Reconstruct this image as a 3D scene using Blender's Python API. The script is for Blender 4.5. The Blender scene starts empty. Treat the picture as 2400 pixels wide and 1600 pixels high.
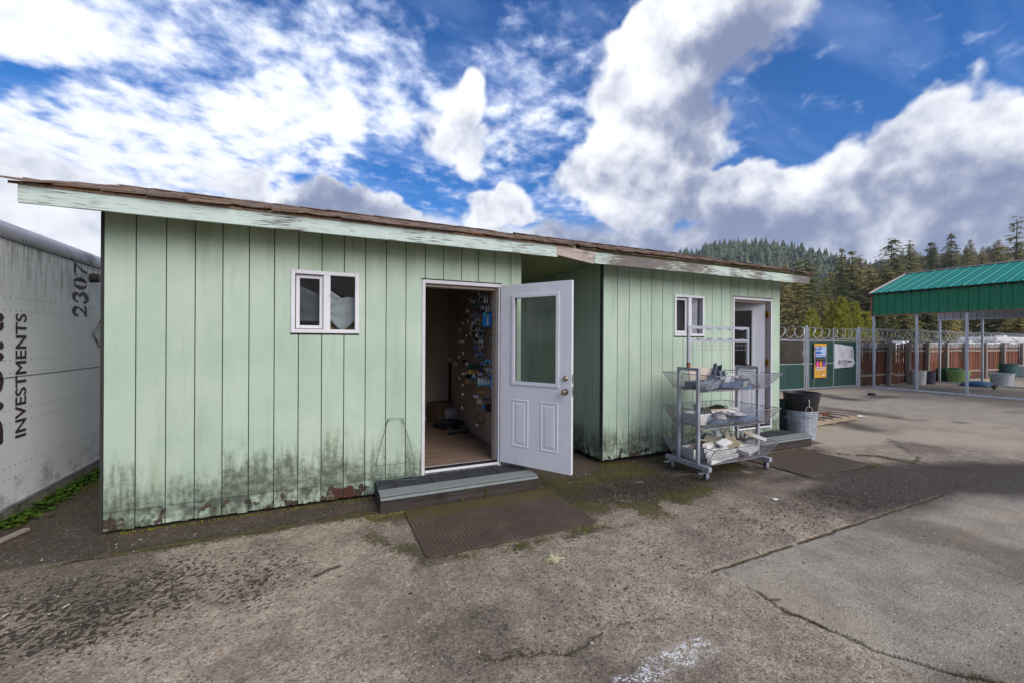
import bpy, math, random
import numpy as np
from mathutils import Vector, Matrix

scene = bpy.context.scene
COL = scene.collection
RAD = math.radians

# ---------------------------------------------------------------- camera
FPX = 980.0                       # focal length in pixels of the 2400 px wide photograph
TH = RAD(65.6)                    # angle between the shed front and the view direction
ROLL = 0.0052
CAM = np.array([1.635, -4.519, 1.60])
CR = np.array([math.sin(TH), -math.cos(TH), 0.0])
CF = np.array([math.cos(TH), math.sin(TH), 0.0])
UP = np.array([0.0, 0.0, 1.0])
cam_data = bpy.data.cameras.new('camera')
cam = bpy.data.objects.new('camera', cam_data)
COL.objects.link(cam)
cam_data.sensor_width = 36.0
cam_data.lens = FPX / 2400 * 36.0
cam_data.clip_start = 0.05
cam_data.clip_end = 9000
_r = CR * math.cos(ROLL) + UP * math.sin(ROLL)
_u = UP * math.cos(ROLL) - CR * math.sin(ROLL)
cam.matrix_world = Matrix(((_r[0], _u[0], -CF[0], CAM[0]), (_r[1], _u[1], -CF[1], CAM[1]),
                           (_r[2], _u[2], -CF[2], CAM[2]), (0, 0, 0, 1)))
scene.camera = cam

def ray(x, y):
    return CR * ((x - 1200) / FPX) + CF + UP * ((800 + ROLL * (x - 1200) - y) / FPX)
def G(x, y, z=0.0):               # photo pixel -> point on a level plane
    d = ray(x, y); return CAM + d * ((z - CAM[2]) / d[2])
def WY(x, y, Y=0.0):              # photo pixel -> point on a plane parallel to the shed fronts
    d = ray(x, y); return CAM + d * ((Y - CAM[1]) / d[1])
def WX(x, y, X):                  # photo pixel -> point on a plane parallel to the trailer side
    d = ray(x, y); return CAM + d * ((X - CAM[0]) / d[0])
def AT(x, dist, z=0.0):           # a place at a given forward distance under a photo column
    p = CAM + CR * ((x - 1200) / FPX * dist) + CF * dist; p[2] = z; return p

# ---------------------------------------------------------------- node helper
def lin(c):
    def f(v):
        v /= 255.0
        return v / 12.92 if v <= 0.04045 else ((v + 0.055) / 1.055) ** 2.4
    return (f(c[0]), f(c[1]), f(c[2]), 1.0)

class NT:
    def __init__(s, tree):
        s.t = tree; s.n = tree.nodes; s.l = tree.links
    def new(s, typ, **kw):
        n = s.n.new(typ)
        for k, v in kw.items(): setattr(n, k, v)
        return n
    def put(s, sock, v):
        if isinstance(v, bpy.types.NodeSocket): s.l.new(v, sock)
        elif v is not None:
            try: sock.default_value = v
            except Exception: sock.default_value = tuple(v)[:3] if len(v) == 4 else (*v, 1.0)
    def math(s, op, a, b=None, c=None, clamp=False):
        n = s.new('ShaderNodeMath', operation=op, use_clamp=clamp)
        s.put(n.inputs[0], a)
        if b is not None: s.put(n.inputs[1], b)
        if c is not None: s.put(n.inputs[2], c)
        return n.outputs[0]
    def vmath(s, op, a, b=None):
        n = s.new('ShaderNodeVectorMath', operation=op)
        s.put(n.inputs[0], a)
        if b is not None:
            if op == 'SCALE': s.put(n.inputs['Scale'], b)
            else: s.put(n.inputs[1], b)
        return n.outputs['Value'] if op in ('LENGTH', 'DISTANCE', 'DOT_PRODUCT') else n.outputs[0]
    def noise(s, vec, scale=5, detail=4, rough=0.55, dist=0.0, lac=2.0):
        n = s.new('ShaderNodeTexNoise')
        s.put(n.inputs['Vector'], vec); s.put(n.inputs['Scale'], scale); s.put(n.inputs['Detail'], detail)
        s.put(n.inputs['Roughness'], rough); s.put(n.inputs['Distortion'], dist); s.put(n.inputs['Lacunarity'], lac)
        return n.outputs['Fac']
    def noisec(s, vec, scale=5, detail=2):
        n = s.new('ShaderNodeTexNoise'); s.put(n.inputs['Vector'], vec); s.put(n.inputs['Scale'], scale)
        s.put(n.inputs['Detail'], detail); return n.outputs['Color']
    def voro(s, vec, scale=5, feature='F1', out='Distance', rnd=1.0):
        n = s.new('ShaderNodeTexVoronoi', feature=feature); s.put(n.inputs['Vector'], vec); s.put(n.inputs['Scale'], scale)
        s.put(n.inputs['Randomness'], rnd)
        return n.outputs[out]
    def step(s, v, lo, hi, a=0.0, b=1.0, smooth=True):
        n = s.new('ShaderNodeMapRange', interpolation_type='SMOOTHSTEP' if smooth else 'LINEAR')
        s.put(n.inputs[0], v); s.put(n.inputs[1], lo); s.put(n.inputs[2], hi); s.put(n.inputs[3], a); s.put(n.inputs[4], b)
        return n.outputs[0]
    def mix(s, a, b, f, mode='MIX'):
        n = s.new('ShaderNodeMix', data_type='RGBA', blend_type=mode)
        s.put(n.inputs[0], f); s.put(n.inputs[6], a); s.put(n.inputs[7], b)
        return n.outputs[2]
    def ramp(s, f, stops):
        n = s.new('ShaderNodeValToRGB'); e = n.color_ramp.elements
        while len(e) < len(stops): e.new(0.5)
        for el, (p, c) in zip(e, stops): el.position = p; el.color = c
        s.put(n.inputs[0], f); return n.outputs[0]
    def scale(s, vec, v):
        return s.vmath('MULTIPLY', vec, v)
    def xyz(s, vec):
        n = s.new('ShaderNodeSeparateXYZ'); s.put(n.inputs[0], vec); return n.outputs
    def comb(s, x, y, z):
        n = s.new('ShaderNodeCombineXYZ'); s.put(n.inputs[0], x); s.put(n.inputs[1], y); s.put(n.inputs[2], z); return n.outputs[0]
    def bump(s, h, strength=0.3, dist=0.01, normal=None):
        n = s.new('ShaderNodeBump'); s.put(n.inputs['Strength'], strength); s.put(n.inputs['Distance'], dist); s.put(n.inputs['Height'], h)
        if normal is not None: s.put(n.inputs['Normal'], normal)
        return n.outputs[0]
    def pos(s): return s.new('ShaderNodeNewGeometry').outputs['Position']
    def obj(s): return s.new('ShaderNodeTexCoord').outputs['Object']
    def rnd(s): return s.new('ShaderNodeObjectInfo').outputs['Random']

MATS = {}
def material(name):
    m = bpy.data.materials.new(name); m.use_nodes = True
    nt = NT(m.node_tree); MATS[name] = m
    return m, nt, m.node_tree.nodes['Principled BSDF']

# ---------------------------------------------------------------- sky, sun, exposure
SUN_DIR = Vector((0.28, -0.80, 0.54)).normalized()      # towards the sun: behind the camera, left
world = bpy.data.worlds.new('World'); scene.world = world; world.use_nodes = True
def build_world():
    w = NT(world.node_tree); bg = world.node_tree.nodes['Background']
    sky = w.new('ShaderNodeTexSky'); sky.sky_type = 'NISHITA'; sky.sun_disc = False
    sky.sun_elevation = math.asin(SUN_DIR.z); sky.sun_rotation = math.atan2(SUN_DIR.x, SUN_DIR.y)
    sky.air_density = 1.0; sky.dust_density = 0.4; sky.ozone_density = 3.0
    d = w.new('ShaderNodeTexCoord').outputs['Generated']
    x, y, z = w.xyz(d)
    zc = w.math('MAXIMUM', z, 0.0)
    # azimuth measured from the direction the shed fronts run, elevation, both in radians
    az = w.math('ARCTAN2', y, x)
    el = w.math('ARCSINE', w.math('MINIMUM', w.math('MAXIMUM', z, -1.0), 1.0))
    # cloud-layer coordinates
    inv = w.math('DIVIDE', 1.0, w.math('ADD', zc, 0.16))
    lay = w.comb(w.math('MULTIPLY', x, inv), w.math('MULTIPLY', y, inv), 0.0)
    warp = w.vmath('SUBTRACT', w.noisec(d, 5.0, 4), (0.5, 0.5, 0.5))
    aev = w.vmath('ADD', w.comb(az, el, 0.0), w.vmath('SCALE', warp, 0.34))
    def azel(px, py):
        v = ray(px, py); return math.atan2(v[1], v[0]), math.atan2(v[2], math.hypot(v[0], v[1]))
    def blob(px, py, rx, ry, rot=0.0, soft=(1.3, 0.5)):       # soft elliptical cloud mass, radii in photo pixels
        a, e = azel(px, py); a2 = azel(px + rx, py); e2 = azel(px, py - ry)
        sa = max(abs(a2[0] - a), 1e-3); se = max(abs(e2[1] - e), 1e-3)
        q = w.vmath('SUBTRACT', aev, (a, e, 0))
        if rot:
            n = w.new('ShaderNodeVectorRotate', rotation_type='Z_AXIS'); w.put(n.inputs['Vector'], q); n.inputs['Angle'].default_value = rot; q = n.outputs[0]
        r = w.vmath('LENGTH', w.vmath('MULTIPLY', q, (1 / sa, 1 / se, 0)))
        return w.step(r, *soft)
    away = w.step(w.math('ABSOLUTE', w.math('SUBTRACT', az, math.atan2(CF[1], CF[0]))), 1.0, 1.5)
    def vmax(*v):
        o = v[0]
        for k in v[1:]: o = w.math('MAXIMUM', o, k)
        return o
    n_lo = w.noise(lay, 0.9, 3, 0.5)
    n_cell = w.noise(lay, 10.0, 6, 0.58, 0.12)
    n_rip = w.noise(lay, 2.6, 5, 0.6, 0.4)
    n_puff = w.noise(d, 5.0, 10, 0.56, 0.12)
    n_fine = w.noise(d, 17.0, 6, 0.58, 0.2)
    def sub(v, k): return w.math('SUBTRACT', v, k)
    def mul(v, k): return w.math('MULTIPLY', v, k)
    def add(*v):
        o = v[0]
        for k in v[1:]: o = w.math('ADD', o, k)
        return o
    # 1  broken altocumulus: a bright sheet that frays into rows of small cells
    core_m = vmax(blob(200, 340, 640, 200, soft=(1.5, 0.2)), blob(640, 330, 460, 150, 0.5, soft=(1.5, 0.2)), blob(100, 20, 460, 150, soft=(1.5, .2)), blob(200, 560, 900, 90, soft=(1.5, .2)))
    fray_m = vmax(blob(650, 110, 560, 260, soft=(1.45, 0.2)), mul(blob(1250, 330, 420, 320, soft=(1.5, 0.2)), 0.72), mul(blob(60, 420, 420, 90, soft=(1.4, .2)), 0.8))
    hole = blob(30, 185, 150, 70, soft=(1.4, 0.1))
    far_m = mul(w.step(n_lo, 0.44, 0.60), away)
    m1 = add(vmax(mul(core_m, 1.0), mul(fray_m, 0.64), far_m), mul(hole, -0.75))
    a1 = add(mul(m1, 0.86), mul(sub(n_cell, 0.5), 1.75), mul(sub(n_rip, 0.5), 0.85))
    thin = w.step(a1, 0.12, 0.80)
    # 2  cumulus heads and the bank over the hills
    heads = vmax(mul(blob(1040, 270, 110, 120, 0.5, soft=(1.4, .2)), .9), mul(blob(1120, 370, 90, 80, soft=(1.4, .2)), .8), blob(1600, 120, 300, 200, 0.4), blob(1500, 330, 240, 170, 0.5), blob(1190, 515, 130, 66, soft=(1.4, .3)),
                 mul(blob(800, 530, 330, 70), 0.9), blob(1640, 470, 420, 110), blob(2050, 470, 400, 150, -0.2), blob(2260, 380, 230, 190), blob(2700, 420, 460, 300))
    bank = mul(w.step(add(el, mul(sub(n_puff, 0.5), 0.25)), 0.36, 0.18), 1.0)
    wild = mul(w.step(n_lo, 0.50, 0.62), away)
    cm = vmax(heads, bank, wild)
    dens = add(mul(cm, 0.80), mul(sub(n_puff, 0.5), 0.95), mul(sub(n_fine, 0.5), 0.62))
    cum = w.step(dens, 0.25, 0.56)
    # light and shade inside the cumulus: brighter where the mass thins towards its upper side
    up = w.noise(w.vmath('ADD', d, (0.0, 0.0, 0.05)), 5.0, 10, 0.56, 0.12)
    rel = mul(sub(n_puff, up), 2.2)
    S_ = (1.7, 0.0)
    grey = vmax(blob(1720, 190, 260, 190, 0.4, soft=S_), mul(blob(1560, 430, 200, 110, soft=S_), 0.6), blob(1700, 560, 800, 90, soft=S_), mul(blob(2120, 430, 160, 60, 0.6, soft=S_), .8), mul(blob(2290, 520, 360, 110, soft=S_), 0.9), mul(blob(760, 535, 260, 60, soft=S_), 0.9), mul(w.step(n_rip, .5, .65), away))
    sh = add(mul(grey, 0.80), mul(w.step(dens, 0.45, 1.1), 0.20), mul(rel, -1.0), mul(sub(n_fine, 0.5), 0.85), mul(sub(n_puff, 0.5), -0.7))
    sh = w.step(sh, -0.22, 0.95)
    ccol = w.mix(lin((234, 236, 240)), lin((116, 127, 158)), sh)
    hsv = w.new('ShaderNodeHueSaturation'); w.put(hsv.inputs['Color'], sky.outputs[0]); hsv.inputs['Saturation'].default_value = 1.72; hsv.inputs['Value'].default_value = 0.104 * SKY_K
    hsv.inputs['Hue'].default_value = 0.512
    base = hsv.outputs[0]
    veil = mul(w.step(w.noise(w.scale(lay, (1.0, 3.2, 1)), 1.6, 6, 0.6, 0.8), 0.40, 0.9), 0.36)
    c1 = w.mix(base, lin((176, 198, 246)), veil)
    c1 = w.mix(c1, w.mix(lin((178, 194, 230)), lin((236, 239, 244)), w.step(a1, 0.30, 1.05)), thin)
    c2 = w.mix(c1, ccol, cum)
    ground = lin((120, 112, 104))
    fin = w.mix(c2, ground, w.step(z, 0.0, -0.05))
    w.put(bg.inputs['Color'], fin); bg.inputs['Strength'].default_value = SKY_S
SKY_K = 1.0
SKY_S = 0.58
build_world()

sun_data = bpy.data.lights.new('sun', 'SUN'); sun = bpy.data.objects.new('sun', sun_data); COL.objects.link(sun)
sun_data.energy = 1.5; sun_data.angle = RAD(46); sun_data.color = (1.0, 0.955, 0.88)
sun.location = (-10, -12, 18)
sun.rotation_euler = SUN_DIR.to_track_quat('Z', 'Y').to_euler()

scene.view_settings.view_transform = 'Standard'
scene.view_settings.look = 'None'
scene.view_settings.exposure = 1.26
scene.view_settings.gamma = 1.0
scene.view_settings.use_curve_mapping = False
scene.cycles.max_bounces = 8
scene.cycles.transparent_max_bounces = 12
scene.cycles.caustics_reflective = False
scene.cycles.caustics_refractive = False

# ---------------------------------------------------------------- mesh helper
class MB:
    def __init__(s): s.v = []; s.f = []
    def add(s, vs, fs):
        b = len(s.v); s.v += [tuple(float(c) for c in p) for p in vs]; s.f += [tuple(b + i for i in f) for f in fs]; return s
    def hexa(s, p):      # 8 points: bottom ring 0-3, top ring 4-7
        return s.add(p, [(3, 2, 1, 0), (4, 5, 6, 7), (0, 1, 5, 4), (1, 2, 6, 5), (2, 3, 7, 6), (3, 0, 4, 7)])
    def box(s, x0, x1, y0, y1, z0, z1):
        return s.hexa([(x0, y0, z0), (x1, y0, z0), (x1, y1, z0), (x0, y1, z0), (x0, y0, z1), (x1, y0, z1), (x1, y1, z1), (x0, y1, z1)])
    def bar(s, a, b, w, h=None, up=(0, 0, 1)):
        h = w if h is None else h
        a = np.array(a, float); b = np.array(b, float); d = b - a; L = np.linalg.norm(d)
        if L < 1e-6: return s
        d /= L; u = np.array(up, float)
        if abs(d @ u) > 0.98: u = np.array((0, 1.0, 0)) if abs(d[1]) < .9 else np.array((1.0, 0, 0))
        x = np.cross(d, u); x /= np.linalg.norm(x); y = np.cross(x, d)
        q = [(-w/2, -h/2), (w/2, -h/2), (w/2, h/2), (-w/2, h/2)]
        return s.hexa([a + x*i + y*j for i, j in q] + [b + x*i + y*j for i, j in q])
    def tube(s, pts, r, n=6, closed=False, caps=True):
        P = [np.array(p, float) for p in pts]; m = len(P); rs = r if hasattr(r, '__len__') else [r] * m
        vs = []; prev = None
        for i in range(m):
            if closed: d = P[(i + 1) % m] - P[i - 1]
            else: d = P[min(i + 1, m - 1)] - P[max(i - 1, 0)]
            d = d / (np.linalg.norm(d) + 1e-12)
            if prev is None:
                u = np.array((0, 0, 1.0)) if abs(d[2]) < .9 else np.array((1.0, 0, 0))
                x = np.cross(d, u)
            else: x = prev - d * (prev @ d)
            x /= np.linalg.norm(x) + 1e-12; prev = x; y = np.cross(d, x)
            for k in range(n):
                t = 2 * math.pi * k / n; vs.append(P[i] + (x * math.cos(t) + y * math.sin(t)) * rs[i])
        fs = []
        for i in range(m if closed else m - 1):
            j = (i + 1) % m
            for k in range(n): fs.append((i*n + k, i*n + (k+1) % n, j*n + (k+1) % n, j*n + k))
        if caps and not closed:
            fs.append(tuple(range(n))[::-1]); fs.append(tuple((m-1)*n + k for k in range(n)))
        return s.add(vs, fs)
    def lathe(s, prof, c=(0, 0, 0), n=32, ax='z'):
        vs = []; m = len(prof)
        for r, z in prof:
            for k in range(n):
                t = 2*math.pi*k/n; a, b = r*math.cos(t), r*math.sin(t)
                vs.append({'z': (c[0]+a, c[1]+b, c[2]+z), 'y': (c[0]+a, c[1]+z, c[2]+b), 'x': (c[0]+z, c[1]+a, c[2]+b)}[ax])
        fs = [(i*n+k, i*n+(k+1) % n, (i+1)*n+(k+1) % n, (i+1)*n+k) for i in range(m-1) for k in range(n)]
        return s.add(vs, fs)
    def disc(s, r, c, n=24, ax='z'):
        vs = []
        for k in range(n):
            t = 2*math.pi*k/n; a, b = r*math.cos(t), r*math.sin(t)
            vs.append({'z': (c[0]+a, c[1]+b, c[2]), 'y': (c[0]+a, c[1], c[2]+b), 'x': (c[0], c[1]+a, c[2]+b)}[ax])
        return s.add(vs, [tuple(range(n))])
    def sheet(s, f, nu, nv):
        vs = [f(i/nu, j/nv) for j in range(nv+1) for i in range(nu+1)]
        w = nu + 1
        return s.add(vs, [(j*w+i, j*w+i+1, (j+1)*w+i+1, (j+1)*w+i) for j in range(nv) for i in range(nu)])
    def xf(s, M):
        s.v = [tuple(M @ Vector(p)) for p in s.v]; return s
    def mesh(s, name, mat=None, smooth=False):
        me = bpy.data.meshes.new(name); me.from_pydata(s.v, [], s.f); me.update()
        if mat: me.materials.append(MATS[mat] if isinstance(mat, str) else mat)
        if smooth: me.polygons.foreach_set('use_smooth', [True]*len(me.polygons))
        return me
    def build(s, name, mat, parent=None, smooth=False, bevel=0, label=None, kind=None, fix=True):
        me = s.mesh(name, mat, smooth)
        if fix:
            import bmesh
            bm = bmesh.new(); bm.from_mesh(me); bmesh.ops.recalc_face_normals(bm, faces=bm.faces); bm.to_mesh(me); bm.free()
        o = link(name, me, parent)
        if bevel:
            b = o.modifiers.new('bevel', 'BEVEL'); b.width = bevel; b.segments = 2; b.limit_method = 'ANGLE'; b.angle_limit = RAD(40)
        if smooth and bevel == 0 and smooth != 'all':
            try: me.set_sharp_from_angle(angle=RAD(45))
            except Exception: pass
        if label: o['label'] = label
        if kind: o['kind'] = kind
        return o
def link(name, data, parent=None):
    o = bpy.data.objects.new(name, data); COL.objects.link(o)
    if parent is not None: o.parent = parent
    return o
def thing(name, label, cat, loc=(0, 0, 0), rz=0.0, group=None):
    o = link(name, None); o.location = loc; o.rotation_euler = (0, 0, rz); o.empty_display_size = 0.1
    return tag(o, label, cat, group)
def tag(o, label=None, cat=None, group=None, kind=None):
    if label: o['label'] = label
    if cat: o['category'] = cat
    if group: o['group'] = group
    if kind: o['kind'] = kind
    return o
def copy_tree(o, parent=None):
    c = o.copy(); COL.objects.link(c); c.parent = parent
    for ch in list(o.children): copy_tree(ch, c)
    return c
def base_at(o, p):     # move a mesh's origin without moving the mesh
    p = Vector([float(c) for c in p]); o.data.transform(Matrix.Translation(-p)); o.location = p; return o
def rot_about(p, rx=0, ry=0, rz=0):
    p = Vector([float(c) for c in p])
    return Matrix.Translation(p) @ Matrix.Rotation(rz, 4, 'Z') @ Matrix.Rotation(ry, 4, 'Y') @ Matrix.Rotation(rx, 4, 'X')
def text_mesh(body, bold=0.0):
    c = bpy.data.curves.new('t', 'FONT'); c.body = body; c.offset = bold; c.resolution_u = 4
    o = bpy.data.objects.new('t', c); me = bpy.data.meshes.new_from_object(o)
    v = np.array([tuple(k.co) for k in me.vertices])[:, :2]; f = [tuple(p.vertices) for p in me.polygons]
    bpy.data.objects.remove(o); bpy.data.curves.remove(c); bpy.data.meshes.remove(me)
    v = (v - v.min(0)) / (v.max(0) - v.min(0)); return v, f

# numpy value noise
def vnoise(x, y, seed=0):
    xi = np.floor(x).astype(np.int64); yi = np.floor(y).astype(np.int64); fx = x - xi; fy = y - yi
    fx = fx*fx*(3 - 2*fx); fy = fy*fy*(3 - 2*fy)
    def h(a, b):
        n = (a * 374761393 + b * 668265263 + seed * 974634777) & 0xffffffff
        n = ((n ^ (n >> 13)) * 1274126177) & 0xffffffff
        return ((n ^ (n >> 16)) & 0xffff) / 65535.0
    return (h(xi, yi)*(1-fx) + h(xi+1, yi)*fx)*(1-fy) + (h(xi, yi+1)*(1-fx) + h(xi+1, yi+1)*fx)*fy
def fbm(x, y, oct=5, seed=0, gain=0.5):
    s = 0; a = 1; t = 0
    for k in range(oct):
        s = s + a * vnoise(x * 2**k + 17.3*k, y * 2**k - 9.1*k, seed + k); t += a; a *= gain
    return s / t
def sstep(v, lo, hi):
    t = np.clip((v - lo) / (hi - lo), 0, 1); return t*t*(3 - 2*t)
def seg_dist(X, Y, pts):
    D = np.full(X.shape, 1e9)
    for (ax, ay), (bx, by) in zip(pts[:-1], pts[1:]):
        dx, dy = bx-ax, by-ay; L = dx*dx + dy*dy + 1e-12
        t = np.clip(((X-ax)*dx + (Y-ay)*dy)/L, 0, 1)
        D = np.minimum(D, np.hypot(X-ax-t*dx, Y-ay-t*dy))
    return D
def in_poly(X, Y, pts):
    c = np.zeros(X.shape, bool); n = len(pts)
    for i in range(n):
        ax, ay = pts[i]; bx, by = pts[i-1]
        m = ((ay > Y) != (by > Y)) & (X < (bx-ax)*(Y-ay)/((by-ay) or 1e-9) + ax); c ^= m
    return c
rng = random.Random(7)
# ---------------------------------------------------------------- materials
def simple(name, col, rough=0.6, metal=0.0, var=0.12, vscale=6.0, bump=0.0, bscale=40.0, dirt=None, dirt_amt=0.0, dirt_scale=3.0, rnd=0.0, spec=0.4, stretch=None):
    m, n, b = material(name)
    p = n.obj()
    if stretch: p = n.scale(p, stretch)
    v = n.noise(p, vscale, 5, 0.6)
    c = lin(col)
    k = n.step(v, 0.25, 0.75, 1 - var, 1 + var)
    if rnd: k = n.math('MULTIPLY', k, n.step(n.rnd(), 0, 1, 1 - rnd, 1 + rnd, False))
    cc = n.vmath('SCALE', tuple(c[:3]), k)
    if dirt:
        dm = n.step(n.noise(p, dirt_scale, 7, 0.65, 0.4), 0.62 - dirt_amt * 0.35, 0.80 - dirt_amt * 0.2)
        cc = n.mix(cc, lin(dirt), dm)
    n.put(b.inputs['Base Color'], cc); b.inputs['Roughness'].default_value = rough; b.inputs['Metallic'].default_value = metal
    b.inputs['Specular IOR Level'].default_value = spec
    if bump: n.put(b.inputs['Normal'], n.bump(n.noise(p, bscale, 4, 0.6), bump, 0.01))
    return m

def siding():
    m, n, b = material('siding')
    p = n.pos(); x, y, z = n.xyz(p); u = n.math('ADD', x, y)
    broad = n.noise(p, 1.1, 4, 0.6)
    rs = n.rnd()
    base = n.mix(lin((158, 178, 160)), lin((180, 193, 173)), n.step(broad, .25, .75))
    base = n.mix(base, lin((140, 156, 128)), n.math('MULTIPLY', n.step(n.math('ADD', n.noise(n.comb(n.math('MULTIPLY', u, 5.0), 0, n.math('MULTIPLY', z, .7)), 1.0, 5, .65), n.step(z, 1.9, 2.7, 0.0, .16)), .50, .80), .55))
    base = n.vmath('SCALE', base, n.step(rs, 0, 1, 0.965, 1.035, False))
    grainv = n.comb(n.math('MULTIPLY', u, 7.0), 0.0, n.math('MULTIPLY', z, 130.0))
    grain = n.noise(grainv, 1.0, 4, 0.65)
    base = n.vmath('SCALE', base, n.step(grain, 0.2, 0.8, 0.95, 1.05))
    # faint vertical runs of grime
    run = n.noise(n.comb(n.math('MULTIPLY', u, 16.0), 0.0, n.math('MULTIPLY', z, 1.1)), 1.0, 4, 0.6)
    base = n.mix(base, lin((128, 146, 122)), n.math('MULTIPLY', n.step(run, 0.52, 0.82), 0.30))
    # mould climbing from the foot of the wall
    cloud = n.noise(n.comb(n.math('MULTIPLY', u, 2.2), 3.0, n.math('MULTIPLY', z, 2.4)), 1.0, 3, 0.55)
    streak = n.noise(n.comb(n.math('MULTIPLY', u, 26.0), 7.0, n.math('MULTIPLY', z, 3.5)), 1.0, 5, 0.65)
    spot = n.noise(p, 34.0, 5, 0.7)
    hgt = n.math('ADD', n.math('MULTIPLY', cloud, 0.95), n.math('ADD', n.math('MULTIPLY', streak, 0.35), n.math('MULTIPLY', rs, 0.05)))
    lvl = n.math('SUBTRACT', n.math('MULTIPLY', hgt, n.step(rs, 0, 1, .42, .72, False)), n.math('ABSOLUTE', n.math('SUBTRACT', z, 0.24)))
    lvl2 = n.math('ADD', lvl, n.math('ADD', n.math('MULTIPLY', n.math('SUBTRACT', spot, 0.5), 0.42), n.math('MULTIPLY', n.math('SUBTRACT', streak, 0.5), 0.30)))
    mould = n.math('MULTIPLY', n.step(lvl2, 0.04, 0.44), n.step(n.noise(p, 13.0, 6, 0.7), 0.30, 0.62, 0.45, 1.0))
    halo = n.step(lvl, -0.14, 0.30, 0.0, 0.45)
    c = n.mix(base, lin((122, 136, 96)), n.math('MULTIPLY', halo, n.step(streak, 0.35, 0.7)))
    c = n.mix(c, lin((70, 73, 62)), n.math('MULTIPLY', mould, 0.90))
    sk = n.math('MULTIPLY', n.step(z, 0.24, 0.16), n.step(n.math('ADD', n.noise(p, 11.0, 6, 0.7), n.math('MULTIPLY', cloud, 0.3)), 0.52, 0.78))
    c = n.mix(c, lin((70, 74, 64)), n.math('MULTIPLY', sk, 0.85))
    # flaked paint in the bottom course
    flake = n.noise(n.comb(n.math('MULTIPLY', u, 9.0), 1.0, n.math('MULTIPLY', z, 6.5)), 1.0, 5, 0.62)
    low = n.step(z, 0.26, 0.10)
    fl = n.step(n.math('ADD', n.math('ADD', flake, n.math('MULTIPLY', n.math('SUBTRACT', spot, .5), .22)), n.math('MULTIPLY', low, 0.17)), 0.70, 0.725)
    fl = n.math('MULTIPLY', fl, n.step(z, 0.40, 0.22))
    wood = n.mix(lin((30, 25, 23)), lin((86, 70, 61)), n.step(spot, .35, .65))
    c = n.mix(c, wood, fl)
    # rotted patch by the step, down to red-brown chipboard
    gx = n.math('SUBTRACT', x, 1.83); gz = n.math('SUBTRACT', z, 0.055)
    e = n.math('ADD', n.math('POWER', n.math('DIVIDE', n.math('ABSOLUTE', gx), 0.115), 4.0), n.math('POWER', n.math('DIVIDE', n.math('ABSOLUTE', gz), 0.085), 4.0))
    rot = n.math('MULTIPLY', n.step(n.math('ADD', e, n.math('ADD', n.math('MULTIPLY', n.math('SUBTRACT', spot, 0.5), 2.6), n.math('MULTIPLY', n.math('SUBTRACT', n.noise(p, 13.0, 4, .6), 0.5), 5.0))), 1.05, 0.85), n.step(y, 0.4, 0.3))
    rc = n.mix(lin((36, 22, 18)), lin((90, 54, 41)), n.noise(n.scale(p, (60, 60, 18)), 1.0, 4, 0.7))
    c = n.mix(c, rc, rot)
    # moss film along the very edge
    mo = n.math('MULTIPLY', n.step(z, 0.07, 0.0), n.step(cloud, 0.42, 0.6))
    c = n.mix(c, lin((66, 72, 22)), n.math('MULTIPLY', mo, 0.6))
    # nail heads and knocks
    nail = n.step(n.voro(n.comb(n.math('MULTIPLY', u, 4.9), 0.0, n.math('MULTIPLY', z, 2.6)), 1.0), 0.020, 0.012)
    c = n.mix(c, lin((60, 66, 56)), n.math('MULTIPLY', nail, 0.8))
    n.put(b.inputs['Base Color'], c); b.inputs['Roughness'].default_value = 0.62; b.inputs['Specular IOR Level'].default_value = 0.3
    h = n.math('ADD', grain, n.math('MULTIPLY', n.math('ADD', fl, rot), -1.4))
    n.put(b.inputs['Normal'], n.bump(h, 0.35, 0.004))
siding()

def worn_paint(name, paint, wood, amt=0.5, z_dir=False):
    m, n, b = material(name); p = n.pos(); x, y, z = n.xyz(p)
    g = n.comb(n.math('MULTIPLY', n.math('ADD', x, y), 5.0), 0, n.math('MULTIPLY', z, 95.0))
    gr = n.noise(g, 1.0, 6, 0.68, 0.5); cl = n.noise(p, 1.6, 3, 0.5)
    k = n.step(n.math('ADD', gr, n.math('MULTIPLY', cl, amt)), 0.80, 0.95)
    base = n.vmath('SCALE', tuple(lin(paint)[:3]), n.step(n.noise(p, 9, 5), 0.2, 0.8, 0.92, 1.06))
    wd = n.mix(lin(wood), lin(tuple(v*0.62 for v in wood)), n.step(gr, 0.4, 0.7))
    n.put(b.inputs['Base Color'], n.mix(base, wd, k)); b.inputs['Roughness'].default_value = 0.7
    n.put(b.inputs['Normal'], n.bump(n.math('SUBTRACT', gr, n.math('MULTIPLY', k, 0.6)), 0.5, 0.004))
worn_paint('fascia_paint', (184, 198, 190), (116, 108, 104), 0.60)
worn_paint('fascia_worn', (184, 197, 187), (116, 106, 102), 0.84)
worn_paint('trim_white', (198, 194, 197), (120, 92, 92), 0.22)

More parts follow.
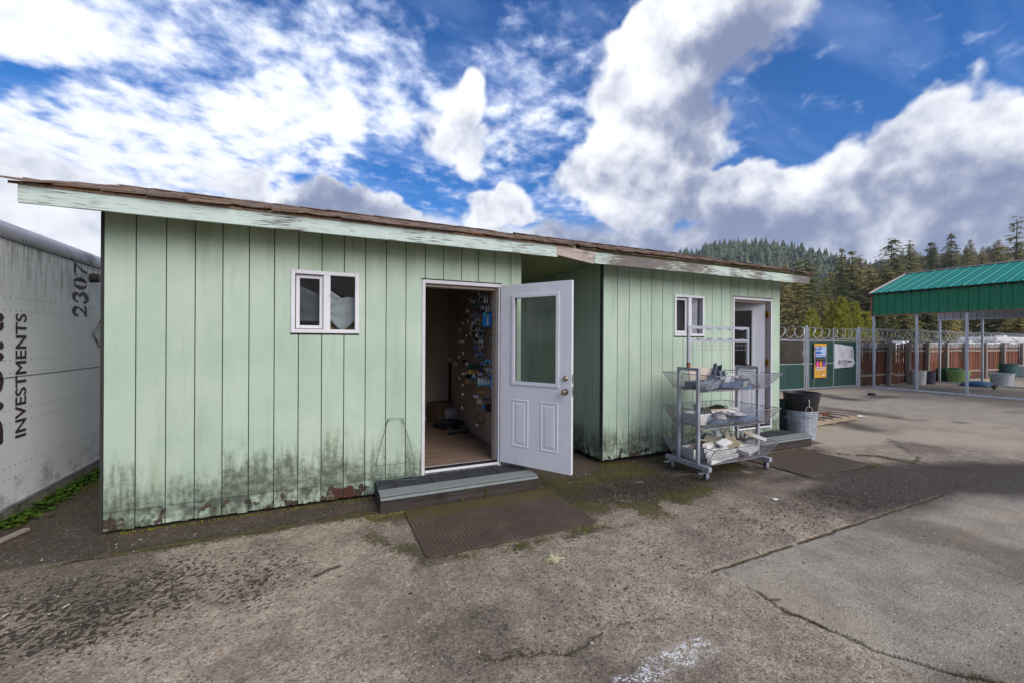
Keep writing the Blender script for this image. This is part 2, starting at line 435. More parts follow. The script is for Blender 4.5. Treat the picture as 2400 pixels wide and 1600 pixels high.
def raw_wood(name, a, bcol, scale=1.0, along='x', rough=0.8, rnd=0.0, bump=0.5):
    m, n, b = material(name); p = n.obj()
    s = {'x': (3, 50, 50), 'y': (50, 3, 50), 'z': (50, 50, 3)}[along]
    g = n.noise(n.scale(p, tuple(v*scale for v in s)), 1.0, 6, 0.7, 0.6)
    c = n.mix(lin(a), lin(bcol), n.step(g, 0.3, 0.75))
    c = n.mix(c, lin(tuple(v*0.6 for v in bcol)), n.math('MULTIPLY', n.step(n.noise(p, 4*scale, 5, 0.6), 0.5, 0.8), 0.5))
    if rnd: c = n.vmath('SCALE', c, n.step(n.rnd(), 0, 1, 1-rnd, 1+rnd, False))
    n.put(b.inputs['Base Color'], c); b.inputs['Roughness'].default_value = rough; b.inputs['Specular IOR Level'].default_value = 0.25
    n.put(b.inputs['Normal'], n.bump(g, bump, 0.004))
raw_wood('bare_plank', (186, 172, 166), (140, 124, 116))
raw_wood('pallet_wood', (168, 150, 128), (116, 98, 82), 1.0, 'x', rnd=0.12)
raw_wood('step_timber', (70, 62, 58), (40, 35, 34), 0.7)
raw_wood('fence_post', (158, 148, 138), (112, 104, 98), 1.0, 'z', rnd=0.1)
raw_wood('trunk_bark', (96, 82, 70), (52, 44, 38), 0.25, 'z')
raw_wood('floor_plank', (142, 120, 104), (98, 80, 70), 0.45, 'x', rough=0.5, bump=0.1)

def fence_wood():
    m, n, b = material('fence_board'); p = n.pos(); o = n.obj(); x, y, z = n.xyz(p)
    g = n.noise(n.scale(o, (40, 40, 3.0)), 1.0, 5, 0.7, 0.4)
    r = n.rnd()
    red = n.mix(lin((120, 64, 36)), lin((70, 44, 32)), r)
    red = n.mix(red, lin((146, 80, 42)), n.math('MULTIPLY', n.step(g, 0.5, 0.8), n.step(x, 21, 24, .15, .65)))  # sunlight painted into the colour: orange grain strengthens further along the fence
    grey = n.mix(lin((152, 150, 152)), lin((110, 104, 100)), g)
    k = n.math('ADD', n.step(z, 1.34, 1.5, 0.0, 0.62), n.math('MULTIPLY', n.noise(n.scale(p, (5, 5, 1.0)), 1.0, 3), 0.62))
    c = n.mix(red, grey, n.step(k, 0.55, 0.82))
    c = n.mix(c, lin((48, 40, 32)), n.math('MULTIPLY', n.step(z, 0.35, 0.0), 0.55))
    n.put(b.inputs['Base Color'], c); b.inputs['Roughness'].default_value = 0.85
    n.put(b.inputs['Normal'], n.bump(g, 0.5, 0.004))
fence_wood()

def shingle_mat():
    m, n, b = material('shingle'); p = n.pos()
    r = n.rnd(); g = n.noise(p, 110, 3, 0.7); bl = n.noise(p, 2.4, 4, 0.6)
    c = n.mix(lin((96, 80, 70)), lin((140, 116, 98)), r)
    c = n.vmath('SCALE', c, n.step(g, 0.2, 0.8, 0.62, 1.3))
    c = n.mix(c, lin((54, 42, 36)), n.math('MULTIPLY', n.step(n.noise(p, 14, 5, 0.7), 0.45, 0.7), 0.7))
    c = n.mix(c, lin((120, 82, 30)), n.math('MULTIPLY', n.step(n.math('ADD', bl, n.math('MULTIPLY', n.math('SUBTRACT', g, .5), .5)), 0.52, 0.70), 0.75))
    n.put(b.inputs['Base Color'], c); b.inputs['Roughness'].default_value = 0.92
    n.put(b.inputs['Normal'], n.bump(g, 0.8, 0.006))
shingle_mat()

def trailer_skin():
    m, n, b = material('trailer_skin'); p = n.pos(); x, y, z = n.xyz(p)
    st = n.noise(n.comb(0, n.math('MULTIPLY', y, 22.0), n.math('MULTIPLY', z, 1.3)), 1.0, 6, 0.7, 0.2)
    cl = n.noise(p, 1.7, 4, 0.6); sp = n.noise(p, 55, 4, 0.7)
    base = n.mix(lin((240, 239, 240)), lin((230, 229, 232)), cl)
    top = n.step(z, 1.75, 2.4)
    run = n.math('MULTIPLY', n.step(n.math('ADD', st, n.math('MULTIPLY', cl, 0.25)), 0.58, 0.74), top)
    c = n.mix(base, lin((132, 124, 104)), n.math('MULTIPLY', run, 0.75))
    c = n.mix(c, lin((70, 68, 58)), n.math('MULTIPLY', n.math('MULTIPLY', run, n.step(sp, 0.5, 0.66)), 0.9))
    low = n.step(z, 0.62, 0.05)
    gr = n.math('MULTIPLY', n.step(n.math('ADD', n.noise(p, 3.6, 6, 0.7), n.math('MULTIPLY', low, 0.18)), 0.58, 0.80), n.step(sp, 0.3, 0.6, 0.3, 1.0))
    c = n.mix(c, lin((104, 106, 98)), n.math('MULTIPLY', gr, n.step(z, 1.1, 0.5, 0.0, 0.8)))
    c = n.mix(c, lin((128, 122, 96)), n.math('MULTIPLY', n.math('MULTIPLY', n.step(st, 0.62, 0.8), low), 0.6))
    n.put(b.inputs['Base Color'], c); b.inputs['Roughness'].default_value = 0.42; b.inputs['Specular IOR Level'].default_value = 0.45
    n.put(b.inputs['Normal'], n.bump(n.noise(p, 2.2, 2), 0.12, 0.05))
trailer_skin()
simple('trailer_rail', (176, 174, 180), 0.4, 0.35, 0.1, 2.0, dirt=(90, 86, 80), dirt_amt=0.3)
simple('rivet', (88, 84, 86), 0.5, 0.5)
simple('trailer_ink', (66, 48, 52), 0.55, var=0.2, vscale=60)
simple('dark_seam', (46, 44, 42), 0.8)
simple('concrete_rail', (128, 122, 112), 0.85, var=0.2, dirt=(70, 68, 56), dirt_amt=0.5, dirt_scale=5)

simple('backing', (52, 66, 52), 0.9, var=0.25)
simple('soffit', (150, 158, 116), 0.85, var=0.15)
simple('vinyl_white', (206, 203, 207), 0.42, var=0.05, vscale=3, dirt=(140, 128, 132), dirt_amt=0.12, dirt_scale=14)
simple('door_white', (210, 210, 215), 0.38, var=0.04, vscale=2.2, dirt=(178, 174, 172), dirt_amt=0.05, dirt_scale=7)
simple('jamb', (186, 172, 156), 0.6, var=0.1, dirt=(96, 80, 70), dirt_amt=0.3, dirt_scale=20)
simple('brass', (150, 112, 60), 0.35, 0.9, var=0.2, vscale=30)
simple('nickel', (150, 138, 118), 0.3, 0.9, var=0.15, vscale=30)
simple('hinge_brass', (158, 112, 44), 0.5, 0.6, var=0.3, vscale=40, dirt=(96, 56, 24), dirt_amt=0.5, dirt_scale=50)
simple('dark_gap', (26, 22, 20), 0.9)
simple('interior_wall', (150, 134, 122), 0.85, var=0.1)
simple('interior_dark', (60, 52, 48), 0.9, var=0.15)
simple('screen_mesh', (34, 34, 40), 0.8, var=0.1)
simple('curtain', (150, 150, 158), 0.9, var=0.05, rnd=0.05)
simple('blind', (92, 92, 100), 0.9, var=0.06)
simple('manila', (150, 120, 62), 0.9)

def pegboard():
    m, n, b = material('pegboard'); p = n.pos(); x, y, z = n.xyz(p)
    f = 1 / 0.0254
    cx = n.math('FRACT', n.math('MULTIPLY', n.math('ADD', x, y), f)); cz = n.math('FRACT', n.math('MULTIPLY', z, f))
    r = n.math('SQRT', n.math('ADD', n.math('POWER', n.math('SUBTRACT', cx, .5), 2.0), n.math('POWER', n.math('SUBTRACT', cz, .5), 2.0)))
    hole = n.step(r, 0.17, 0.13)
    base = n.mix(lin((198, 178, 158)), lin((180, 160, 142)), n.noise(p, 3, 4))
    n.put(b.inputs['Base Color'], n.mix(base, lin((30, 24, 20)), hole)); b.inputs['Roughness'].default_value = 0.75
pegboard()

def glass(name, tint=(1, 1, 1, 1), refl=0.09, gloss=(1, 1, 1, 1)):
    m = bpy.data.materials.new(name); m.use_nodes = True; MATS[name] = m
    n = NT(m.node_tree); out = m.node_tree.nodes['Material Output']; m.node_tree.nodes.remove(m.node_tree.nodes['Principled BSDF'])
    t = n.new('ShaderNodeBsdfTransparent'); t.inputs[0].default_value = tint
    g = n.new('ShaderNodeBsdfGlossy'); g.inputs['Roughness'].default_value = 0.03; g.inputs[0].default_value = gloss
    fr = n.new('ShaderNodeFresnel'); fr.inputs[0].default_value = 1.32
    mx = n.new('ShaderNodeMixShader'); n.put(mx.inputs[0], n.math('ADD', fr.outputs[0], refl - 0.035, clamp=True))
    n.l.new(t.outputs[0], mx.inputs[1]); n.l.new(g.outputs[0], mx.inputs[2]); n.l.new(mx.outputs[0], out.inputs[0])
glass('glass', (0.80, 0.86, 0.82, 1), 0.04)
glass('blister', (0.86, 0.92, 0.95, 1), 0.12)

# rack, cans, wire
simple('rack_steel', (162, 164, 174), 0.5, 0.25, var=0.1, dirt=(112, 74, 52), dirt_amt=0.10, dirt_scale=16)
simple('basket_wire', (140, 141, 152), 0.5, 0.4, var=0.25, vscale=8, dirt=(122, 82, 56), dirt_amt=0.42, dirt_scale=5)
simple('rust', (128, 76, 42), 0.85, var=0.3, vscale=40)
simple('caster_grey', (168, 172, 182), 0.35, 0.5, var=0.15)
simple('caster_tyre', (52, 54, 58), 0.6)
def galv():
    m, n, b = material('galvanised'); p = n.obj()
    v = n.voro(n.scale(p, (1, 1, 1)), 42, 'F1', 'Color'); g = n.new('ShaderNodeRGBToBW'); n.put(g.inputs[0], v)
    c = n.mix(lin((150, 156, 166)), lin((184, 190, 200)), g.outputs[0])
    c = n.mix(c, lin((120, 122, 126)), n.math('MULTIPLY', n.step(n.noise(p, 5, 5, .6), .45, .75), .6))
    n.put(b.inputs['Base Color'], c); b.inputs['Metallic'].default_value = 0.45; b.inputs['Roughness'].default_value = 0.46
    n.put(b.inputs['Normal'], n.bump(n.noise(p, 9, 3), 0.35, 0.02))
galv()
simple('black_plastic', (38, 34, 38), 0.42, var=0.15)
simple('dark_green_plastic', (20, 44, 42), 0.45, var=0.15)
simple('zip_tie', (206, 206, 200), 0.5)
simple('green_wire', (70, 84, 78), 0.5, 0.3)
simple('galv_tube', (170, 174, 182), 0.4, 0.5, var=0.12, vscale=4)
simple('galv_wire', (118, 132, 122), 0.5, 0.3)
simple('razor_wire', (206, 206, 206), 0.4, 0.2)
simple('slat_green', (10, 66, 58), 0.6, var=0.12, rnd=0.1)
simple('carport_green', (4, 112, 78), 0.45, 0.0, var=0.05, vscale=1.5)
simple('carport_roof', (26, 126, 110), 0.5, 0.0, var=0.06, vscale=1.5)
simple('carport_trim', (142, 86, 62), 0.5)
simple('carport_trim_light', (196, 168, 164), 0.45)
simple('carport_inner', (168, 168, 178), 0.5, 0.2)
simple('carport_post', (174, 180, 190), 0.42, 0.35, var=0.08)
simple('kerb_white', (208, 208, 208), 0.7, var=0.08, dirt=(140, 132, 120), dirt_amt=0.3)
simple('camper_white', (214, 210, 206), 0.45, var=0.05, dirt=(150, 140, 128), dirt_amt=0.2)
simple('tub_green', (118, 152, 92), 0.5, var=0.08)
simple('tub_dark_green', (14, 92, 66), 0.5, var=0.1)
simple('tub_teal', (48, 84, 84), 0.5, var=0.1)
simple('tub_white', (206, 204, 204), 0.5, var=0.06)
simple('tub_slate', (66, 68, 84), 0.5, var=0.1)
simple('blue_plastic', (52, 88, 124), 0.45, var=0.1)
simple('window_dark', (20, 24, 28), 0.1)
simple('tyre', (30, 30, 32), 0.8)
simple('car_white', (216, 218, 222), 0.25)

# rack contents / merchandise
for nm, c in dict(item_white=(208, 206, 204), item_cream=(186, 174, 150), item_tan=(158, 142, 112), item_grey=(136, 142, 152), item_blue=(106, 124, 152),
                  item_slate=(84, 92, 108), item_beige=(182, 166, 154), item_brown=(104, 82, 62), pack_blue=(20, 132, 210), pack_teal=(120, 190, 210),
                  pack_green=(96, 176, 60), pack_card=(150, 150, 132), bristle=(186, 148, 84), handle_wood=(196, 156, 104), black_item=(26, 26, 30), red_item=(196, 62, 40),
                  yellow_item=(176, 160, 60), navy_item=(52, 62, 92), tan_leaf=(150, 112, 62), paper_white=(214, 214, 212)).items():
    simple(nm, c, 0.6, var=0.14, vscale=12, dirt=tuple(v*0.55 for v in c), dirt_amt=0.12, dirt_scale=9)
simple('chrome_item', (190, 190, 194), 0.25, 0.9)
simple('brush_bristle', (188, 152, 92), 0.8, var=0.25, vscale=50)
simple('straw', (196, 190, 152), 0.8)
simple('pebble', (150, 142, 130), 0.85, rnd=0.3)
simple('rubber_lid', (30, 30, 32), 0.7)

# poster inks
for nm, c in dict(ink_gold=(206, 150, 40), ink_blue=(58, 96, 168), ink_white=(222, 222, 228), ink_black=(30, 30, 34), ink_pink=(216, 70, 140), ink_orange=(228, 128, 50), ink_purple=(104, 70, 160), banner_cloth=(196, 194, 200), ink_sky=(150, 178, 214)).items():
    simple(nm, c, 0.7, var=0.06)

def rubber_mat(name, moss_edge):
    m, n, b = material(name); p = n.pos(); x, y, z = n.xyz(p)
    # basket-weave relief: blocks of three ribs, alternating direction
    q = 1/0.105
    bx = n.math('FLOOR', n.math('MULTIPLY', x, q)); by = n.math('FLOOR', n.math('MULTIPLY', y, q))
    par = n.math('MODULO', n.math('ABSOLUTE', n.math('ADD', bx, by)), 2.0)
    wx = n.math('SINE', n.math('MULTIPLY', x, q*6.2832*3)); wy = n.math('SINE', n.math('MULTIPLY', y, q*6.2832*3))
    rib = n.math('ADD', n.math('MULTIPLY', wx, par), n.math('MULTIPLY', wy, n.math('SUBTRACT', 1.0, par)))
    wear = n.noise(p, 3.2, 5, 0.6)
    c = n.mix(lin((60, 46, 37)), lin((88, 71, 56)), wear)
    c = n.mix(c, lin((122, 108, 94)), n.math('MULTIPLY', n.step(rib, 0.35, 0.95), n.math('MULTIPLY', n.step(wear, 0.42, 0.72), 0.38)))
    c = n.mix(c, lin((38, 30, 27)), n.math('MULTIPLY', n.step(rib, -0.3, -0.9), 0.5))
    mo = n.step(n.math('ADD', n.noise(p, 7, 6, 0.7), n.step(y, -1.05, -0.52, 0.0, 0.42)), 0.60, 0.85)
    c = n.mix(c, lin((78, 66, 22)), n.math('MULTIPLY', mo, moss_edge))
    gl = n.noise(p, 160, 2, 0.5); c = n.mix(c, lin((150, 134, 112)), n.math('MULTIPLY', n.step(gl, 0.70, 0.76), 0.6))
    n.put(b.inputs['Base Color'], c); b.inputs['Roughness'].default_value = 0.8
    n.put(b.inputs['Normal'], n.bump(n.math('ADD', rib, n.math('MULTIPLY', gl, 0.9)), 0.4, 0.005))
rubber_mat('mat_brown', 0.75); rubber_mat('mat_dark', 0.35)
simple('step_felt', (50, 50, 56), 0.9, var=0.3, vscale=16, bump=0.6, bscale=180)
simple('step_grit', (122, 128, 126), 0.9, var=0.12, vscale=30, bump=0.7, bscale=220)

def leafmat(name, a, b2, trans=0.25, sc=0.5):
    m, n, b = material(name); o = n.obj(); p = n.pos()
    g = n.noise(p, sc, 3, 0.6); r = n.rnd()
    c = n.mix(lin(a), lin(b2), n.step(n.math('ADD', g, n.math('MULTIPLY', n.math('SUBTRACT', r, .5), 0.8)), 0.25, 0.75))
    n.put(b.inputs['Base Color'], c); b.inputs['Roughness'].default_value = 0.7; b.inputs['Specular IOR Level'].default_value = 0.2
    out = m.node_tree.nodes['Material Output']; tr = n.new('ShaderNodeBsdfTranslucent'); n.put(tr.inputs[0], c)
    mx = n.new('ShaderNodeMixShader'); mx.inputs[0].default_value = trans
    n.l.new(b.outputs[0], mx.inputs[1]); n.l.new(tr.outputs[0], mx.inputs[2]); n.l.new(mx.outputs[0], out.inputs[0])
leafmat('needles', (124, 124, 74), (160, 146, 90), 0.3)
leafmat('needles_dark', (98, 106, 64), (134, 128, 78), 0.3)
leafmat('cypress', (122, 130, 52), (154, 152, 64), 0.35)
leafmat('far_wood', (88, 98, 74), (142, 134, 96), 0.1, 0.11)
leafmat('bramble', (122, 98, 74), (92, 76, 58), 0.2)
leafmat('weed', (62, 92, 28), (96, 120, 40), 0.3, 6)
leafmat('grass', (96, 112, 40), (128, 130, 52), 0.3, 6)
leafmat('mosses', (92, 92, 20), (120, 116, 26), 0.1, 9)
simple('hillside', (84, 84, 62), 0.95, var=0.2, vscale=0.05)
# ---------------------------------------------------------------- ground
def ground_material():
    m, n, b = material('ground')
    A = n.new('ShaderNodeVertexColor', layer_name='mask_a'); B = n.new('ShaderNodeVertexColor', layer_name='mask_b')
    sa = n.new('ShaderNodeSeparateColor'); n.put(sa.inputs[0], A.outputs[0]); moss, damp, slab = sa.outputs[0], sa.outputs[1], sa.outputs[2]
    sb = n.new('ShaderNodeSeparateColor'); n.put(sb.inputs[0], B.outputs[0]); crack, paint, sand = sb.outputs[0], sb.outputs[1], sb.outputs[2]
    pit = B.outputs[1]
    p = n.pos()
    big = n.noise(p, 0.55, 5, 0.6); mid = n.noise(p, 3.2, 6, 0.62); fine = n.noise(p, 28, 5, 0.68); grit = n.noise(p, 95, 4, 0.65)
    stone = n.voro(p, 88, 'F1', 'Color'); sbw = n.new('ShaderNodeRGBToBW'); n.put(sbw.inputs[0], stone)
    sd = n.voro(p, 88, 'F1', 'Distance')
    # old sandy asphalt
    old = n.mix(lin((150, 135, 118)), lin((174, 157, 138)), n.step(mid, 0.3, 0.7))
    old = n.mix(old, lin((130, 118, 104)), n.step(big, 0.45, 0.7))
    old = n.mix(old, lin((176, 159, 139)), n.math('MULTIPLY', n.step(fine, 0.55, 0.75), 0.5))
    old = n.mix(old, lin((78, 69, 61)), n.math('MULTIPLY', n.step(grit, 0.53, 0.66), 0.70))
    old = n.vmath('SCALE', old, n.step(sbw.outputs[0], 0.0, 1.0, 0.70, 1.22, False))
    stone2 = n.voro(n.vmath('ADD', p, n.vmath('SCALE', n.noisec(p, 60.0, 2), 0.008)), 68, 'F1', 'Color'); s2 = n.new('ShaderNodeRGBToBW'); n.put(s2.inputs[0], stone2)
    old = n.mix(old, lin((188, 176, 160)), n.math('MULTIPLY', n.step(s2.outputs[0], 0.74, 0.82), 0.40))
    old = n.mix(old, lin((84, 74, 66)), n.math('MULTIPLY', n.step(s2.outputs[0], 0.28, 0.18), 0.48))
    old = n.vmath('SCALE', old, n.step(n.noise(p, 8.0, 5, 0.65), 0.28, 0.72, 0.80, 1.14))
    old = n.mix(old, lin((104, 94, 84)), n.math('MULTIPLY', n.step(n.noise(p, 1.9, 6, 0.68, 0.4), 0.50, 0.66), 0.55))
    # exposed-aggregate slab
    ag = n.mix(lin((138, 128, 115)), lin((164, 154, 140)), n.step(mid, 0.3, 0.72))
    ag = n.vmath('SCALE', ag, n.step(sbw.outputs[0], 0.0, 1.0, 0.78, 1.16, False))
    ag = n.mix(ag, lin((168, 151, 127)), n.math('MULTIPLY', n.step(n.noise(p, 1.3, 4), 0.5, 0.72), 0.55))
    ag = n.mix(ag, lin((214, 214, 212)), n.math('MULTIPLY', n.step(sbw.outputs[0], 0.86, 0.88), n.step(sd, 0.42, 0.25, 0.0, 0.7)))
    c = n.mix(old, ag, slab)
    c = n.mix(c, lin((200, 196, 190)), n.math('MULTIPLY', n.step(n.noise(p, 150, 2, 0.5), 0.735, 0.75), 0.8))
    # packed sandy yard
    sy = n.mix(lin((158, 144, 126)), lin((180, 164, 143)), mid)
    sy = n.vmath('SCALE', sy, n.step(fine, 0.25, 0.75, 0.86, 1.12))
    c = n.mix(c, sy, sand)
    # damp, organic film
    dm = n.math('MULTIPLY', damp, n.step(n.math('ADD', mid, n.math('MULTIPLY', damp, 0.55)), 0.38, 0.75), clamp=True)
    wet = n.mix(lin((34, 26, 19)), lin((64, 52, 40)), n.step(fine, .3, .7))
    wet = n.mix(wet, lin((128, 122, 116)), n.math('MULTIPLY', n.step(sbw.outputs[0], 0.82, 0.86), 0.55))
    c = n.mix(c, wet, n.math('MULTIPLY', dm, 0.92))
    pn = n.noise(n.vmath('ADD', p, n.vmath('SCALE', n.noisec(p, 9.0, 2), 0.06)), 33.0, 5, 0.62)
    pm = n.step(n.math('ADD', pn, n.math('MULTIPLY', pit, 0.17)), 0.63, 0.735)
    c = n.mix(c, n.mix(lin((32, 25, 17)), lin((58, 48, 28)), grit), n.math('MULTIPLY', pm, 0.9))
    mm = n.step(n.math('ADD', n.math('MULTIPLY', moss, 0.80), n.math('ADD', n.math('MULTIPLY', n.math('SUBTRACT', fine, 0.5), 2.0), n.math('MULTIPLY', n.math('SUBTRACT', grit, 0.5), 1.6))), 0.34, 0.66)
    mc = n.mix(lin((58, 54, 20)), lin((96, 90, 30)), grit)
    mc = n.mix(mc, lin((60, 50, 28)), n.step(mid, 0.45, 0.7))
    c = n.mix(c, mc, n.math('MULTIPLY', mm, 0.88))
    c = n.mix(c, n.mix(lin((36, 29, 22)), lin((78, 66, 30)), mid), crack)
    pt = n.math('MULTIPLY', paint, n.step(n.math('ADD', fine, n.math('MULTIPLY', n.math('SUBTRACT', grit, .5), 1.1)), 0.53, 0.57))
    c = n.mix(c, lin((222, 222, 222)), pt)
    n.put(b.inputs['Base Color'], c)
    n.put(b.inputs['Roughness'], n.math('SUBTRACT', 0.93, n.math('MULTIPLY', dm, 0.24)))
    b.inputs['Specular IOR Level'].default_value = 0.3
    h = n.math('ADD', n.math('MULTIPLY', fine, 0.55), n.math('ADD', n.math('MULTIPLY', grit, 0.35), n.math('MULTIPLY', n.math('SUBTRACT', 1.0, sd), 0.25)))
    h = n.math('ADD', h, n.math('MULTIPLY', pm, -0.7))
    h = n.math('ADD', h, n.math('ADD', n.math('MULTIPLY', mm, 0.5), n.math('MULTIPLY', crack, -0.9)))
    n.put(b.inputs['Normal'], n.bump(h, 0.9, 0.012))
ground_material()

def build_ground():
    def axis(a, b, h, lo, hi, g=1.10, lim=0):
        c = list(np.arange(a, b + h/2, h)); st = h; v = c[-1]
        while v < hi: st *= (g if v < lim else 1.25); v += st; c.append(v)
        st = h; v = c[0]
        while v > lo: st *= 1.12; v -= st; c.insert(0, v)
        return np.array(c)
    xs = axis(-1.0, 6.6, 0.0135, -1200, 1200, 1.035, 26); ys = axis(-3.75, -0.10, 0.0135, -1200, 1200, 1.045, 7)
    X, Y = np.meshgrid(xs, ys)
    near = np.hypot(X - CAM[0], Y - CAM[1])
    n1 = fbm(X*0.8, Y*0.8, 5, 1); n2 = fbm(X*4, Y*4, 5, 2); n3 = fbm(X*16, Y*16, 4, 3, 0.6); n4 = fbm(X*40, Y*40, 3, 4, 0.6)
    wx = X + (fbm(X*2, Y*2, 4, 11) - .5)*0.35; wy = Y + (fbm(X*2, Y*2, 4, 12) - .5)*0.35
    jx = X + (fbm(X*9, Y*9, 4, 13) - .5)*0.07; jy = Y + (fbm(X*9, Y*9, 4, 14) - .5)*0.07
    def px(*pts): return [tuple(G(a, b)[:2]) for a, b in pts]
    # newer slab with two straight edges
    slab_e = 4.20 + 0.10*sstep(-Y, 2.9, 3.8)
    slab = ((jx > slab_e) & (jy < -2.40)).astype(float)
    fade = sstep(X - 4.2, 3.2, 4.6)
    sand = sstep(wx*0.42 + wy*0.91 - 3.05 + (n1 - .5)*1.2, -0.15, 0.35) * sstep(X, 7.9, 8.6)
    sand = np.maximum(sand, sstep(Y, 1.2, 3.5) * sstep(X, 8.5, 9.5))
    # cracks
    e1 = seg_dist(jx, jy, [(4.14, -2.42), (5.6, -2.40), (7.7, -2.36)]); e2 = seg_dist(jx, jy, px((1690, 1329), (1753, 1371), (1845, 1428), (1929, 1467), (2059, 1520), (2250, 1574), (2420, 1610)))
    e3 = seg_dist(jx, jy, [(-0.1, -0.50), (0.04, -0.47), (0.9, -0.46), (1.8, -0.44), (2.15, -0.46)])
    e4 = seg_dist(jx, jy, px((1129, 1540), (1240, 1535), (1330, 1528), (1380, 1500), (1408, 1485)))
    e5 = seg_dist(jx, jy, px((1395, 1460), (1470, 1460), (1560, 1440)))
    e6 = seg_dist(jx, jy, px((1880, 1050), (1960, 1060), (2060, 1068), (2200, 1095), (2340, 1112)))
    e7 = seg_dist(jx, jy, px((2085, 1027), (2110, 1045), (2150, 1070), (2140, 1080)))
    e8 = seg_dist(jx, jy, px((1470, 1390), (1530, 1375)))
    wdt = 0.35 + 1.3*n2
    sx = X + (fbm(X*9, Y*9, 4, 13) - .5)*0.018; sy = Y + (fbm(X*9, Y*9, 4, 14) - .5)*0.022
    e1 = seg_dist(sx, sy, [(4.14, -2.42), (5.6, -2.40), (7.7, -2.36)]); slab = ((sx > slab_e + (jx - X)*.7) & (sy < -2.40)).astype(float)
    crack = np.maximum.reduce([sstep(-e1, -0.017, -0.005)*sstep(n2, .28, .36), 0.9*sstep(-e2/(.4+n2), -0.017, -0.004)*sstep(n2, .30, .4), sstep(-e3/(.3+1.4*n2), -0.018, -0.006)*sstep(n3, .25, .4), 0.65*sstep(-e4/wdt, -0.010, -0.003), 0.5*sstep(-e5/wdt, -0.012, -0.004)*(n3 > .42), 0.8*sstep(-e6/wdt, -0.05, -0.01), 0.8*sstep(-e7/wdt, -0.04, -0.01), 0.7*sstep(-e8, -.010, -.003)*(n3 > .45)])
    # crazed patch in the old asphalt right of the mat
    cells = np.abs(fbm(wx*7, wy*7, 3, 21) - 0.5); cells2 = np.abs(fbm(wx*11+5, wy*11, 3, 22) - 0.5)
    cz = np.exp(-(((X - 5.7)/1.3)**2 + ((Y + 2.0)/0.42)**2))
    craze = sstep(-np.minimum(cells, cells2), -0.014, -0.003) * sstep(cz, 0.25, 0.6)
    crack = np.maximum(crack, craze*0.8)
    # moss
    band = np.exp(-((Y + 0.45)/0.10)**2) * ((X > 0.2) & (X < 2.2))
    e_step = seg_dist(X, Y, [(2.0, -0.45), (2.1, -0.62), (3.9, -0.56)])
    e_mat = seg_dist(wx, wy, [(1.95, -0.55), (2.05, -1.0), (2.3, -1.35), (2.45, -1.52), (3.1, -1.57), (3.7, -1.56), (4.15, -1.6)])
    e_rt = seg_dist(wx, wy, [(3.9, -0.75), (4.3, -0.55), (5.2, -0.30)])
    e_und = seg_dist(wx, wy, [(5.0, -0.12), (6.0, -0.25), (7.0, -0.35)])
    moss = np.maximum.reduce([0.85*band*sstep(n2, .3, .55), 0.95*np.exp(-(e_step/0.09)**2), 0.75*np.exp(-(e_mat/0.13)**2)*sstep(n2, .3, .6), 0.7*np.exp(-(e_rt/0.22)**2)*sstep(n2, .35, .65), 0.95*np.exp(-(e_und/0.16)**2)*sstep(n2, .3, .55),
                              0.75*np.exp(-(e2/0.035)**2)*sstep(n2, .45, .6), 0.5*np.exp(-(e4/0.03)**2), 0.85*np.exp(-(e6/0.12)**2)*sstep(n2, .35, .6), 0.6*np.exp(-(e3/0.05)**2),
                              0.9*sstep(-np.abs(X + 0.62), -0.30, -0.12)*sstep(Y, 0.7, 1.6), 0.95*np.exp(-(seg_dist(wx, wy, [(3.95, -1.05), (4.6, -1.4), (5.4, -1.2)])/.3)**2)*sstep(n2, .4, .6), 0.9*np.exp(-(seg_dist(wx, wy, [(3.9, -.4), (5.0, -.35), (6.5, -.75)])/.3)**2)*sstep(n2, .35, .55),
                              0.75*np.exp(-(seg_dist(X, Y, [(6.9, -1.5), (7.3, -1.7), (8.3, -1.5)])/.16)**2)*sstep(n2, .45, .66)])
    moss *= (near < 60)
    # damp bands: along the wall foot, between shed and trailer, in front of the second shed, the wet sweep
    foot = sstep(Y, -0.52, -0.40) * (X > -3) * (X < 9.0)
    left = sstep(Y + (n2-.5)*.15, -0.38, -0.20) * sstep(-X, -0.25, -0.05)
    front2 = np.exp(-(((X - 5.6)/1.8)**4 + ((Y + 0.72)/0.62)**4)) * 1.05
    f3 = np.exp(-(((X - 4.2)/0.75)**2 + ((Y + 0.75)/0.50)**2))
    sweep = sstep(-np.abs(seg_dist(wx, wy, [(6.6, -1.75), (8.0, -1.95), (9.5, -2.5), (11.5, -3.9), (14, -6.0)])), -0.85, -0.40) * sstep(X, 5.2, 6.6)
    sweep *= (1 - 0.8*np.exp(-(((X-6.4)/.5)**2 + ((Y+1.55)/.12)**2)))
    damp = np.maximum.reduce([0.9*foot, 0.95*left, np.clip(front2, 0, 1)*sstep(n2, .10, .36), f3*1.2, 1.0*sweep])
    matdark = np.maximum(sstep(-np.maximum(np.abs(X - 3.08) - .84, np.abs(Y + 1.0) - .56), -0.1, 0.02), 0)
    damp = np.maximum(damp, 0.55*matdark*sstep(n2, .3, .6))
    blotch = sstep(fbm(X*.8+4, Y*.8, 5, 31), .52, .66)*0.5
    damp = np.maximum(damp, blotch*(1 - sstep(near, 9, 14)))
    yard = sstep(fbm(X*.22, Y*.5, 4, 33), .54, .66)*0.42*sstep(X, 9, 12)
    damp = np.maximum(damp, yard)
    # grey gravel sweep across the yard and the dark seams round it
    grv = in_poly(wx, wy, px((1840, 935), (1930, 922), (2060, 914), (2250, 930), (2420, 952), (2420, 1005), (2290, 985), (2130, 975), (2000, 955), (1900, 948)))
    slab = np.maximum(slab, 0.85*grv*(X > 9))
    sand = sand*(1 - 0.8*grv)
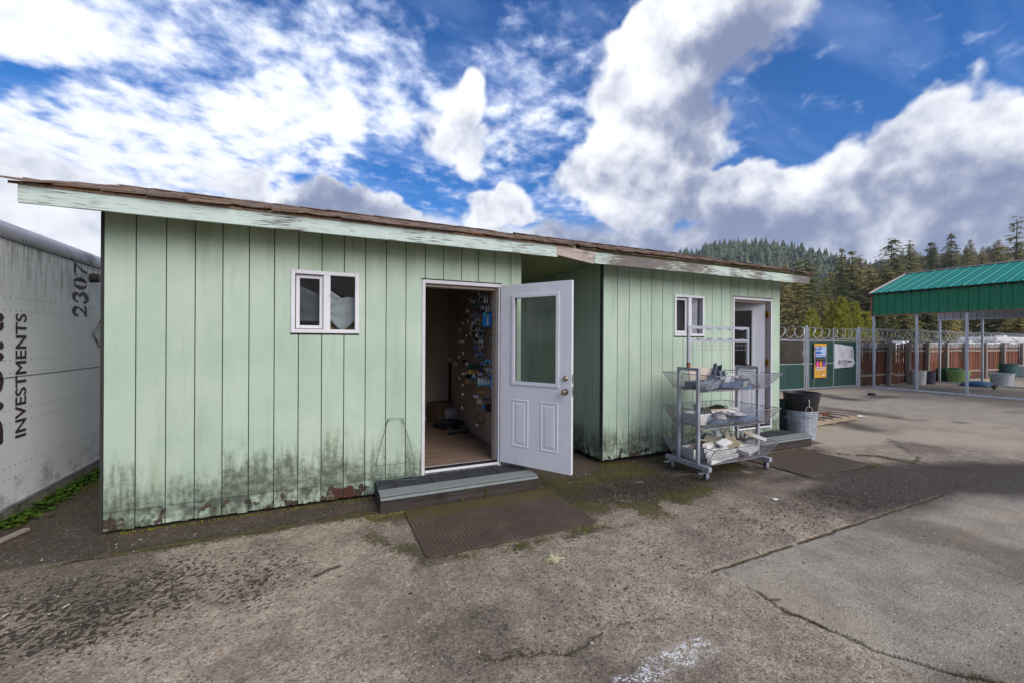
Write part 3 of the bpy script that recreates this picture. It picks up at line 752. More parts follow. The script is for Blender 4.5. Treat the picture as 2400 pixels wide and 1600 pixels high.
    seam = np.minimum.reduce([seg_dist(wx, wy, px((1880, 948), (1990, 962), (2130, 980), (2290, 990), (2420, 1010))), seg_dist(wx, wy, px((1930, 925), (1990, 935), (2080, 928))), seg_dist(wx, wy, px((1900, 990), (1960, 985), (2020, 1002)))])
    damp = np.maximum(damp, 0.85*sstep(-seam, -.55, -.12)*sstep(n1, .3, .55)*(X > 9))
    moss = np.maximum(moss, 0.5*sstep(-seam, -.4, -.1)*sstep(n2, .45, .65)*(X > 9))
    # dark spot
    damp = np.maximum(damp, 0.9*sstep(-seg_dist(jx, jy, px((742, 1345), (770, 1330), (790, 1325))), -0.035, -0.015))
    # pitted surface
    r_l = np.exp(-(((X - 0.35)/1.15)**2 + ((Y + 1.20)/0.55)**2)) * 1.1; r_r = np.exp(-(((X - 4.9)/1.0)**2 + ((Y + 0.95)/0.40)**2)) * 1.25
    r_b = 0.50*np.exp(-(((X - 3.6)/1.6)**2 + ((Y + 2.2)/0.9)**2)); r_c = 0.55*sstep(X, 4.2, 4.6)*np.exp(-((Y + 3.45)/.35)**2)
    reg = np.clip(np.maximum.reduce([r_l, r_r, r_b*.7, r_c, 0.14 + 0.0*X]), 0, 1)
    pitn = 0.55*n3 + 0.45*n4
    pit = np.clip(reg*1.15 + (n2 - .5)*.9*np.minimum(1, reg*2.2) - .12, 0, 1) * (1 - slab*0.9)
    # worn paint mark
    q = [tuple(G(1475, 1590)[:2]), tuple(G(1735, 1478)[:2])]
    pd = seg_dist(X, Y, q); paint = sstep(-pd, -0.085, -0.045) * sstep(n2, .35, .55)
    # relief
    Z = (n2 - .5)*0.010 + (n3 - .5)*0.006*(1 - slab*.6) + (n4 - .5)*0.003 - pit*n4*0.006 - crack*0.008 + moss*n3*0.008 - slab*0.004
    fl = np.exp(-np.maximum(near - 6, 0)/4.0); Z *= fl
    Z += -0.010 * sstep(near, 20, 40) - 0.004
    # shallow scratches swept over the left part
    for k in range(22):
        r = random.Random(100 + k); a0 = (r.uniform(-0.2, 1.7), r.uniform(-1.9, -0.7)); ang = r.uniform(-2.05, -1.75); L = r.uniform(.12, .5)
        dd = seg_dist(X, Y, [a0, (a0[0] + math.cos(ang)*L, a0[1] + math.sin(ang)*L)])
        pit *= 1 - 0.9*sstep(-dd, -0.011, -0.004); sand = np.maximum(sand, 0.45*sstep(-dd, -0.007, -0.002)*sstep(n3, .3, .55))
    me = bpy.data.meshes.new('ground'); ny, nx = X.shape
    co = np.stack([X, Y, Z], -1).reshape(-1, 3)
    i = np.arange(ny*nx).reshape(ny, nx); q = np.stack([i[:-1, :-1], i[:-1, 1:], i[1:, 1:], i[1:, :-1]], -1).reshape(-1, 4)
    me.vertices.add(len(co)); me.vertices.foreach_set('co', co.ravel())
    me.loops.add(q.size); me.loops.foreach_set('vertex_index', q.ravel().astype(np.int32))
    me.polygons.add(len(q)); me.polygons.foreach_set('loop_start', np.arange(0, q.size, 4, dtype=np.int32)); me.polygons.foreach_set('loop_total', np.full(len(q), 4, np.int32))
    me.update(calc_edges=True); me.polygons.foreach_set('use_smooth', np.ones(len(q), bool))
    for nm, ch in (('mask_a', (moss, damp, slab, np.ones_like(X))), ('mask_b', (crack, paint, sand, pit))):
        at = me.attributes.new(nm, 'FLOAT_COLOR', 'POINT'); at.data.foreach_set('color', np.stack(ch, -1).reshape(-1).astype(np.float32))
    me.materials.append(MATS['ground'])
    o = link('ground', me); o['kind'] = 'structure'; o['label'] = 'cracked sandy asphalt yard with moss and a newer slab'
    return o
build_ground()
# ---------------------------------------------------------------- sheds
FLOOR_Z = 0.20
EAVE_Y, EAVE_Z, PITCH, RIDGE_Y = -0.375, 2.735, 0.303, 1.5
def roof_z(Y): return EAVE_Z + PITCH*(Y - EAVE_Y) if Y <= RIDGE_Y else EAVE_Z + PITCH*(2*RIDGE_Y - Y - EAVE_Y)
def front(Y0=0.0): return lambda u, z, d: (u, Y0 - d, z)
def side(X0): return lambda u, z, d: (X0 - d, u, z)
def cut(x0, x1, z0, z1, holes):
    R = [(x0, x1, z0, z1)]
    for hx0, hx1, hz0, hz1 in holes:
        N = []
        for a, b, c, d in R:
            if b <= hx0 or a >= hx1 or d <= hz0 or c >= hz1: N.append((a, b, c, d)); continue
            if a < hx0: N.append((a, hx0, c, d)); a = hx0
            if b > hx1: N.append((hx1, b, c, d)); b = hx1
            if c < hz0: N.append((a, b, c, hz0))
            if d > hz1: N.append((a, b, hz1, d))
        R = N
    return R
def pbox(mb, P, u0, u1, z0, z1, d0, d1):
    return mb.hexa([P(u0, z0, d1), P(u1, z0, d1), P(u1, z0, d0), P(u0, z0, d0), P(u0, z1, d1), P(u1, z1, d1), P(u1, z1, d0), P(u0, z1, d0)])
def board_wall(parent, name, P, edges, z0, ztop, seam, holes, rs, jag=True):
    mb = MB()
    for a, b, c, d in cut(edges[0], edges[-1], z0 + .01, min(ztop(edges[0]), ztop(edges[-1])), holes): pbox(mb, P, a, b, c, d, -0.045, 0.0)
    wall = mb.build(name, 'backing', parent, fix=False)
    g = 0.0042
    for i, (a, b) in enumerate(zip(edges[:-1], edges[1:])):
        for lo, hi, proud in ((z0 + rs.uniform(-.006, .004), seam - 0.002, 0.0125), (seam + 0.002, min(ztop(a), ztop(b)), 0.011)):
            rc = cut(a + g, b - g, lo, hi, holes)
            rc = [r for r in rc if r[1]-r[0] > .004 and r[3]-r[2] > .004]
            if not rc: continue
            m = MB()
            for r in rc:
                pr = proud + rs.uniform(-.0008, .0008)
                if jag and r[2] == lo and lo < seam:      # ragged lower edge
                    k = 5
                    for j in range(k):
                        pbox(m, P, r[0] + (r[1]-r[0])*j/k, r[0] + (r[1]-r[0])*(j+1)/k, r[2] + rs.uniform(0, .012), r[3], 0.001, pr)
                else: pbox(m, P, *r, 0.001, pr)
            m.build('siding_board', 'siding', wall, fix=False)
    return wall

SHINGLES = []
for k in range(6):
    r = random.Random(40 + k); mb = MB(); w = r.uniform(.26, .32); L = .215; t = .009
    nx = 5; c1 = r.uniform(-.012, .012); c2 = r.uniform(0, .012)
    def top(i, j, z): 
        u = i/nx; return ((u - .5)*w, j*L + (r.uniform(-.006, .006) if j == 0 else 0), z + (c2*(2*u-1)**2 + c1*(u-.5))*(1-j))
    lo0 = [top(i, 0, 0) for i in range(nx+1)]; hi0 = [(p[0], p[1], p[2]+t) for p in lo0]; lo1 = [top(i, 1, 0) for i in range(nx+1)]; hi1 = [(p[0], p[1], p[2]+t*.6) for p in lo1]
    vs = lo0 + hi0 + lo1 + hi1; n_ = nx+1; fs = []
    for i in range(nx): fs += [(i, i+1, n_+i+1, n_+i), (n_+i, n_+i+1, 3*n_+i+1, 3*n_+i), (i+1, i, 2*n_+i, 2*n_+i+1)]
    fs += [(0, n_, 3*n_, 2*n_), (nx, 2*n_+nx, 3*n_+nx, n_+nx)]
    mb.add(vs, fs); SHINGLES.append((mb.mesh('shingle', 'shingle'), w))
def build_roof(parent, x0, x1, seed):
    r = random.Random(seed); mb = MB(); P = lambda x, Y, dz=0: (x, Y, roof_z(Y) + dz)
    t = -0.022; ye = EAVE_Y + .03
    for ya, yb in ((ye, RIDGE_Y), (RIDGE_Y, 2*RIDGE_Y - ye)):
        mb.hexa([P(x0+.02, ya, t-.02), P(x1-.02, ya, t-.02), P(x1-.02, yb, t-.02), P(x0+.02, yb, t-.02), P(x0+.02, ya, t), P(x1-.02, ya, t), P(x1-.02, yb, t), P(x0+.02, yb, t)])
    roof = mb.build('roof', 'shingle', parent)
    ang = math.atan(PITCH); slope = (RIDGE_Y - EAVE_Y)/math.cos(ang); ex = .148; n = 0; row = 0
    s = 0.0
    while s < slope - .06:
        x = x0 + (row % 2)*-.13 - .03
        while x < x1 - .05:
            me, w = r.choice(SHINGLES)
            o = link('shingle', me, roof); n += 1
            sj = s + r.uniform(-.014, .014)
            Y = EAVE_Y + sj*math.cos(ang)
            o.location = (min(max(x + w/2, x0 + w/2 - .02), x1 - w/2 + .03), Y, EAVE_Z + sj*math.sin(ang) - .016 + r.uniform(0, .005))
            o.rotation_euler = (ang + r.uniform(-.010, .045), r.uniform(-.012, .012), r.uniform(-.02, .02)); x += w + r.uniform(.002, .008)
        s += ex; row += 1
    m = MB()
    for k in range(int((x1-x0)/.3)):
        a = x0 + k*.3; z = roof_z(RIDGE_Y) + .004 + r.uniform(0, .008)
        m.add([(a-.01, RIDGE_Y-.11, z-.03), (a+.29, RIDGE_Y-.11, z-.035), (a+.29, RIDGE_Y, z+.004), (a-.01, RIDGE_Y, z+.010), (a+.29, RIDGE_Y+.11, z-.035), (a-.01, RIDGE_Y+.11, z-.03)], [(0, 1, 2, 3), (3, 2, 4, 5)])
    m.build('ridge_cap', 'shingle', roof)
    return roof

def bars(mb, P, u0, u1, z0, z1, w, d0, d1, wt=None, wb=None):
    wt = w if wt is None else wt; wb = w if wb is None else wb
    pbox(mb, P, u0, u0+w, z0, z1, d0, d1); pbox(mb, P, u1-w, u1, z0, z1, d0, d1)
    pbox(mb, P, u0+w, u1-w, z1-wt, z1, d0, d1-.001); pbox(mb, P, u0+w, u1-w, z0, z0+wb, d0, d1-.001)
def window(parent, P, u0, u1, z0, z1, curtain):
    W_, H_ = u1-u0, z1-z0
    mb = MB(); bars(mb, P, u0, u1, z0, z1, .036, -.05, .024)
    um = u0 + W_*.515
    pbox(mb, P, um-.032, um+.032, z0+.03, z1-.03, -.05, .019)
    win = mb.build('window', 'vinyl_white', parent, bevel=.004)
    m = MB(); bars(m, P, u0+.042, um-.034, z0+.042, z1-.042, .032, -.045, -.012); m.build('sash', 'vinyl_white', win, bevel=.003)
    m = MB(); m.add([P(u0+.07, z0+.07, -.03), P(um-.06, z0+.07, -.03), P(um-.06, z1-.07, -.03), P(u0+.07, z1-.07, -.03)], [(0, 1, 2, 3)]); m.build('pane', 'glass', win)
    m = MB(); m.add([P(um+.033, z0+.037, -.03), P(u1-.037, z0+.037, -.03), P(u1-.037, z1-.037, -.03), P(um+.033, z1-.037, -.03)], [(0, 1, 2, 3)]); m.build('pane', 'glass', win)
    m = MB(); pbox(m, P, u0-.004, u1+.004, z0-.014, z0-.003, -.02, .016); m.build('sill', 'dark_gap', win)
    if curtain == 1:
        def cloth(ua, ub, top, bot, d, name, mat, k):
            def f(s, t):
                zt = top(s); zb = bot(s); z = zb + (zt-zb)*t
                return P(ua + (ub-ua)*s, z, d + .010*math.sin(s*9 + k) * (1-t*.5) + .006*math.sin(t*14+k))
            MB().sheet(f, 18, 14).build(name, mat, win, smooth='all')
        h = lambda v: z0 + H_*v
        cloth(um+.0, u1, lambda s: h(.46 + .16*math.sin(max(0, s-.1)*2.6)), lambda s: h(.30 - .25*(1-abs(2*s-1)**1.4)), -.10, 'curtain', 'curtain', 0)
        cloth(um+.0, u1, lambda s: h(.76 - .34*s), lambda s: h(.35), -.13, 'curtain', 'curtain', 1.5)
        cloth(u0, um, lambda s: h(.84 - .26*s), lambda s: h(.20), -.12, 'curtain', 'blind', 2)
        m = MB(); pbox(m, P, um, u1, z0, z0+H_*.30, -.16, -.155); m.build('backing_card', 'manila', win)
    else:
        m = MB()
        for k in range(26):
            z = z0+.06 + k*(H_-.1)/26; m.add([P(u0+.05, z, -.09), P(um-.04, z, -.09), P(um-.04, z+.016, -.075), P(u0+.05, z+.016, -.075)], [(0, 1, 2, 3)])
        m.build('blind', 'blind', win)
        def f(s, t):
            zt = z0 + .20 - .03*s; return P(um+.02 + (u1-um-.05)*s, z0 + (zt-z0)*t + .03*math.sin(s*3)*(1-t), -.12 + .02*math.sin(t*22))
        MB().sheet(f, 10, 22).build('curtain', 'curtain', win, smooth='all')
        m = MB(); pbox(m, P, u1-.10, u1-.045, z0+.02, z1-.02, -.16, -.15); m.build('curtain', 'blind', win)
    return win

def shell(parent, x0, x1, y1, holes, zt, floor_mat='floor_plank', peg=True):
    iz = 2.62
    m = MB(); m.box(x0+.05, x1-.05, 0.05, y1-.05, 0.06, FLOOR_Z); m.build('floor', floor_mat, parent)
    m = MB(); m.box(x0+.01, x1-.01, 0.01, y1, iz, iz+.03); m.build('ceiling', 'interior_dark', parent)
    m = MB()
    for a, b, c, d in cut(x0+.05, x1-.05, FLOOR_Z, iz, holes): m.box(a, b, .047, .062, c, d)
    m.build('wall_lining', 'interior_wall', parent)
    m = MB(); m.box(x1-.07, x1-.05, .065, y1-.07, FLOOR_Z+.002, iz-.002); m.build('wall_lining', 'pegboard' if peg else 'interior_wall', parent)
    m = MB(); m.box(x0+.05, x0+.07, .065, y1-.07, FLOOR_Z+.002, iz-.002); m.build('wall_lining', 'interior_wall', parent)
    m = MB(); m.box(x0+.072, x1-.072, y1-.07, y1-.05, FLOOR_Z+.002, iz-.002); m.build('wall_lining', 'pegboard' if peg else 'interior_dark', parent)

Z_TOP = lambda u: 2.70
# --- first shed -------------------------------------------------------------
SA = thing('shed', 'pale green board shed with the white half-glass door swung open outwards', 'shed', (0, 0, 0))
A_EDGES = [0.0] + [0.2067 + .2032*k for k in range(18)] + [3.80]
A_WIN = (1.36, 1.97, 1.67, 2.275); A_DOOR = (2.625, 3.525, -0.0, 2.25)
A_HOLES = [(A_WIN[0]+.01, A_WIN[1]-.01, A_WIN[2]+.01, A_WIN[3]-.01), (A_DOOR[0], A_DOOR[1], 0.165, A_DOOR[3])]
board_wall(SA, 'front_wall', front(), A_EDGES, 0.022, Z_TOP, 0.176, A_HOLES, random.Random(3))
m = MB(); m.box(0.0, .045, 0.048, 2.95, .03, 2.69); m.build('side_wall', 'siding', SA)
m = MB(); m.box(3.755, 3.80, 0.048, 2.95, .03, 2.69); m.build('side_wall', 'siding', SA)
m = MB(); m.box(0.0, 3.80, 2.952, 3.0, .03, 2.69); m.build('rear_wall', 'siding', SA)
m = MB()
for a in (0.0, 3.755): m.add([(a, 0, 2.69), (a, 3.0, 2.69), (a, RIDGE_Y, roof_z(RIDGE_Y)-.05), (a+.045, 0, 2.69), (a+.045, 3.0, 2.69), (a+.045, RIDGE_Y, roof_z(RIDGE_Y)-.05)], [(0, 1, 2), (5, 4, 3), (0, 2, 5, 3), (1, 4, 5, 2), (0, 3, 4, 1)])
m.build('gable', 'siding', SA)
m = MB(); m.box(-.022, -.002, -.006, .05, .01, 2.69); m.build('corner_trim', 'dark_seam', SA)
shell(SA, 0, 3.80, 3.0, A_HOLES, 2.6)
build_roof(SA, -.42, 4.37, 5)
m = MB(); m.box(-.355, 4.105, -.335, -.312, 2.575, 2.712); m.build('fascia_board', 'fascia_paint', SA, bevel=.003)
m = MB(); m.hexa([(-.352, -.311, 2.58), (-.330, -.311, 2.58), (-.330, RIDGE_Y, 3.13), (-.352, RIDGE_Y, 3.13), (-.352, -.311, 2.712), (-.330, -.311, 2.712), (-.330, RIDGE_Y, 3.27), (-.352, RIDGE_Y, 3.27)]); m.build('rake_board', 'fascia_paint', SA)
m = MB(); m.box(-.328, 4.365, -.310, -.013, 2.695, 2.712); m.build('soffit', 'soffit', SA)
window(SA, front(), *A_WIN, 1)

def door_frame(parent, d, zb, inner):
    u0, u1, z1 = d[0], d[1], d[3]; P = front(); m = MB()
    pbox(m, P, u0-.012, u0+.022, zb-.06, z1+.01, -.04, .022); pbox(m, P, u1-.022, u1+.014, zb-.06, z1+.01, -.04, .020); pbox(m, P, u0+.022, u1-.022, z1-.026, z1+.012, -.04, .019)
    fr = m.build('door_frame', 'trim_white', parent, bevel=.003)
    m = MB(); pbox(m, P, u0+.004, u0+.030, zb, z1-.028, -.16, -.041); pbox(m, P, u1-.030, u1-.004, zb, z1-.028, -.16, -.041); pbox(m, P, u0+.031, u1-.031, z1-.054, z1-.030, -.16, -.041)
    m.build('jamb', 'jamb', fr)
    m = MB(); pbox(m, P, u0-.02, u1+.015, z1+.0125, z1+.024, 0, .017); m.build('head_gap', 'dark_gap', fr)
    m = MB(); pbox(m, P, u0+.024, u1-.024, zb-.030, zb-.004, -.12, .030); m.build('threshold', 'vinyl_white', fr, bevel=.004)
    m = MB(); pbox(m, P, u0+.024, u1-.024, zb-.004, zb+.010, -.05, .010); m.build('threshold_strip', 'dark_gap', fr)
    return fr
door_frame(SA, A_DOOR, 0.205, 'pegboard')

def door_leaf(parent, hinge, ang, zb, w=.905, h=2.03, flip=1):
    # local: x along the leaf from the hinge, y thickness, z up
    t = .021; gx0, gx1, gz0, gz1 = .185, .735, .93, 1.885
    mb = MB()
    for a, b, c, d in cut(0, w, 0, h, [(gx0, gx1, gz0, gz1)]): mb.box(a, b, -t, t, c, d)
    door = mb.build('door', 'door_white', parent)
    door.location = (hinge[0], hinge[1], zb); door.rotation_euler = (0, 0, ang)
    for sgn in (-1, 1):
        m = MB()
        y0, y1 = (sgn*t, sgn*(t + .012))
        ya, yb = min(y0, y1), max(y0, y1)
        o = .028
        m.box(gx0-o, gx0+.012, ya, yb, gz0-o, gz1+o); m.box(gx1-.012, gx1+o, ya, yb, gz0-o, gz1+o); m.box(gx0+.012, gx1-.012, ya, yb-.0005, gz1-.012, gz1+o); m.box(gx0+.012, gx1-.012, ya, yb-.0005, gz0-o, gz0+.012)
        m.build('glazing_bead', 'door_white', door, bevel=.004)
        for pa, pb in ((.165, .385), (.535, .755)):       # embossed lower panels
            m = MB(); Q = [(pa, .20), (pb, .20), (pb, .74), (pa, .74)]; cx, cz = (pa+pb)/2, .47
            def ring(ins, y): return [(p[0] + (ins if p[0] < cx else -ins), sgn*(t+y), p[1] + (ins if p[1] < cz else -ins)) for p in Q]
            vs = ring(0, .0005) + ring(.012, .006) + ring(.024, .001) + ring(.040, .001) + ring(.060, .005)
            fs = [(k*4+i, k*4+(i+1) % 4, k*4+4+(i+1) % 4, k*4+4+i) for k in range(4) for i in range(4)] + [(16, 17, 18, 19)]
            m.add(vs, fs); m.build('panel', 'door_white', door)
        m = MB(); m.lathe([(.0, .062), (.020, .061), (.027, .050), (.027, .040), (.014, .030), (.012, .012), (.034, .010), (.034, .0)], n=20, ax='y')
        for k, zc in ((0, .865),):
            kn = MB(); kn.v = [(w-.068+p[0], sgn*(t + p[1]), zc + p[2]) for p in m.v]; kn.f = m.f; kn.build('knob', 'nickel', door, smooth=True)
        m = MB(); m.lathe([(.0, .022), (.020, .021), (.026, .012), (.030, .0)], n=20, ax='y')
        kn = MB(); kn.v = [(w-.068+p[0], sgn*(t + p[1]), 1.005 + p[2]) for p in m.v]; kn.f = m.f; kn.build('deadbolt', 'nickel', door, smooth=True)
    m = MB(); m.add([(gx0, 0, gz0), (gx1, 0, gz0), (gx1, 0, gz1), (gx0, 0, gz1)], [(0, 1, 2, 3)]); m.build('pane', 'glass', door)
    m = MB(); m.box(w+.0005, w+.0025, -.010, .010, .82, .92); m.box(w+.0005, w+.0025, -.010, .010, .96, 1.05); m.box(w+.002, w+.012, -.006, .006, .856, .876); m.build('latch_plate', 'nickel', door)
    for zc in (.22, 1.02, 1.82):
        m = MB(); m.tube([(-.008, 0, zc-.05), (-.008, 0, zc+.05)], .008, 8); m.box(-.004, .001, -.019, .019, zc-.05, zc+.05); m.build('hinge', 'hinge_brass', door)
    return door
door_leaf(SA, (3.538, -.030), math.atan2(-.80, .50), .212)

# --- second shed ------------------------------------------------------------
SB = thing('shed', 'pale green board shed behind the wheeled rack, its door opening inwards', 'shed', (0, 0, 0))
X2, X3 = 4.985, 8.585
gb = np.linspace(WY(1445.5, 800)[0], WY(1807.4, 800)[0], 17)
B_EDGES = [X2] + list(gb) + [X3]
B_WIN = (6.235, 6.83, 1.69, 2.285); B_DOOR = (7.46, 8.37, 0, 2.30)
B_HOLES = [(B_WIN[0]+.01, B_WIN[1]-.01, B_WIN[2]+.01, B_WIN[3]-.01), (B_DOOR[0], B_DOOR[1], .215, B_DOOR[3])]
board_wall(SB, 'front_wall', front(), B_EDGES, 0.05, Z_TOP, 0.235, B_HOLES, random.Random(8))
gs = sorted([WX(v, 800, X2)[1] for v in (1257.7, 1270.7, 1284.5, 1299.3, 1315.7, 1331.8, 1349.6, 1368.4, 1388.6)])
gs = [0.0] + gs + [gs[-1] + .2032*k for k in range(1, 6)]
gs = [v for v in gs if v < 2.98] + [3.0]
board_wall(SB, 'side_wall', side(X2 + .012), gs, 0.05, Z_TOP, 0.215, [], random.Random(9))
m = MB(); m.box(X3-.045, X3, .048, 2.95, .03, 2.69); m.build('side_wall', 'siding', SB)
m = MB(); m.box(X2, X3, 2.952, 3.0, .03, 2.69); m.build('rear_wall', 'siding', SB)
m = MB()
for a in (X2+.001, X3-.045): m.add([(a, 0, 2.69), (a, 3.0, 2.69), (a, RIDGE_Y, roof_z(RIDGE_Y)-.05), (a+.045, 0, 2.69), (a+.045, 3.0, 2.69), (a+.045, RIDGE_Y, roof_z(RIDGE_Y)-.05)], [(0, 1, 2), (5, 4, 3), (0, 2, 5, 3), (1, 4, 5, 2), (0, 3, 4, 1)])
m.build('gable', 'siding', SB)
m = MB(); m.box(X2-.001, X2+.012, -.0145, -.0125, .03, 2.69); m.build('corner_gap', 'dark_seam', SB)
shell(SB, X2, X3, 3.0, B_HOLES, 2.6, peg=False)
build_roof(SB, 4.39, 8.90, 6)
m = MB(); m.hexa([(4.62, -.331, 2.545), (8.84, -.331, 2.552), (8.84, -.308, 2.552), (4.62, -.308, 2.545), (4.62, -.331, 2.682), (8.84, -.331, 2.672), (8.84, -.308, 2.672), (4.62, -.308, 2.682)]); m.build('fascia_board', 'fascia_worn', SB, bevel=.003)
m = MB(); m.hexa([(8.80, -.306, 2.55), (8.822, -.306, 2.55), (8.822, RIDGE_Y, 3.12), (8.80, RIDGE_Y, 3.12), (8.80, -.306, 2.672), (8.822, -.306, 2.672), (8.822, RIDGE_Y, 3.26), (8.80, RIDGE_Y, 3.26)]); m.build('rake_board', 'fascia_worn', SB)
m = MB(); m.box(4.395, 8.798, -.306, -.013, 2.692, 2.709); m.build('soffit', 'soffit', SB)
window(SB, front(), *B_WIN, 2)
frB = door_frame(SB, B_DOOR, 0.255, None)
for zc in (.48, 1.28, 2.06):
    m = MB(); m.box(8.328, 8.3395, .015, .060, zc-.055, zc+.055); m.tube([(8.332, .012, zc-.055), (8.332, .012, zc+.055)], .009, 8); m.build('hinge', 'hinge_brass', frB)
m = MB(); m.box(8.322, 8.3275, .062, .072, .27, 2.24); m.build('hinge_gap', 'dark_gap', frB)
door_leaf(SB, (8.335, .075), math.pi - RAD(48), .262)
# unpainted plank that bridges the two fascias
q = [WY(1303.5, 574.5, -.338), WY(1303.5, 597.5, -.338), WY(1391, 619, -.338), WY(1391.5, 591, -.338)]
mb = MB(); bk = [(p[0], p[1] + .022, p[2]) for p in q]
mb.hexa([tuple(q[1]), tuple(q[2]), bk[2], bk[1], tuple(q[0]), tuple(q[3]), bk[3], bk[0]])
o = mb.build('plank', 'bare_plank', bevel=.002); base_at(o, q[1]); tag(o, 'unpainted weathered plank bridging the two green fascia boards', 'plank')
# cover over the gap between the sheds
mb = MB(); mb.box(3.81, 4.97, .0, 2.99, 2.655, 2.685); o = mb.build('gap_ceiling', 'soffit', SB)

# small hooks under the eaves
def eave_hook(px, py, label):
    c = WY(px, py, -.06); m = MB(); t = 2.695
    m.tube([(c[0], -.06, t), (c[0], -.06, c[2]+.02), (c[0]+.008, -.06, c[2]), (c[0]+.018, -.06, c[2]+.008)], .003, 6)
    o = m.build('hook', 'galv_wire'); base_at(o, (c[0], -.06, t)); tag(o, label, 'hook')
eave_hook(451, 548, 'thin wire hook hanging under the eave beside the plain wall end')
eave_hook(824, 582, 'thin wire hook hanging under the eave above the curtained window')
c = WY(1255, 612, -.2); m = MB(); rr = random.Random(2)
for k in range(9):
    a = rr.uniform(0, 6.28); d = rr.uniform(.01, .03)
    m.tube([(c[0], -.2, 2.694), (c[0] + .3*d*math.cos(a), -.2 + .3*d*math.sin(a), 2.66), (c[0]+d*math.cos(a), -.2 + d*math.sin(a), 2.66 - rr.uniform(.03, .075))], .0022, 4)
o = m.build('frayed_cord', 'straw'); base_at(o, (c[0], -.2, 2.694)); tag(o, 'frayed pale cord end dangling from the eave above the open white door', 'cord')
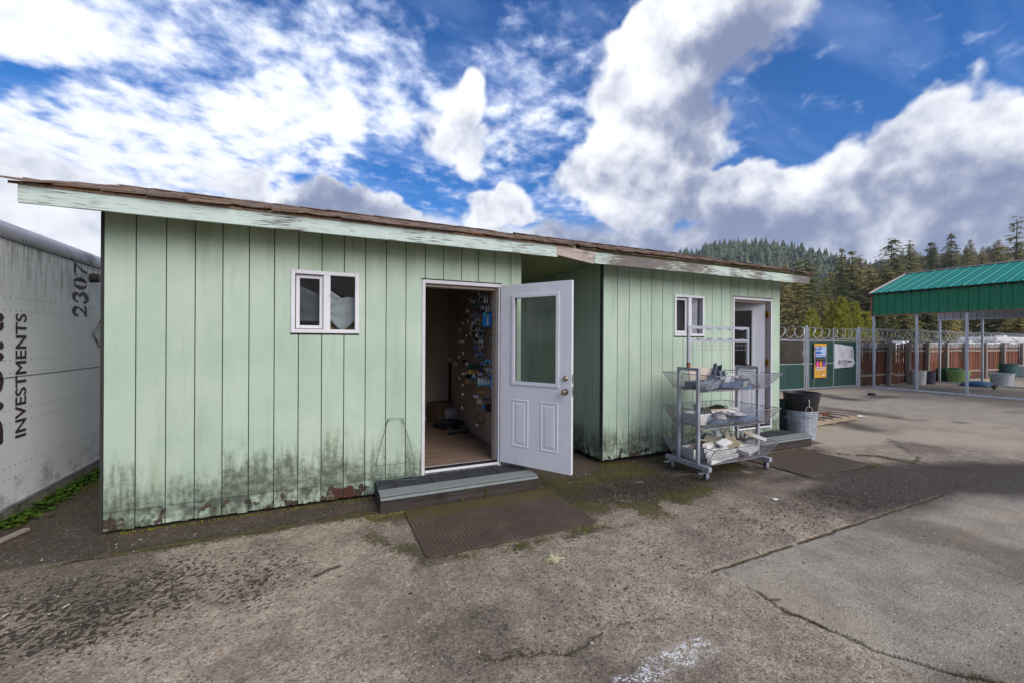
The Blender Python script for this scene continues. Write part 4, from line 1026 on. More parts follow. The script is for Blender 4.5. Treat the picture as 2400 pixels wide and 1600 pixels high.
# ---------------------------------------------------------------- trailer
TX = -0.86
def trailer():
    t = thing('box_trailer', 'white riveted box trailer with dark lettering parked beside the shed', 'trailer', (0, 0, 0))
    Y0, Y1 = -0.35, 9.0
    m = MB(); m.box(TX-2.45, TX, Y0, Y1, .13, 2.47); body = m.build('body', 'trailer_skin', t)
    prof = [(0.0, 2.455), (.018, 2.47), (.020, 2.50), (.010, 2.56), (-.025, 2.61), (-.09, 2.645), (-.2, 2.66), (-2.25, 2.66), (-2.4, 2.62), (-2.45, 2.5), (-2.45, 2.455)]
    m = MB(); n = len(prof); vs = [(TX+a, y, b) for y in (Y0-.01, Y1+.01) for a, b in prof]
    m.add(vs, [(i, i+1, n+i+1, n+i) for i in range(n-1)] + [tuple(range(n)), tuple(range(n, 2*n))[::-1], (0, n, 2*n-1, n-1)]); m.build('top_rail', 'trailer_rail', t, smooth=True)
    m = MB(); m.box(TX-2.44, TX+.016, Y0-.02, Y1+.02, .0, .125); m.build('bottom_rail', 'concrete_rail', t, bevel=.01)
    m = MB(); m.box(TX-.01, TX+.022, Y0, Y1, .126, .150); m.build('rub_strip', 'trailer_rail', t)
    m = MB(); m.box(TX-.001, TX+.003, Y0, Y1, 1.262, 1.268); m.build('sheet_seam', 'dark_seam', t)
    m = MB()
    for z in (1.962, 1.849, 1.413, 1.30, .974, .864, .478, .373):
        y = .42
        while y < 4.4:
            c = (TX, y, z); r = .0058; vs = [(TX+.0005, y + r*math.cos(k*math.pi/3), z + r*math.sin(k*math.pi/3)) for k in range(6)] + [(TX+.0042, y, z)]
            m.add(vs, [(k, (k+1) % 6, 6) for k in range(6)]); y += .0745
    y = .35
    while y < 4.4:
        r = .0065; m.add([(TX+.0195, y + r*math.cos(k*math.pi/3), 2.488 + r*math.sin(k*math.pi/3)) for k in range(6)] + [(TX+.0265, y, 2.488)], [(k, (k+1) % 6, 6) for k in range(6)]); y += .052
    m.build('rivets', 'rivet', t, kind='stuff')
    # lettering reads upwards: text x -> +Z, text y -> -Y
    def letter(body_, ya, yb, za, zb, bold=.02, name='lettering'):
        v, f = text_mesh(body_, 0.0); m = MB()
        for k, (dy, dz) in enumerate(((0, 0), (bold, 0), (-bold, 0), (0, bold), (0, -bold))): m.add([(TX+.0022+.0002*k, yb + (ya-yb)*q[1] + dy, za + (zb-za)*q[0] + dz) for q in v], f)
        return m.build(name, 'trailer_ink', t, fix=False)
    a = WX(37, 1022, TX); b = WX(61, 737, TX)
    letter('INVESTMENTS', a[1]-.005, WX(61, 900, TX)[1], WX(48, 1022, TX)[2], WX(48, 736, TX)[2], .004)
    yb = WX(6.5, 900, TX)[1]
    letter('D.O.R.', yb-.42, yb, WX(6, 1036, TX)[2], WX(6, 738, TX)[2], .012)
    # heavy serif numerals built from outlines: unit box, x right, y up
    def ring(cx, cy, rx, ry, k, n=28): return [(cx + rx*math.cos(2*math.pi*i/n), cy + ry*math.sin(2*math.pi*i/n)) for i in range(n)]
    def ribbon(pts):   # (x, y, half-width) strokes with changing weight
        L = []; Rr = []
        for i, (x, y, w) in enumerate(pts):
            x0, y0, _ = pts[max(i-1, 0)]; x1, y1, _ = pts[min(i+1, len(pts)-1)]; d = math.hypot(x1-x0, y1-y0) or 1
            nx, ny = -(y1-y0)/d, (x1-x0)/d; L.append((x+nx*w, y+ny*w)); Rr.append((x-nx*w, y-ny*w))
        n = len(pts); return L+Rr, [(i, i+1, n+i+1, n+i) for i in range(n-1)]
    def arc(cx, cy, rx, ry, a0, a1, wf, n=16): return [(cx+rx*math.cos(RAD(a0+(a1-a0)*i/n)), cy+ry*math.sin(RAD(a0+(a1-a0)*i/n)), wf(i/n)) for i in range(n+1)]
    def zero():
        o = ring(.5, .5, .48, .5, 0); i_ = ring(.5, .5, .17, .46, 0); n = len(o)
        return o+i_, [(k, (k+1) % n, n+(k+1) % n, n+k) for k in range(n)]
    dig = {'2': [ribbon(arc(.42, .70, .34, .26, 165, -20, lambda s: .05+.09*math.sin(s*math.pi)**1.0) + [(.62, .42, .09), (.40, .22, .05), (.12, .06, .04)]), ribbon([(.08, .08, .075), (.5, .09, .085), (.86, .10, .075), (.93, .26, .02)]), (ring(.16, .72, .10, .09, 0, 12), [tuple(range(12))])],
           '3': [ribbon(arc(.44, .75, .32, .22, 150, -70, lambda s: .045+.10*math.sin(min(1, s*1.1)*math.pi))), ribbon(arc(.42, .28, .40, .27, 80, -155, lambda s: .04+.12*math.sin(s*math.pi)**.9)), (ring(.14, .74, .10, .08, 0, 12), [tuple(range(12))]), (ring(.12, .20, .11, .09, 0, 12), [tuple(range(12))])],
           '0': [zero()], '7': [ribbon([(.04, .70, .02), (.08, .90, .05), (.30, .90, .085), (.94, .90, .09)]), ribbon([(.92, .88, .03), (.66, .58, .055), (.46, .28, .10), (.40, .02, .12)])]}
    zs = [WX(186, v, TX)[2] for v in (745, 617)]; y1 = WX(203, 690, TX)[1]; y0 = WX(171, 690, TX)[1]; step = (zs[1]-zs[0])/4
    for k, ch in enumerate('2307'):
        m = MB()
        for idx, (v, f) in enumerate(dig[ch]): m.add([(TX+.0022+.0004*idx, y1 + (y0-y1)*q[1], zs[0] + step*(k + .04 + .92*q[0])) for q in v], f)
        m.build('lettering', 'trailer_ink', t)
    # marker lamp
    c = WX(212, 652, TX); m = MB(); m.lathe([(.0, 0), (.052, 0), (.054, .03), (.048, .075), (.040, .080), (.040, .070)], (TX, c[1], c[2]), 24, 'x'); lamp = m.build('marker_lamp', 'dark_seam', t, smooth=True)
    m = MB(); m.lathe([(.0, .083), (.036, .078), (.041, .068)], (TX, c[1], c[2]), 24, 'x'); m.build('lens', 'item_grey', lamp, smooth=True)
    # diamond placard holder with its clips
    ce = WX(232, 781, TX); h = .17
    m = MB(); pts = [(TX+.006, ce[1], ce[2]+h), (TX+.006, ce[1]+h, ce[2]), (TX+.006, ce[1], ce[2]-h), (TX+.006, ce[1]-h, ce[2])]
    for i in range(4): m.bar(pts[i], pts[(i+1) % 4], .014, .012, (1, 0, 0))
    ho = m.build('placard_holder', 'trailer_rail', t)
    m = MB()
    for i in range(4): 
        p = np.array(pts[i]); q_ = np.array(pts[(i+1) % 4]); m.bar(p*.98+q_*.02 + (.004, 0, 0), p*.02+q_*.98 + (.004, 0, 0), .004, .004, (1, 0, 0))
    m.tube([(TX+.016, ce[1], ce[2]+h*.5), (TX+.018, ce[1]+.006, ce[2]-h*.35)], .006, 6); m.tube([(TX+.016, ce[1], ce[2]-h*.35), (TX+.018, ce[1]+.03, ce[2]-h*.42), (TX+.016, ce[1]+.036, ce[2]-h*.6)], .008, 6); m.build('clip', 'dark_seam', ho)
    return t
trailer()
# broken board on the ground by the trailer
m = MB(); a = G(-30, 1285); b = G(66, 1243); m.bar((a[0], a[1], .014), (b[0], b[1], .016), .05, .02); o = m.build('scrap_board', 'fence_post'); base_at(o, (a[0], a[1], .002)); tag(o, 'grey splintered scrap of board lying by the trailer weeds', 'board')

# ---------------------------------------------------------------- steps and mats
def timber_step(x0, x1, label, zt=.165):
    t = thing('step', label, 'step', (x0, -.5, 0)); w = x1-x0
    m = MB(); m.box(0, w, 0, .045, .0, zt-.045); m.build('riser', 'step_timber', t, bevel=.006)
    m = MB(); m.box(0.0, .04, .046, .46, .0, zt-.046); m.build('end_timber', 'step_timber', t); m = MB(); m.box(w-.04, w, .046, .46, 0, zt-.046); m.build('end_timber', 'step_timber', t)
    m = MB(); m.box(-.004, w+.004, -.004, .47, zt-.044, zt-.018); m.build('tread', 'step_timber', t)
    n = 9
    for k in range(n):      # roofing tabs laid as tread covering
        m = MB(); a = w*k/n + .003; b = w*(k+1)/n - .003; z = zt-.016 + (k % 2)*.003
        m.box(a, b, .135, .468, z-.002, z+.004); m.build('felt_tab', 'step_felt', t)
    for k in range(2):
        m = MB(); a = w*k/2+.001; b = w*(k+1)/2-.001; z = zt-.012
        m.hexa([(a, -.020, zt-.046), (b, -.020, zt-.046), (b, .165, z-.004), (a, .165, z-.004), (a, -.020, zt-.034), (b, -.020, zt-.034), (b, .165, z+.006), (a, .165, z+.006)]) if False else m.add([(a, -.022, zt-.040), (b, -.022, zt-.040), (b, .01, zt-.012), (a, .01, zt-.012), (b, .165, zt-.003), (a, .165, zt-.003), (a, -.022, zt-.047), (b, -.022, zt-.047), (b, .165, zt-.016), (a, .165, zt-.016)], [(0, 1, 2, 3), (3, 2, 4, 5), (6, 7, 1, 0), (7, 6, 9, 8), (5, 4, 8, 9), (0, 3, 5, 9, 6), (1, 7, 8, 4, 2)])
        m.build('nosing', 'step_grit', t)
    return t
timber_step(2.13, 3.77, 'dark timber step with grey gritty nosing under the open white door', .172)
timber_step(7.05, 8.62, 'dark timber step with grey gritty nosing beside the galvanised can', .172)
def rubber(x0, x1, y0, y1, mat, label, rz=0.0):
    m = MB(); w, d = x1-x0, y1-y0; r = .05
    def out(i, z, ins): 
        c = []
        for cx, cy, a0 in ((w/2-r, d/2-r, 0), (-w/2+r, d/2-r, 90), (-w/2+r, -d/2+r, 180), (w/2-r, -d/2+r, 270)):
            for k in range(5): a = RAD(a0 + 22.5*k); c.append((cx + (r-ins)*math.cos(a), cy + (r-ins)*math.sin(a), z))
        return c
    A = out(0, .0, 0); B = out(0, .008, 0); C = out(0, .011, .02); n = len(A)
    m.add(A+B+C, [(i, (i+1) % n, n+(i+1) % n, n+i) for i in range(n)] + [(n+i, n+(i+1) % n, 2*n+(i+1) % n, 2*n+i) for i in range(n)] + [tuple(range(2*n, 3*n))])
    o = m.build('door_mat', mat); o.location = ((x0+x1)/2, (y0+y1)/2, .002); o.rotation_euler = (0, 0, rz); tag(o, label, 'mat')
rubber(2.34, 3.86, -1.47, -.535, 'mat_brown', 'large brown rubber mat with woven pattern below the open white door')
rubber(6.93, 8.25, -1.47, -.56, 'mat_dark', 'dark rubber mat on the ground past the wheeled rack')

# ---------------------------------------------------------------- wire display stand leaning by the step
def wire_stand():
    t = thing('wire_stand', 'thin green wire display stand leaning on the wall by the step', 'stand', (2.2, -.17, .172))
    P = lambda px, py, Y: tuple(np.array(WY(px, py, Y)) - np.array((2.2, -.17, .172)))
    yw = -.035
    m = MB(); m.tube([P(882, 1085, -.08), P(911, 980, yw), P(945, 979, yw), P(972, 1075, -.08), P(969, 1120, -.12)], .0035, 6); m.tube([P(882, 1085, -.08), P(900, 1140, -.14)], .0035, 6); m.build('frame', 'green_wire', t)
    def wire(pts, r=.0025, closed=False): MB().tube(pts, r, 5, closed=closed).build('wire', 'green_wire', t)
    wire([P(905, 993, yw), P(911, 986, yw-.01), P(914, 981, yw)]); wire([P(943, 981, yw), P(944, 989, yw-.01), P(950, 991, yw)])
    wire([P(876, 1091, -.10), P(980, 1081, -.10)]); wire([P(884, 1112, -.12), P(976, 1107, -.12)])
    for a, b in (((890, 1112), (886, 1140)), ((908, 1121), (910, 1141)), ((950, 1127), (953, 1139)), ((976, 1107), (963, 1138))): wire([P(*a, -.13), P(*b, -.22)])
    wire([P(890, 1143, -.26), P(975, 1136, -.26), P(977, 1122, -.17), P(884, 1124, -.17)], .0028, True)
    wire([P(888, 1143, -.26), P(902, 1151, -.34), P(915, 1141, -.26)]); wire([P(950, 1137, -.26), P(960, 1143, -.33), P(975, 1136, -.26)])
wire_stand()

# ---------------------------------------------------------------- wheeled rack
RX0, RX1, RYF, RYB = 5.70, 6.76, -.915, -.62
def rack():
    t = thing('wheeled_rack', 'grey wheeled steel display rack with three wire baskets', 'rack', (6.2, -.77, 0)); O = np.array((6.2, -.77, 0))
    L = lambda *p: tuple(np.array(p, float) - O)
    for X in (RX0, RX1):
        for Y in (RYF, RYB):
            m = MB(); m.box(*(X-.019-O[0], X+.019-O[0]), Y-.017-O[1], Y+.017-O[1], .165, 1.30); m.build('post', 'rack_steel', t, bevel=.003)
        m = MB(); m.box(X-.020-O[0], X+.020-O[0], RYF+.021-O[1], RYB-.021-O[1], 1.262, 1.298); m.build('end_rail', 'rack_steel', t)
        m = MB(); m.box(X-.026-O[0], X+.026-O[0], -1.09-O[1], -.42-O[1], .112, .164); m.build('base_bar', 'rack_steel', t, bevel=.003)
        for Y in (-1.02, -.49):
            c = np.array((X+.01, Y, 0)) - O
            m = MB(); m.box(c[0]-.032, c[0]+.032, c[1]-.03, c[1]+.03, .105, .1115); m.tube([(c[0], c[1], .106), (c[0], c[1], .09)], .016, 10)
            for s in (-.020, .020):
                m.hexa([(c[0]-.03+.02, c[1]+s-.002, .03), (c[0]+.012+.02, c[1]+s-.002, .03), (c[0]+.012+.02, c[1]+s+.002, .03), (c[0]-.03+.02, c[1]+s+.002, .03), (c[0]-.028, c[1]+s-.002, .092), (c[0]+.028, c[1]+s-.002, .092), (c[0]+.028, c[1]+s+.002, .092), (c[0]-.028, c[1]+s+.002, .092)])
            m.box(c[0]-.03, c[0]+.03, c[1]-.022, c[1]+.022, .088, .094)
            if X == RX0: m.hexa([(c[0]-.11, c[1]-.016, .084), (c[0]-.02, c[1]-.016, .084), (c[0]-.02, c[1]+.016, .084), (c[0]-.11, c[1]+.016, .084), (c[0]-.115, c[1]-.016, .090), (c[0]-.02, c[1]-.016, .096), (c[0]-.02, c[1]+.016, .096), (c[0]-.115, c[1]+.016, .090)])
            ca = m.build('caster', 'caster_grey', t)
            m = MB(); m.lathe([(.024, -.014), (.036, -.013), (.0385, -.006), (.0385, .006), (.036, .013), (.024, .014)], (c[0]+.008, c[1], .0395), 20, 'y'); m.build('tyre', 'caster_tyre', ca, smooth=True)
            m = MB(); m.lathe([(.0, -.011), (.024, -.011), (.024, .011), (.0, .011)], (c[0]+.008, c[1], .0395), 16, 'y'); m.build('rim', 'caster_grey', ca)
    for z in (.13, 1.0, .575, .178):
        pass
    for Y in (RYF, RYB):
        m = MB(); m.box(RX0+.027-O[0], RX1-.027-O[0], Y-.012-O[1], Y+.012-O[1], .122, .148); m.build('base_rail', 'rack_steel', t)
    # top frame
    yc = (RYF+RYB)/2
    for X in (RX0, RX1):
        m = MB(); m.box(X-.016-O[0], X+.016-O[0], yc-.012-O[1], yc+.012-O[1], 1.299, 1.80); m.build('upright', 'rack_steel', t)
        m = MB(); m.box(X-.018-O[0], X+.018-O[0], yc-.014-O[1], yc+.014-O[1], 1.300, 1.36 if X == RX0 else 1.32); m.build('rust_collar', 'rust', t)
    for z, dz in ((1.785, .016), (1.625, .016)):
        m = MB(); m.box(RX0+.017-O[0], RX1-.017-O[0], yc-.012-O[1], yc+.012-O[1], z-dz, z+dz); m.build('cross_bar', 'rack_steel', t)
        for k in range(5):
            x = RX0 + .16 + k*(RX1-RX0-.3)/4 - O[0]; zz = z - dz - .011 if z > 1.7 else z + dz + .001
            m = MB(); m.box(x-.026, x+.026, yc-.022-O[1], yc+.010-O[1], zz, zz+.010); m.build('bracket', 'rack_steel', t); m = MB(); m.box(x-.012, x+.006, yc-.024-O[1], yc-.021-O[1], zz+.001, zz+.009); m.build('bracket_rust', 'rust', t)
    m = MB()
    for z in (1.565, 1.505): m.tube([L(RX0+.016, yc, z), L(RX1-.016, yc, z)], .0022, 5)
    for k in range(13):
        x = RX0 + .06 + k*(RX1-RX0-.1)/12 + rng.uniform(-.006, .006); m.tube([L(x, yc, 1.608), L(x + rng.uniform(-.006, .006), yc, 1.505)], .0018, 5)
    m.build('grid_strip', 'basket_wire', t)
    # baskets: flared wire trays
    def basket(zr, zb, xr0, xr1, yr0, yr1, xb0, xb1, yb0, yb1, bolts):
        m = MB()
        rim = [L(xr0, yr0, zr), L(xr1, yr0, zr), L(xr1, yr1, zr), L(xr0, yr1, zr)]; bot = [L(xb0, yb0, zb), L(xb1, yb0, zb), L(xb1, yb1, zb), L(xb0, yb1, zb)]
        def lerp(a, b, s): return tuple(np.array(a)*(1-s) + np.array(b)*s)
        for q, r_ in ((rim, .0042), (bot, .004)):
            for i in range(4): m.bar(q[i], q[(i+1) % 4], r_*2, r_*2)
        for i in range(4): m.bar(rim[i], bot[i], .007)
        ba = m.build('basket', 'basket_wire', t)
        m = MB(); sp = .036
        for i in range(4):
            j = (i+1) % 4; n = max(3, int(math.dist(rim[i], rim[j])/sp))
            for k in range(1, n): m.bar(lerp(rim[i], rim[j], k/n), lerp(bot[i], bot[j], k/n), .0028)
            nv = max(2, int(math.dist(rim[i], bot[i])/sp))
            for k in range(1, nv): m.bar(lerp(rim[i], bot[i], k/nv), lerp(rim[j], bot[j], k/nv), .0028)
        n = int((xb1-xb0)/sp)
        for k in range(1, n): m.bar(lerp(bot[0], bot[1], k/n), lerp(bot[3], bot[2], k/n), .0028)
        n = int((yb1-yb0)/sp)
        for k in range(1, n): m.bar(lerp(bot[0], bot[3], k/n), lerp(bot[1], bot[2], k/n), .0028)
        m.build('wire_mesh', 'basket_wire', ba, kind='stuff', fix=False)
        m = MB()
        for X in (RX0, RX1):
            for Y in (RYF, RYB):
                for dz in (.0, -.05): m.lathe([(0, -.0235), (.007, -.0225), (.007, .0)], L(X-.001, Y, zb+dz), 8, 'x')
        m.build('bolts', 'rust', ba)
        m = MB()
        for Y in (RYF, RYB): m.box(RX0+.023-O[0], RX1-.023-O[0], Y-.010-O[1], Y+.010-O[1], zb-.028, zb-.006)
        m.build('basket_bearer', 'rack_steel', ba)
    basket(1.215, 1.035, 5.73, 6.90, -1.14, -.32, 5.735, 6.735, -1.03, -.50, 1)
    basket(.785, .60, 5.73, 6.88, -1.14, -.32, 5.735, 6.735, -1.03, -.50, 1)
    basket(.36, .172, 5.73, 6.88, -1.12, -.34, 5.735, 6.735, -1.02, -.50, 1)
rack()

# ---------------------------------------------------------------- things in the baskets
def put(mb, name, mat, M, label, cat, group=None, smooth=False, bevel=0):
    o = mb.build(name, mat, smooth=smooth, bevel=bevel); o.matrix_world = M; return tag(o, label, cat, group)
def slab(w, d, h): return MB().box(-w/2, w/2, -d/2, d/2, 0, h)
def channel(L, w, h, t=.004):
    m = MB(); m.box(-L/2, L/2, -w/2, w/2, 0, t); m.box(-L/2, L/2, -w/2, -w/2+t, t, h); m.box(-L/2, L/2, w/2-t, w/2, t, h); return m
def elbow(w, L):
    m = channel(L, w, w*.8); m2 = channel(L*.7, w, w*.8); m2.xf(rot_about((L/2, 0, 0), 0, RAD(-40), RAD(18)) @ Matrix.Translation((L*.33, 0, 0))); m.add(m2.v, m2.f); return m
def crumple(w, d, h, seed, n=10):
    def f(u, v):
        x, y = np.array(u*5.0), np.array(v*5.0)
        return ((u-.5)*w + (float(vnoise(x, y, seed))-.5)*w*.12, (v-.5)*d + (float(vnoise(x, y, seed+1))-.5)*d*.12, h*(.35 + .65*float(fbm(x*.7, y*.7, 3, seed+2)))*(1 - .6*max(abs(u-.5), abs(v-.5))*2))
    return MB().sheet(f, n, n)
def vent(w, d, n):
    m = MB()
    bars_ = [(-w/2, -w/2+.012, -d/2, d/2), (w/2-.012, w/2, -d/2, d/2)]
    for a in bars_: m.box(*a, 0, .02)
    for k in range(n): y = -d/2 + d*k/(n-1); m.box(-w/2+.012, w/2-.012, y-.007, y+.007, .002, .019)
    return m
def tray(w, d, h, t=.004):
    m = MB(); m.box(-w/2, w/2, -d/2, d/2, 0, t); m.box(-w/2, -w/2+t, -d/2, d/2, t, h); m.box(w/2-t, w/2, -d/2, d/2, t, h); m.box(-w/2+t, w/2-t, -d/2, -d/2+t, t, h); m.box(-w/2+t, w/2-t, d/2-t, d/2, t, h); return m
TB, MBk, BB = 1.045, .610, .182
put(slab(.44, .012, .24), 'panel', 'item_beige', rot_about((6.17, -.57, TB), RAD(-14), RAD(4), 0), 'beige board standing in the top basket behind the grey gutter', 'board')
put(channel(.62, .115, .085), 'gutter_piece', 'item_grey', rot_about((6.02, -.90, TB+.02), 0, RAD(-5), RAD(9)), 'blue-grey gutter length in the top basket, nearer the near post', 'gutter piece')
put(channel(.58, .125, .080), 'gutter_piece', 'item_slate', rot_about((6.35, -.80, TB+.045), RAD(8), RAD(3), RAD(-4)), 'slate gutter length lying across the top basket', 'gutter piece')
put(tray(.30, .20, .075), 'drawer_tray', 'item_slate', rot_about((5.93, -.72, TB), 0, 0, RAD(12)), 'dark slate plastic tray at the near end of the top basket', 'tray')
put(vent(.36, .24, 9), 'vent_grille', 'item_slate', rot_about((6.50, -.88, TB+.02), RAD(18), 0, RAD(5)), 'slatted slate vent grille leaning in the top basket', 'grille')
put(vent(.26, .20, 8), 'vent_grille', 'item_white', rot_about((6.58, -.62, TB+.03), RAD(-48), 0, RAD(-10)), 'pale slatted grille propped at the far end of the top basket', 'grille')
put(slab(.085, .004, .125), 'price_card', 'paper_white', rot_about((6.07, -.985, TB+.055), RAD(14), RAD(22), RAD(8)), 'white torn card on the grey gutters in the top basket', 'card')
put(slab(.075, .004, .07), 'price_card', 'paper_white', rot_about((6.33, -1.045, TB+.025), RAD(24), RAD(-8), 0), 'small white label clipped to the top basket wires', 'card')
put(elbow(.085, .18), 'gutter_elbow', 'item_slate', rot_about((6.36, -.60, TB+.11), RAD(30), RAD(-25), RAD(40)), 'dark angled gutter elbow on top of the beige board', 'elbow')
put(crumple(.34, .30, .12, 55), 'plastic_bag', 'item_beige', rot_about((6.28, -.66, TB+.01), RAD(-10), 0, RAD(14)), 'pale crumpled bag behind the gutters in the top basket', 'bag', smooth=True)
put(channel(.46, .09, .06), 'gutter_piece', 'item_blue', rot_about((6.22, -.98, TB+.015), RAD(12), RAD(6), RAD(-6)), 'pale blue gutter offcut at the front of the top basket', 'gutter piece')
put(slab(.52, .34, .004), 'basket_liner', 'item_brown', rot_about((6.02, -.78, TB-.006), 0, 0, 0), 'rusty brown liner sheet under the trays of the top basket', 'sheet')
put(slab(.40, .006, .15), 'clear_sheet', 'item_white', rot_about((6.55, -.52, TB+.01), RAD(-20), 0, RAD(3)), 'pale translucent plastic sheet at the back of the top basket', 'sheet')
# middle basket
put(tray(.33, .24, .13), 'bin', 'item_white', rot_about((5.91, -.76, MBk), 0, 0, RAD(4)), 'white plastic bin at the near end of the middle basket', 'bin')
put(tray(.30, .20, .16, .006), 'carton', 'item_beige', rot_about((6.22, -.72, MBk), 0, 0, RAD(-8)), 'open beige carton in the middle basket', 'carton')
put(crumple(.30, .12, .06, 3), 'rag', 'black_item', rot_about((6.26, -.72, MBk+.155), 0, 0, RAD(10)), 'black cloth scrap lying on the beige carton', 'cloth', smooth=True)
for k, (x, y, mt, rz) in enumerate(((6.00, -.93, 'item_blue', 12), (6.20, -.94, 'item_slate', -8), (6.40, -.92, 'item_blue', 20), (6.58, -.90, 'item_blue', -14), (6.48, -.70, 'item_slate', 6))):
    put(crumple(.24, .20, .09, 10+k), 'plastic_bag', mt, rot_about((x, y, MBk+.01), 0, 0, RAD(rz)), ['pale blue plastic packet by the near corner of the middle basket', 'slate packet beside the beige carton in the middle basket', 'blue packet at the centre of the middle basket', 'blue packet at the far front of the middle basket', 'slate packet behind the blue ones in the middle basket'][k], 'packet', smooth=True)
put(vent(.22, .12, 7), 'vent_grille', 'item_white', rot_about((6.34, -.93, MBk+.105), RAD(10), RAD(4), RAD(4)), 'shiny white grille lying on the blue packets in the middle basket', 'grille')
put(vent(.20, .10, 7), 'vent_grille', 'paper_white', rot_about((6.60, -.68, MBk+.09), RAD(-26), RAD(12), RAD(-20)), 'white grille tilted at the far end of the middle basket', 'grille')
m = MB(); m.tube([(-.055, 0, 0), (-.05, 0, .12), (.05, 0, .125), (.07, .02, -.0)], .004, 6); put(m, 'bent_wire', 'basket_wire', rot_about((6.28, -.58, MBk+.10), RAD(-8), 0, RAD(5)), 'bent wire handle standing up from the middle basket', 'handle')
# bottom basket
for k in range(4):
    put(channel(.52, .055, .05), 'trim_length', 'item_white', rot_about((6.02 + .03*k, -1.00 + .05*k, BB+.015+.045*k), RAD(6), RAD(-3), RAD(5)), 'white plastic trim length in the stack at the front of the bottom basket', 'trim', 'white trim lengths stacked in the bottom basket')
put(elbow(.10, .26), 'gutter_elbow', 'item_cream', rot_about((6.12, -.80, BB+.14), RAD(24), RAD(16), RAD(-28)), 'long cream gutter elbow on the heap in the bottom basket', 'elbow')
put(elbow(.09, .20), 'gutter_elbow', 'item_tan', rot_about((6.27, -.78, BB+.10), RAD(-20), RAD(-8), RAD(22)), 'tan gutter elbow below the cream one in the bottom basket', 'elbow')
put(channel(.30, .10, .07), 'gutter_piece', 'item_cream', rot_about((6.44, -.84, BB+.10), RAD(18), RAD(14), RAD(30)), 'short cream gutter offcut in the bottom basket', 'gutter piece')
put(slab(.34, .26, .055), 'carton', 'item_white', rot_about((6.56, -.86, BB+.05), RAD(10), RAD(-6), RAD(16)), 'flat white carton at the far end of the bottom basket', 'carton', bevel=.008)
put(slab(.26, .20, .05), 'carton', 'item_white', rot_about((6.36, -.66, BB+.10), RAD(-12), RAD(10), RAD(-12)), 'white carton half buried in the bottom basket heap', 'carton', bevel=.008)
put(tray(.30, .22, .12), 'bin', 'item_white', rot_about((5.90, -.72, BB), 0, 0, RAD(-6)), 'white plastic bin at the near end of the bottom basket', 'bin')
put(elbow(.08, .16), 'gutter_elbow', 'item_beige', rot_about((6.62, -.66, BB+.11), RAD(40), RAD(20), RAD(-50)), 'beige gutter elbow at the far end of the bottom basket', 'elbow')
for k, (x, y, z, mt, s) in enumerate(((5.98, -.58, .14, 'item_beige', .26), (6.12, -.56, .20, 'item_slate', .24), (6.46, -.60, .13, 'item_beige', .24), (6.26, -.58, .24, 'item_blue', .20))):
    put(crumple(s, s*.9, .13, 30+k), 'plastic_bag', mt, rot_about((x, y, BB+z-.10), RAD(-14), 0, RAD(20*k)), ['beige crumpled bag behind the near post in the bottom basket', 'slate crumpled bag on the bottom basket heap', 'beige crumpled bag behind the cream offcut', 'blue-grey crumpled bag topping the bottom basket heap'][k], 'bag', smooth=True)
ro = random.Random(17)
for k in range(9):
    put(ro.choice((channel(.20, .06, .045), elbow(.06, .11), slab(.20, .10, .02), channel(.26, .05, .04))), 'plastic_offcut', ro.choice(('item_white', 'paper_white', 'item_cream')), rot_about((ro.uniform(6.0, 6.65), ro.uniform(-.97, -.62), BB + ro.uniform(.12, .24)), RAD(ro.uniform(-30, 30)), RAD(ro.uniform(-25, 25)), RAD(ro.uniform(0, 180))), 'pale plastic offcut tumbled on the bottom basket heap', 'offcut', 'pale offcuts heaped in the bottom basket')
for k in range(7):
    put(ro.choice((channel(.18, .06, .04), elbow(.055, .10), slab(.16, .10, .015), vent(.16, .10, 5))), 'plastic_offcut', ro.choice(('item_white', 'item_grey', 'item_blue')), rot_about((ro.uniform(5.95, 6.65), ro.uniform(-.97, -.62), MBk + ro.uniform(.07, .15)), RAD(ro.uniform(-30, 30)), RAD(ro.uniform(-25, 25)), RAD(ro.uniform(0, 180))), 'grey or white plastic offcut lying on the middle basket packets', 'offcut', 'plastic offcuts in the middle basket')
for k in range(5):
    put(ro.choice((channel(.18, .06, .05), elbow(.06, .10), slab(.15, .11, .015))), 'plastic_offcut', ro.choice(('item_white', 'item_grey', 'item_beige')), rot_about((ro.uniform(6.0, 6.6), ro.uniform(-.97, -.62), TB + ro.uniform(.07, .14)), RAD(ro.uniform(-30, 30)), RAD(ro.uniform(-25, 25)), RAD(ro.uniform(0, 180))), 'pale plastic offcut lying among the gutters of the top basket', 'offcut', 'plastic offcuts in the top basket')
m = MB(); m.add([(-.06, 0, 0), (.06, 0, 0), (.05, .004, .09), (.0, .01, .16), (-.05, .004, .10), (-.06, .01, 0), (.06, .01, 0), (.05, .014, .09), (0, .02, .16), (-.05, .014, .10)], [(0, 1, 2, 3, 4), (9, 8, 7, 6, 5), (0, 5, 6, 1), (1, 6, 7, 2), (2, 7, 8, 3), (3, 8, 9, 4), (4, 9, 5, 0)])
put(m, 'corner_piece', 'item_beige', rot_about((6.47, -.72, BB+.15), RAD(-12), RAD(10), RAD(12)), 'pointed beige corner piece sticking up from the bottom basket', 'corner piece')

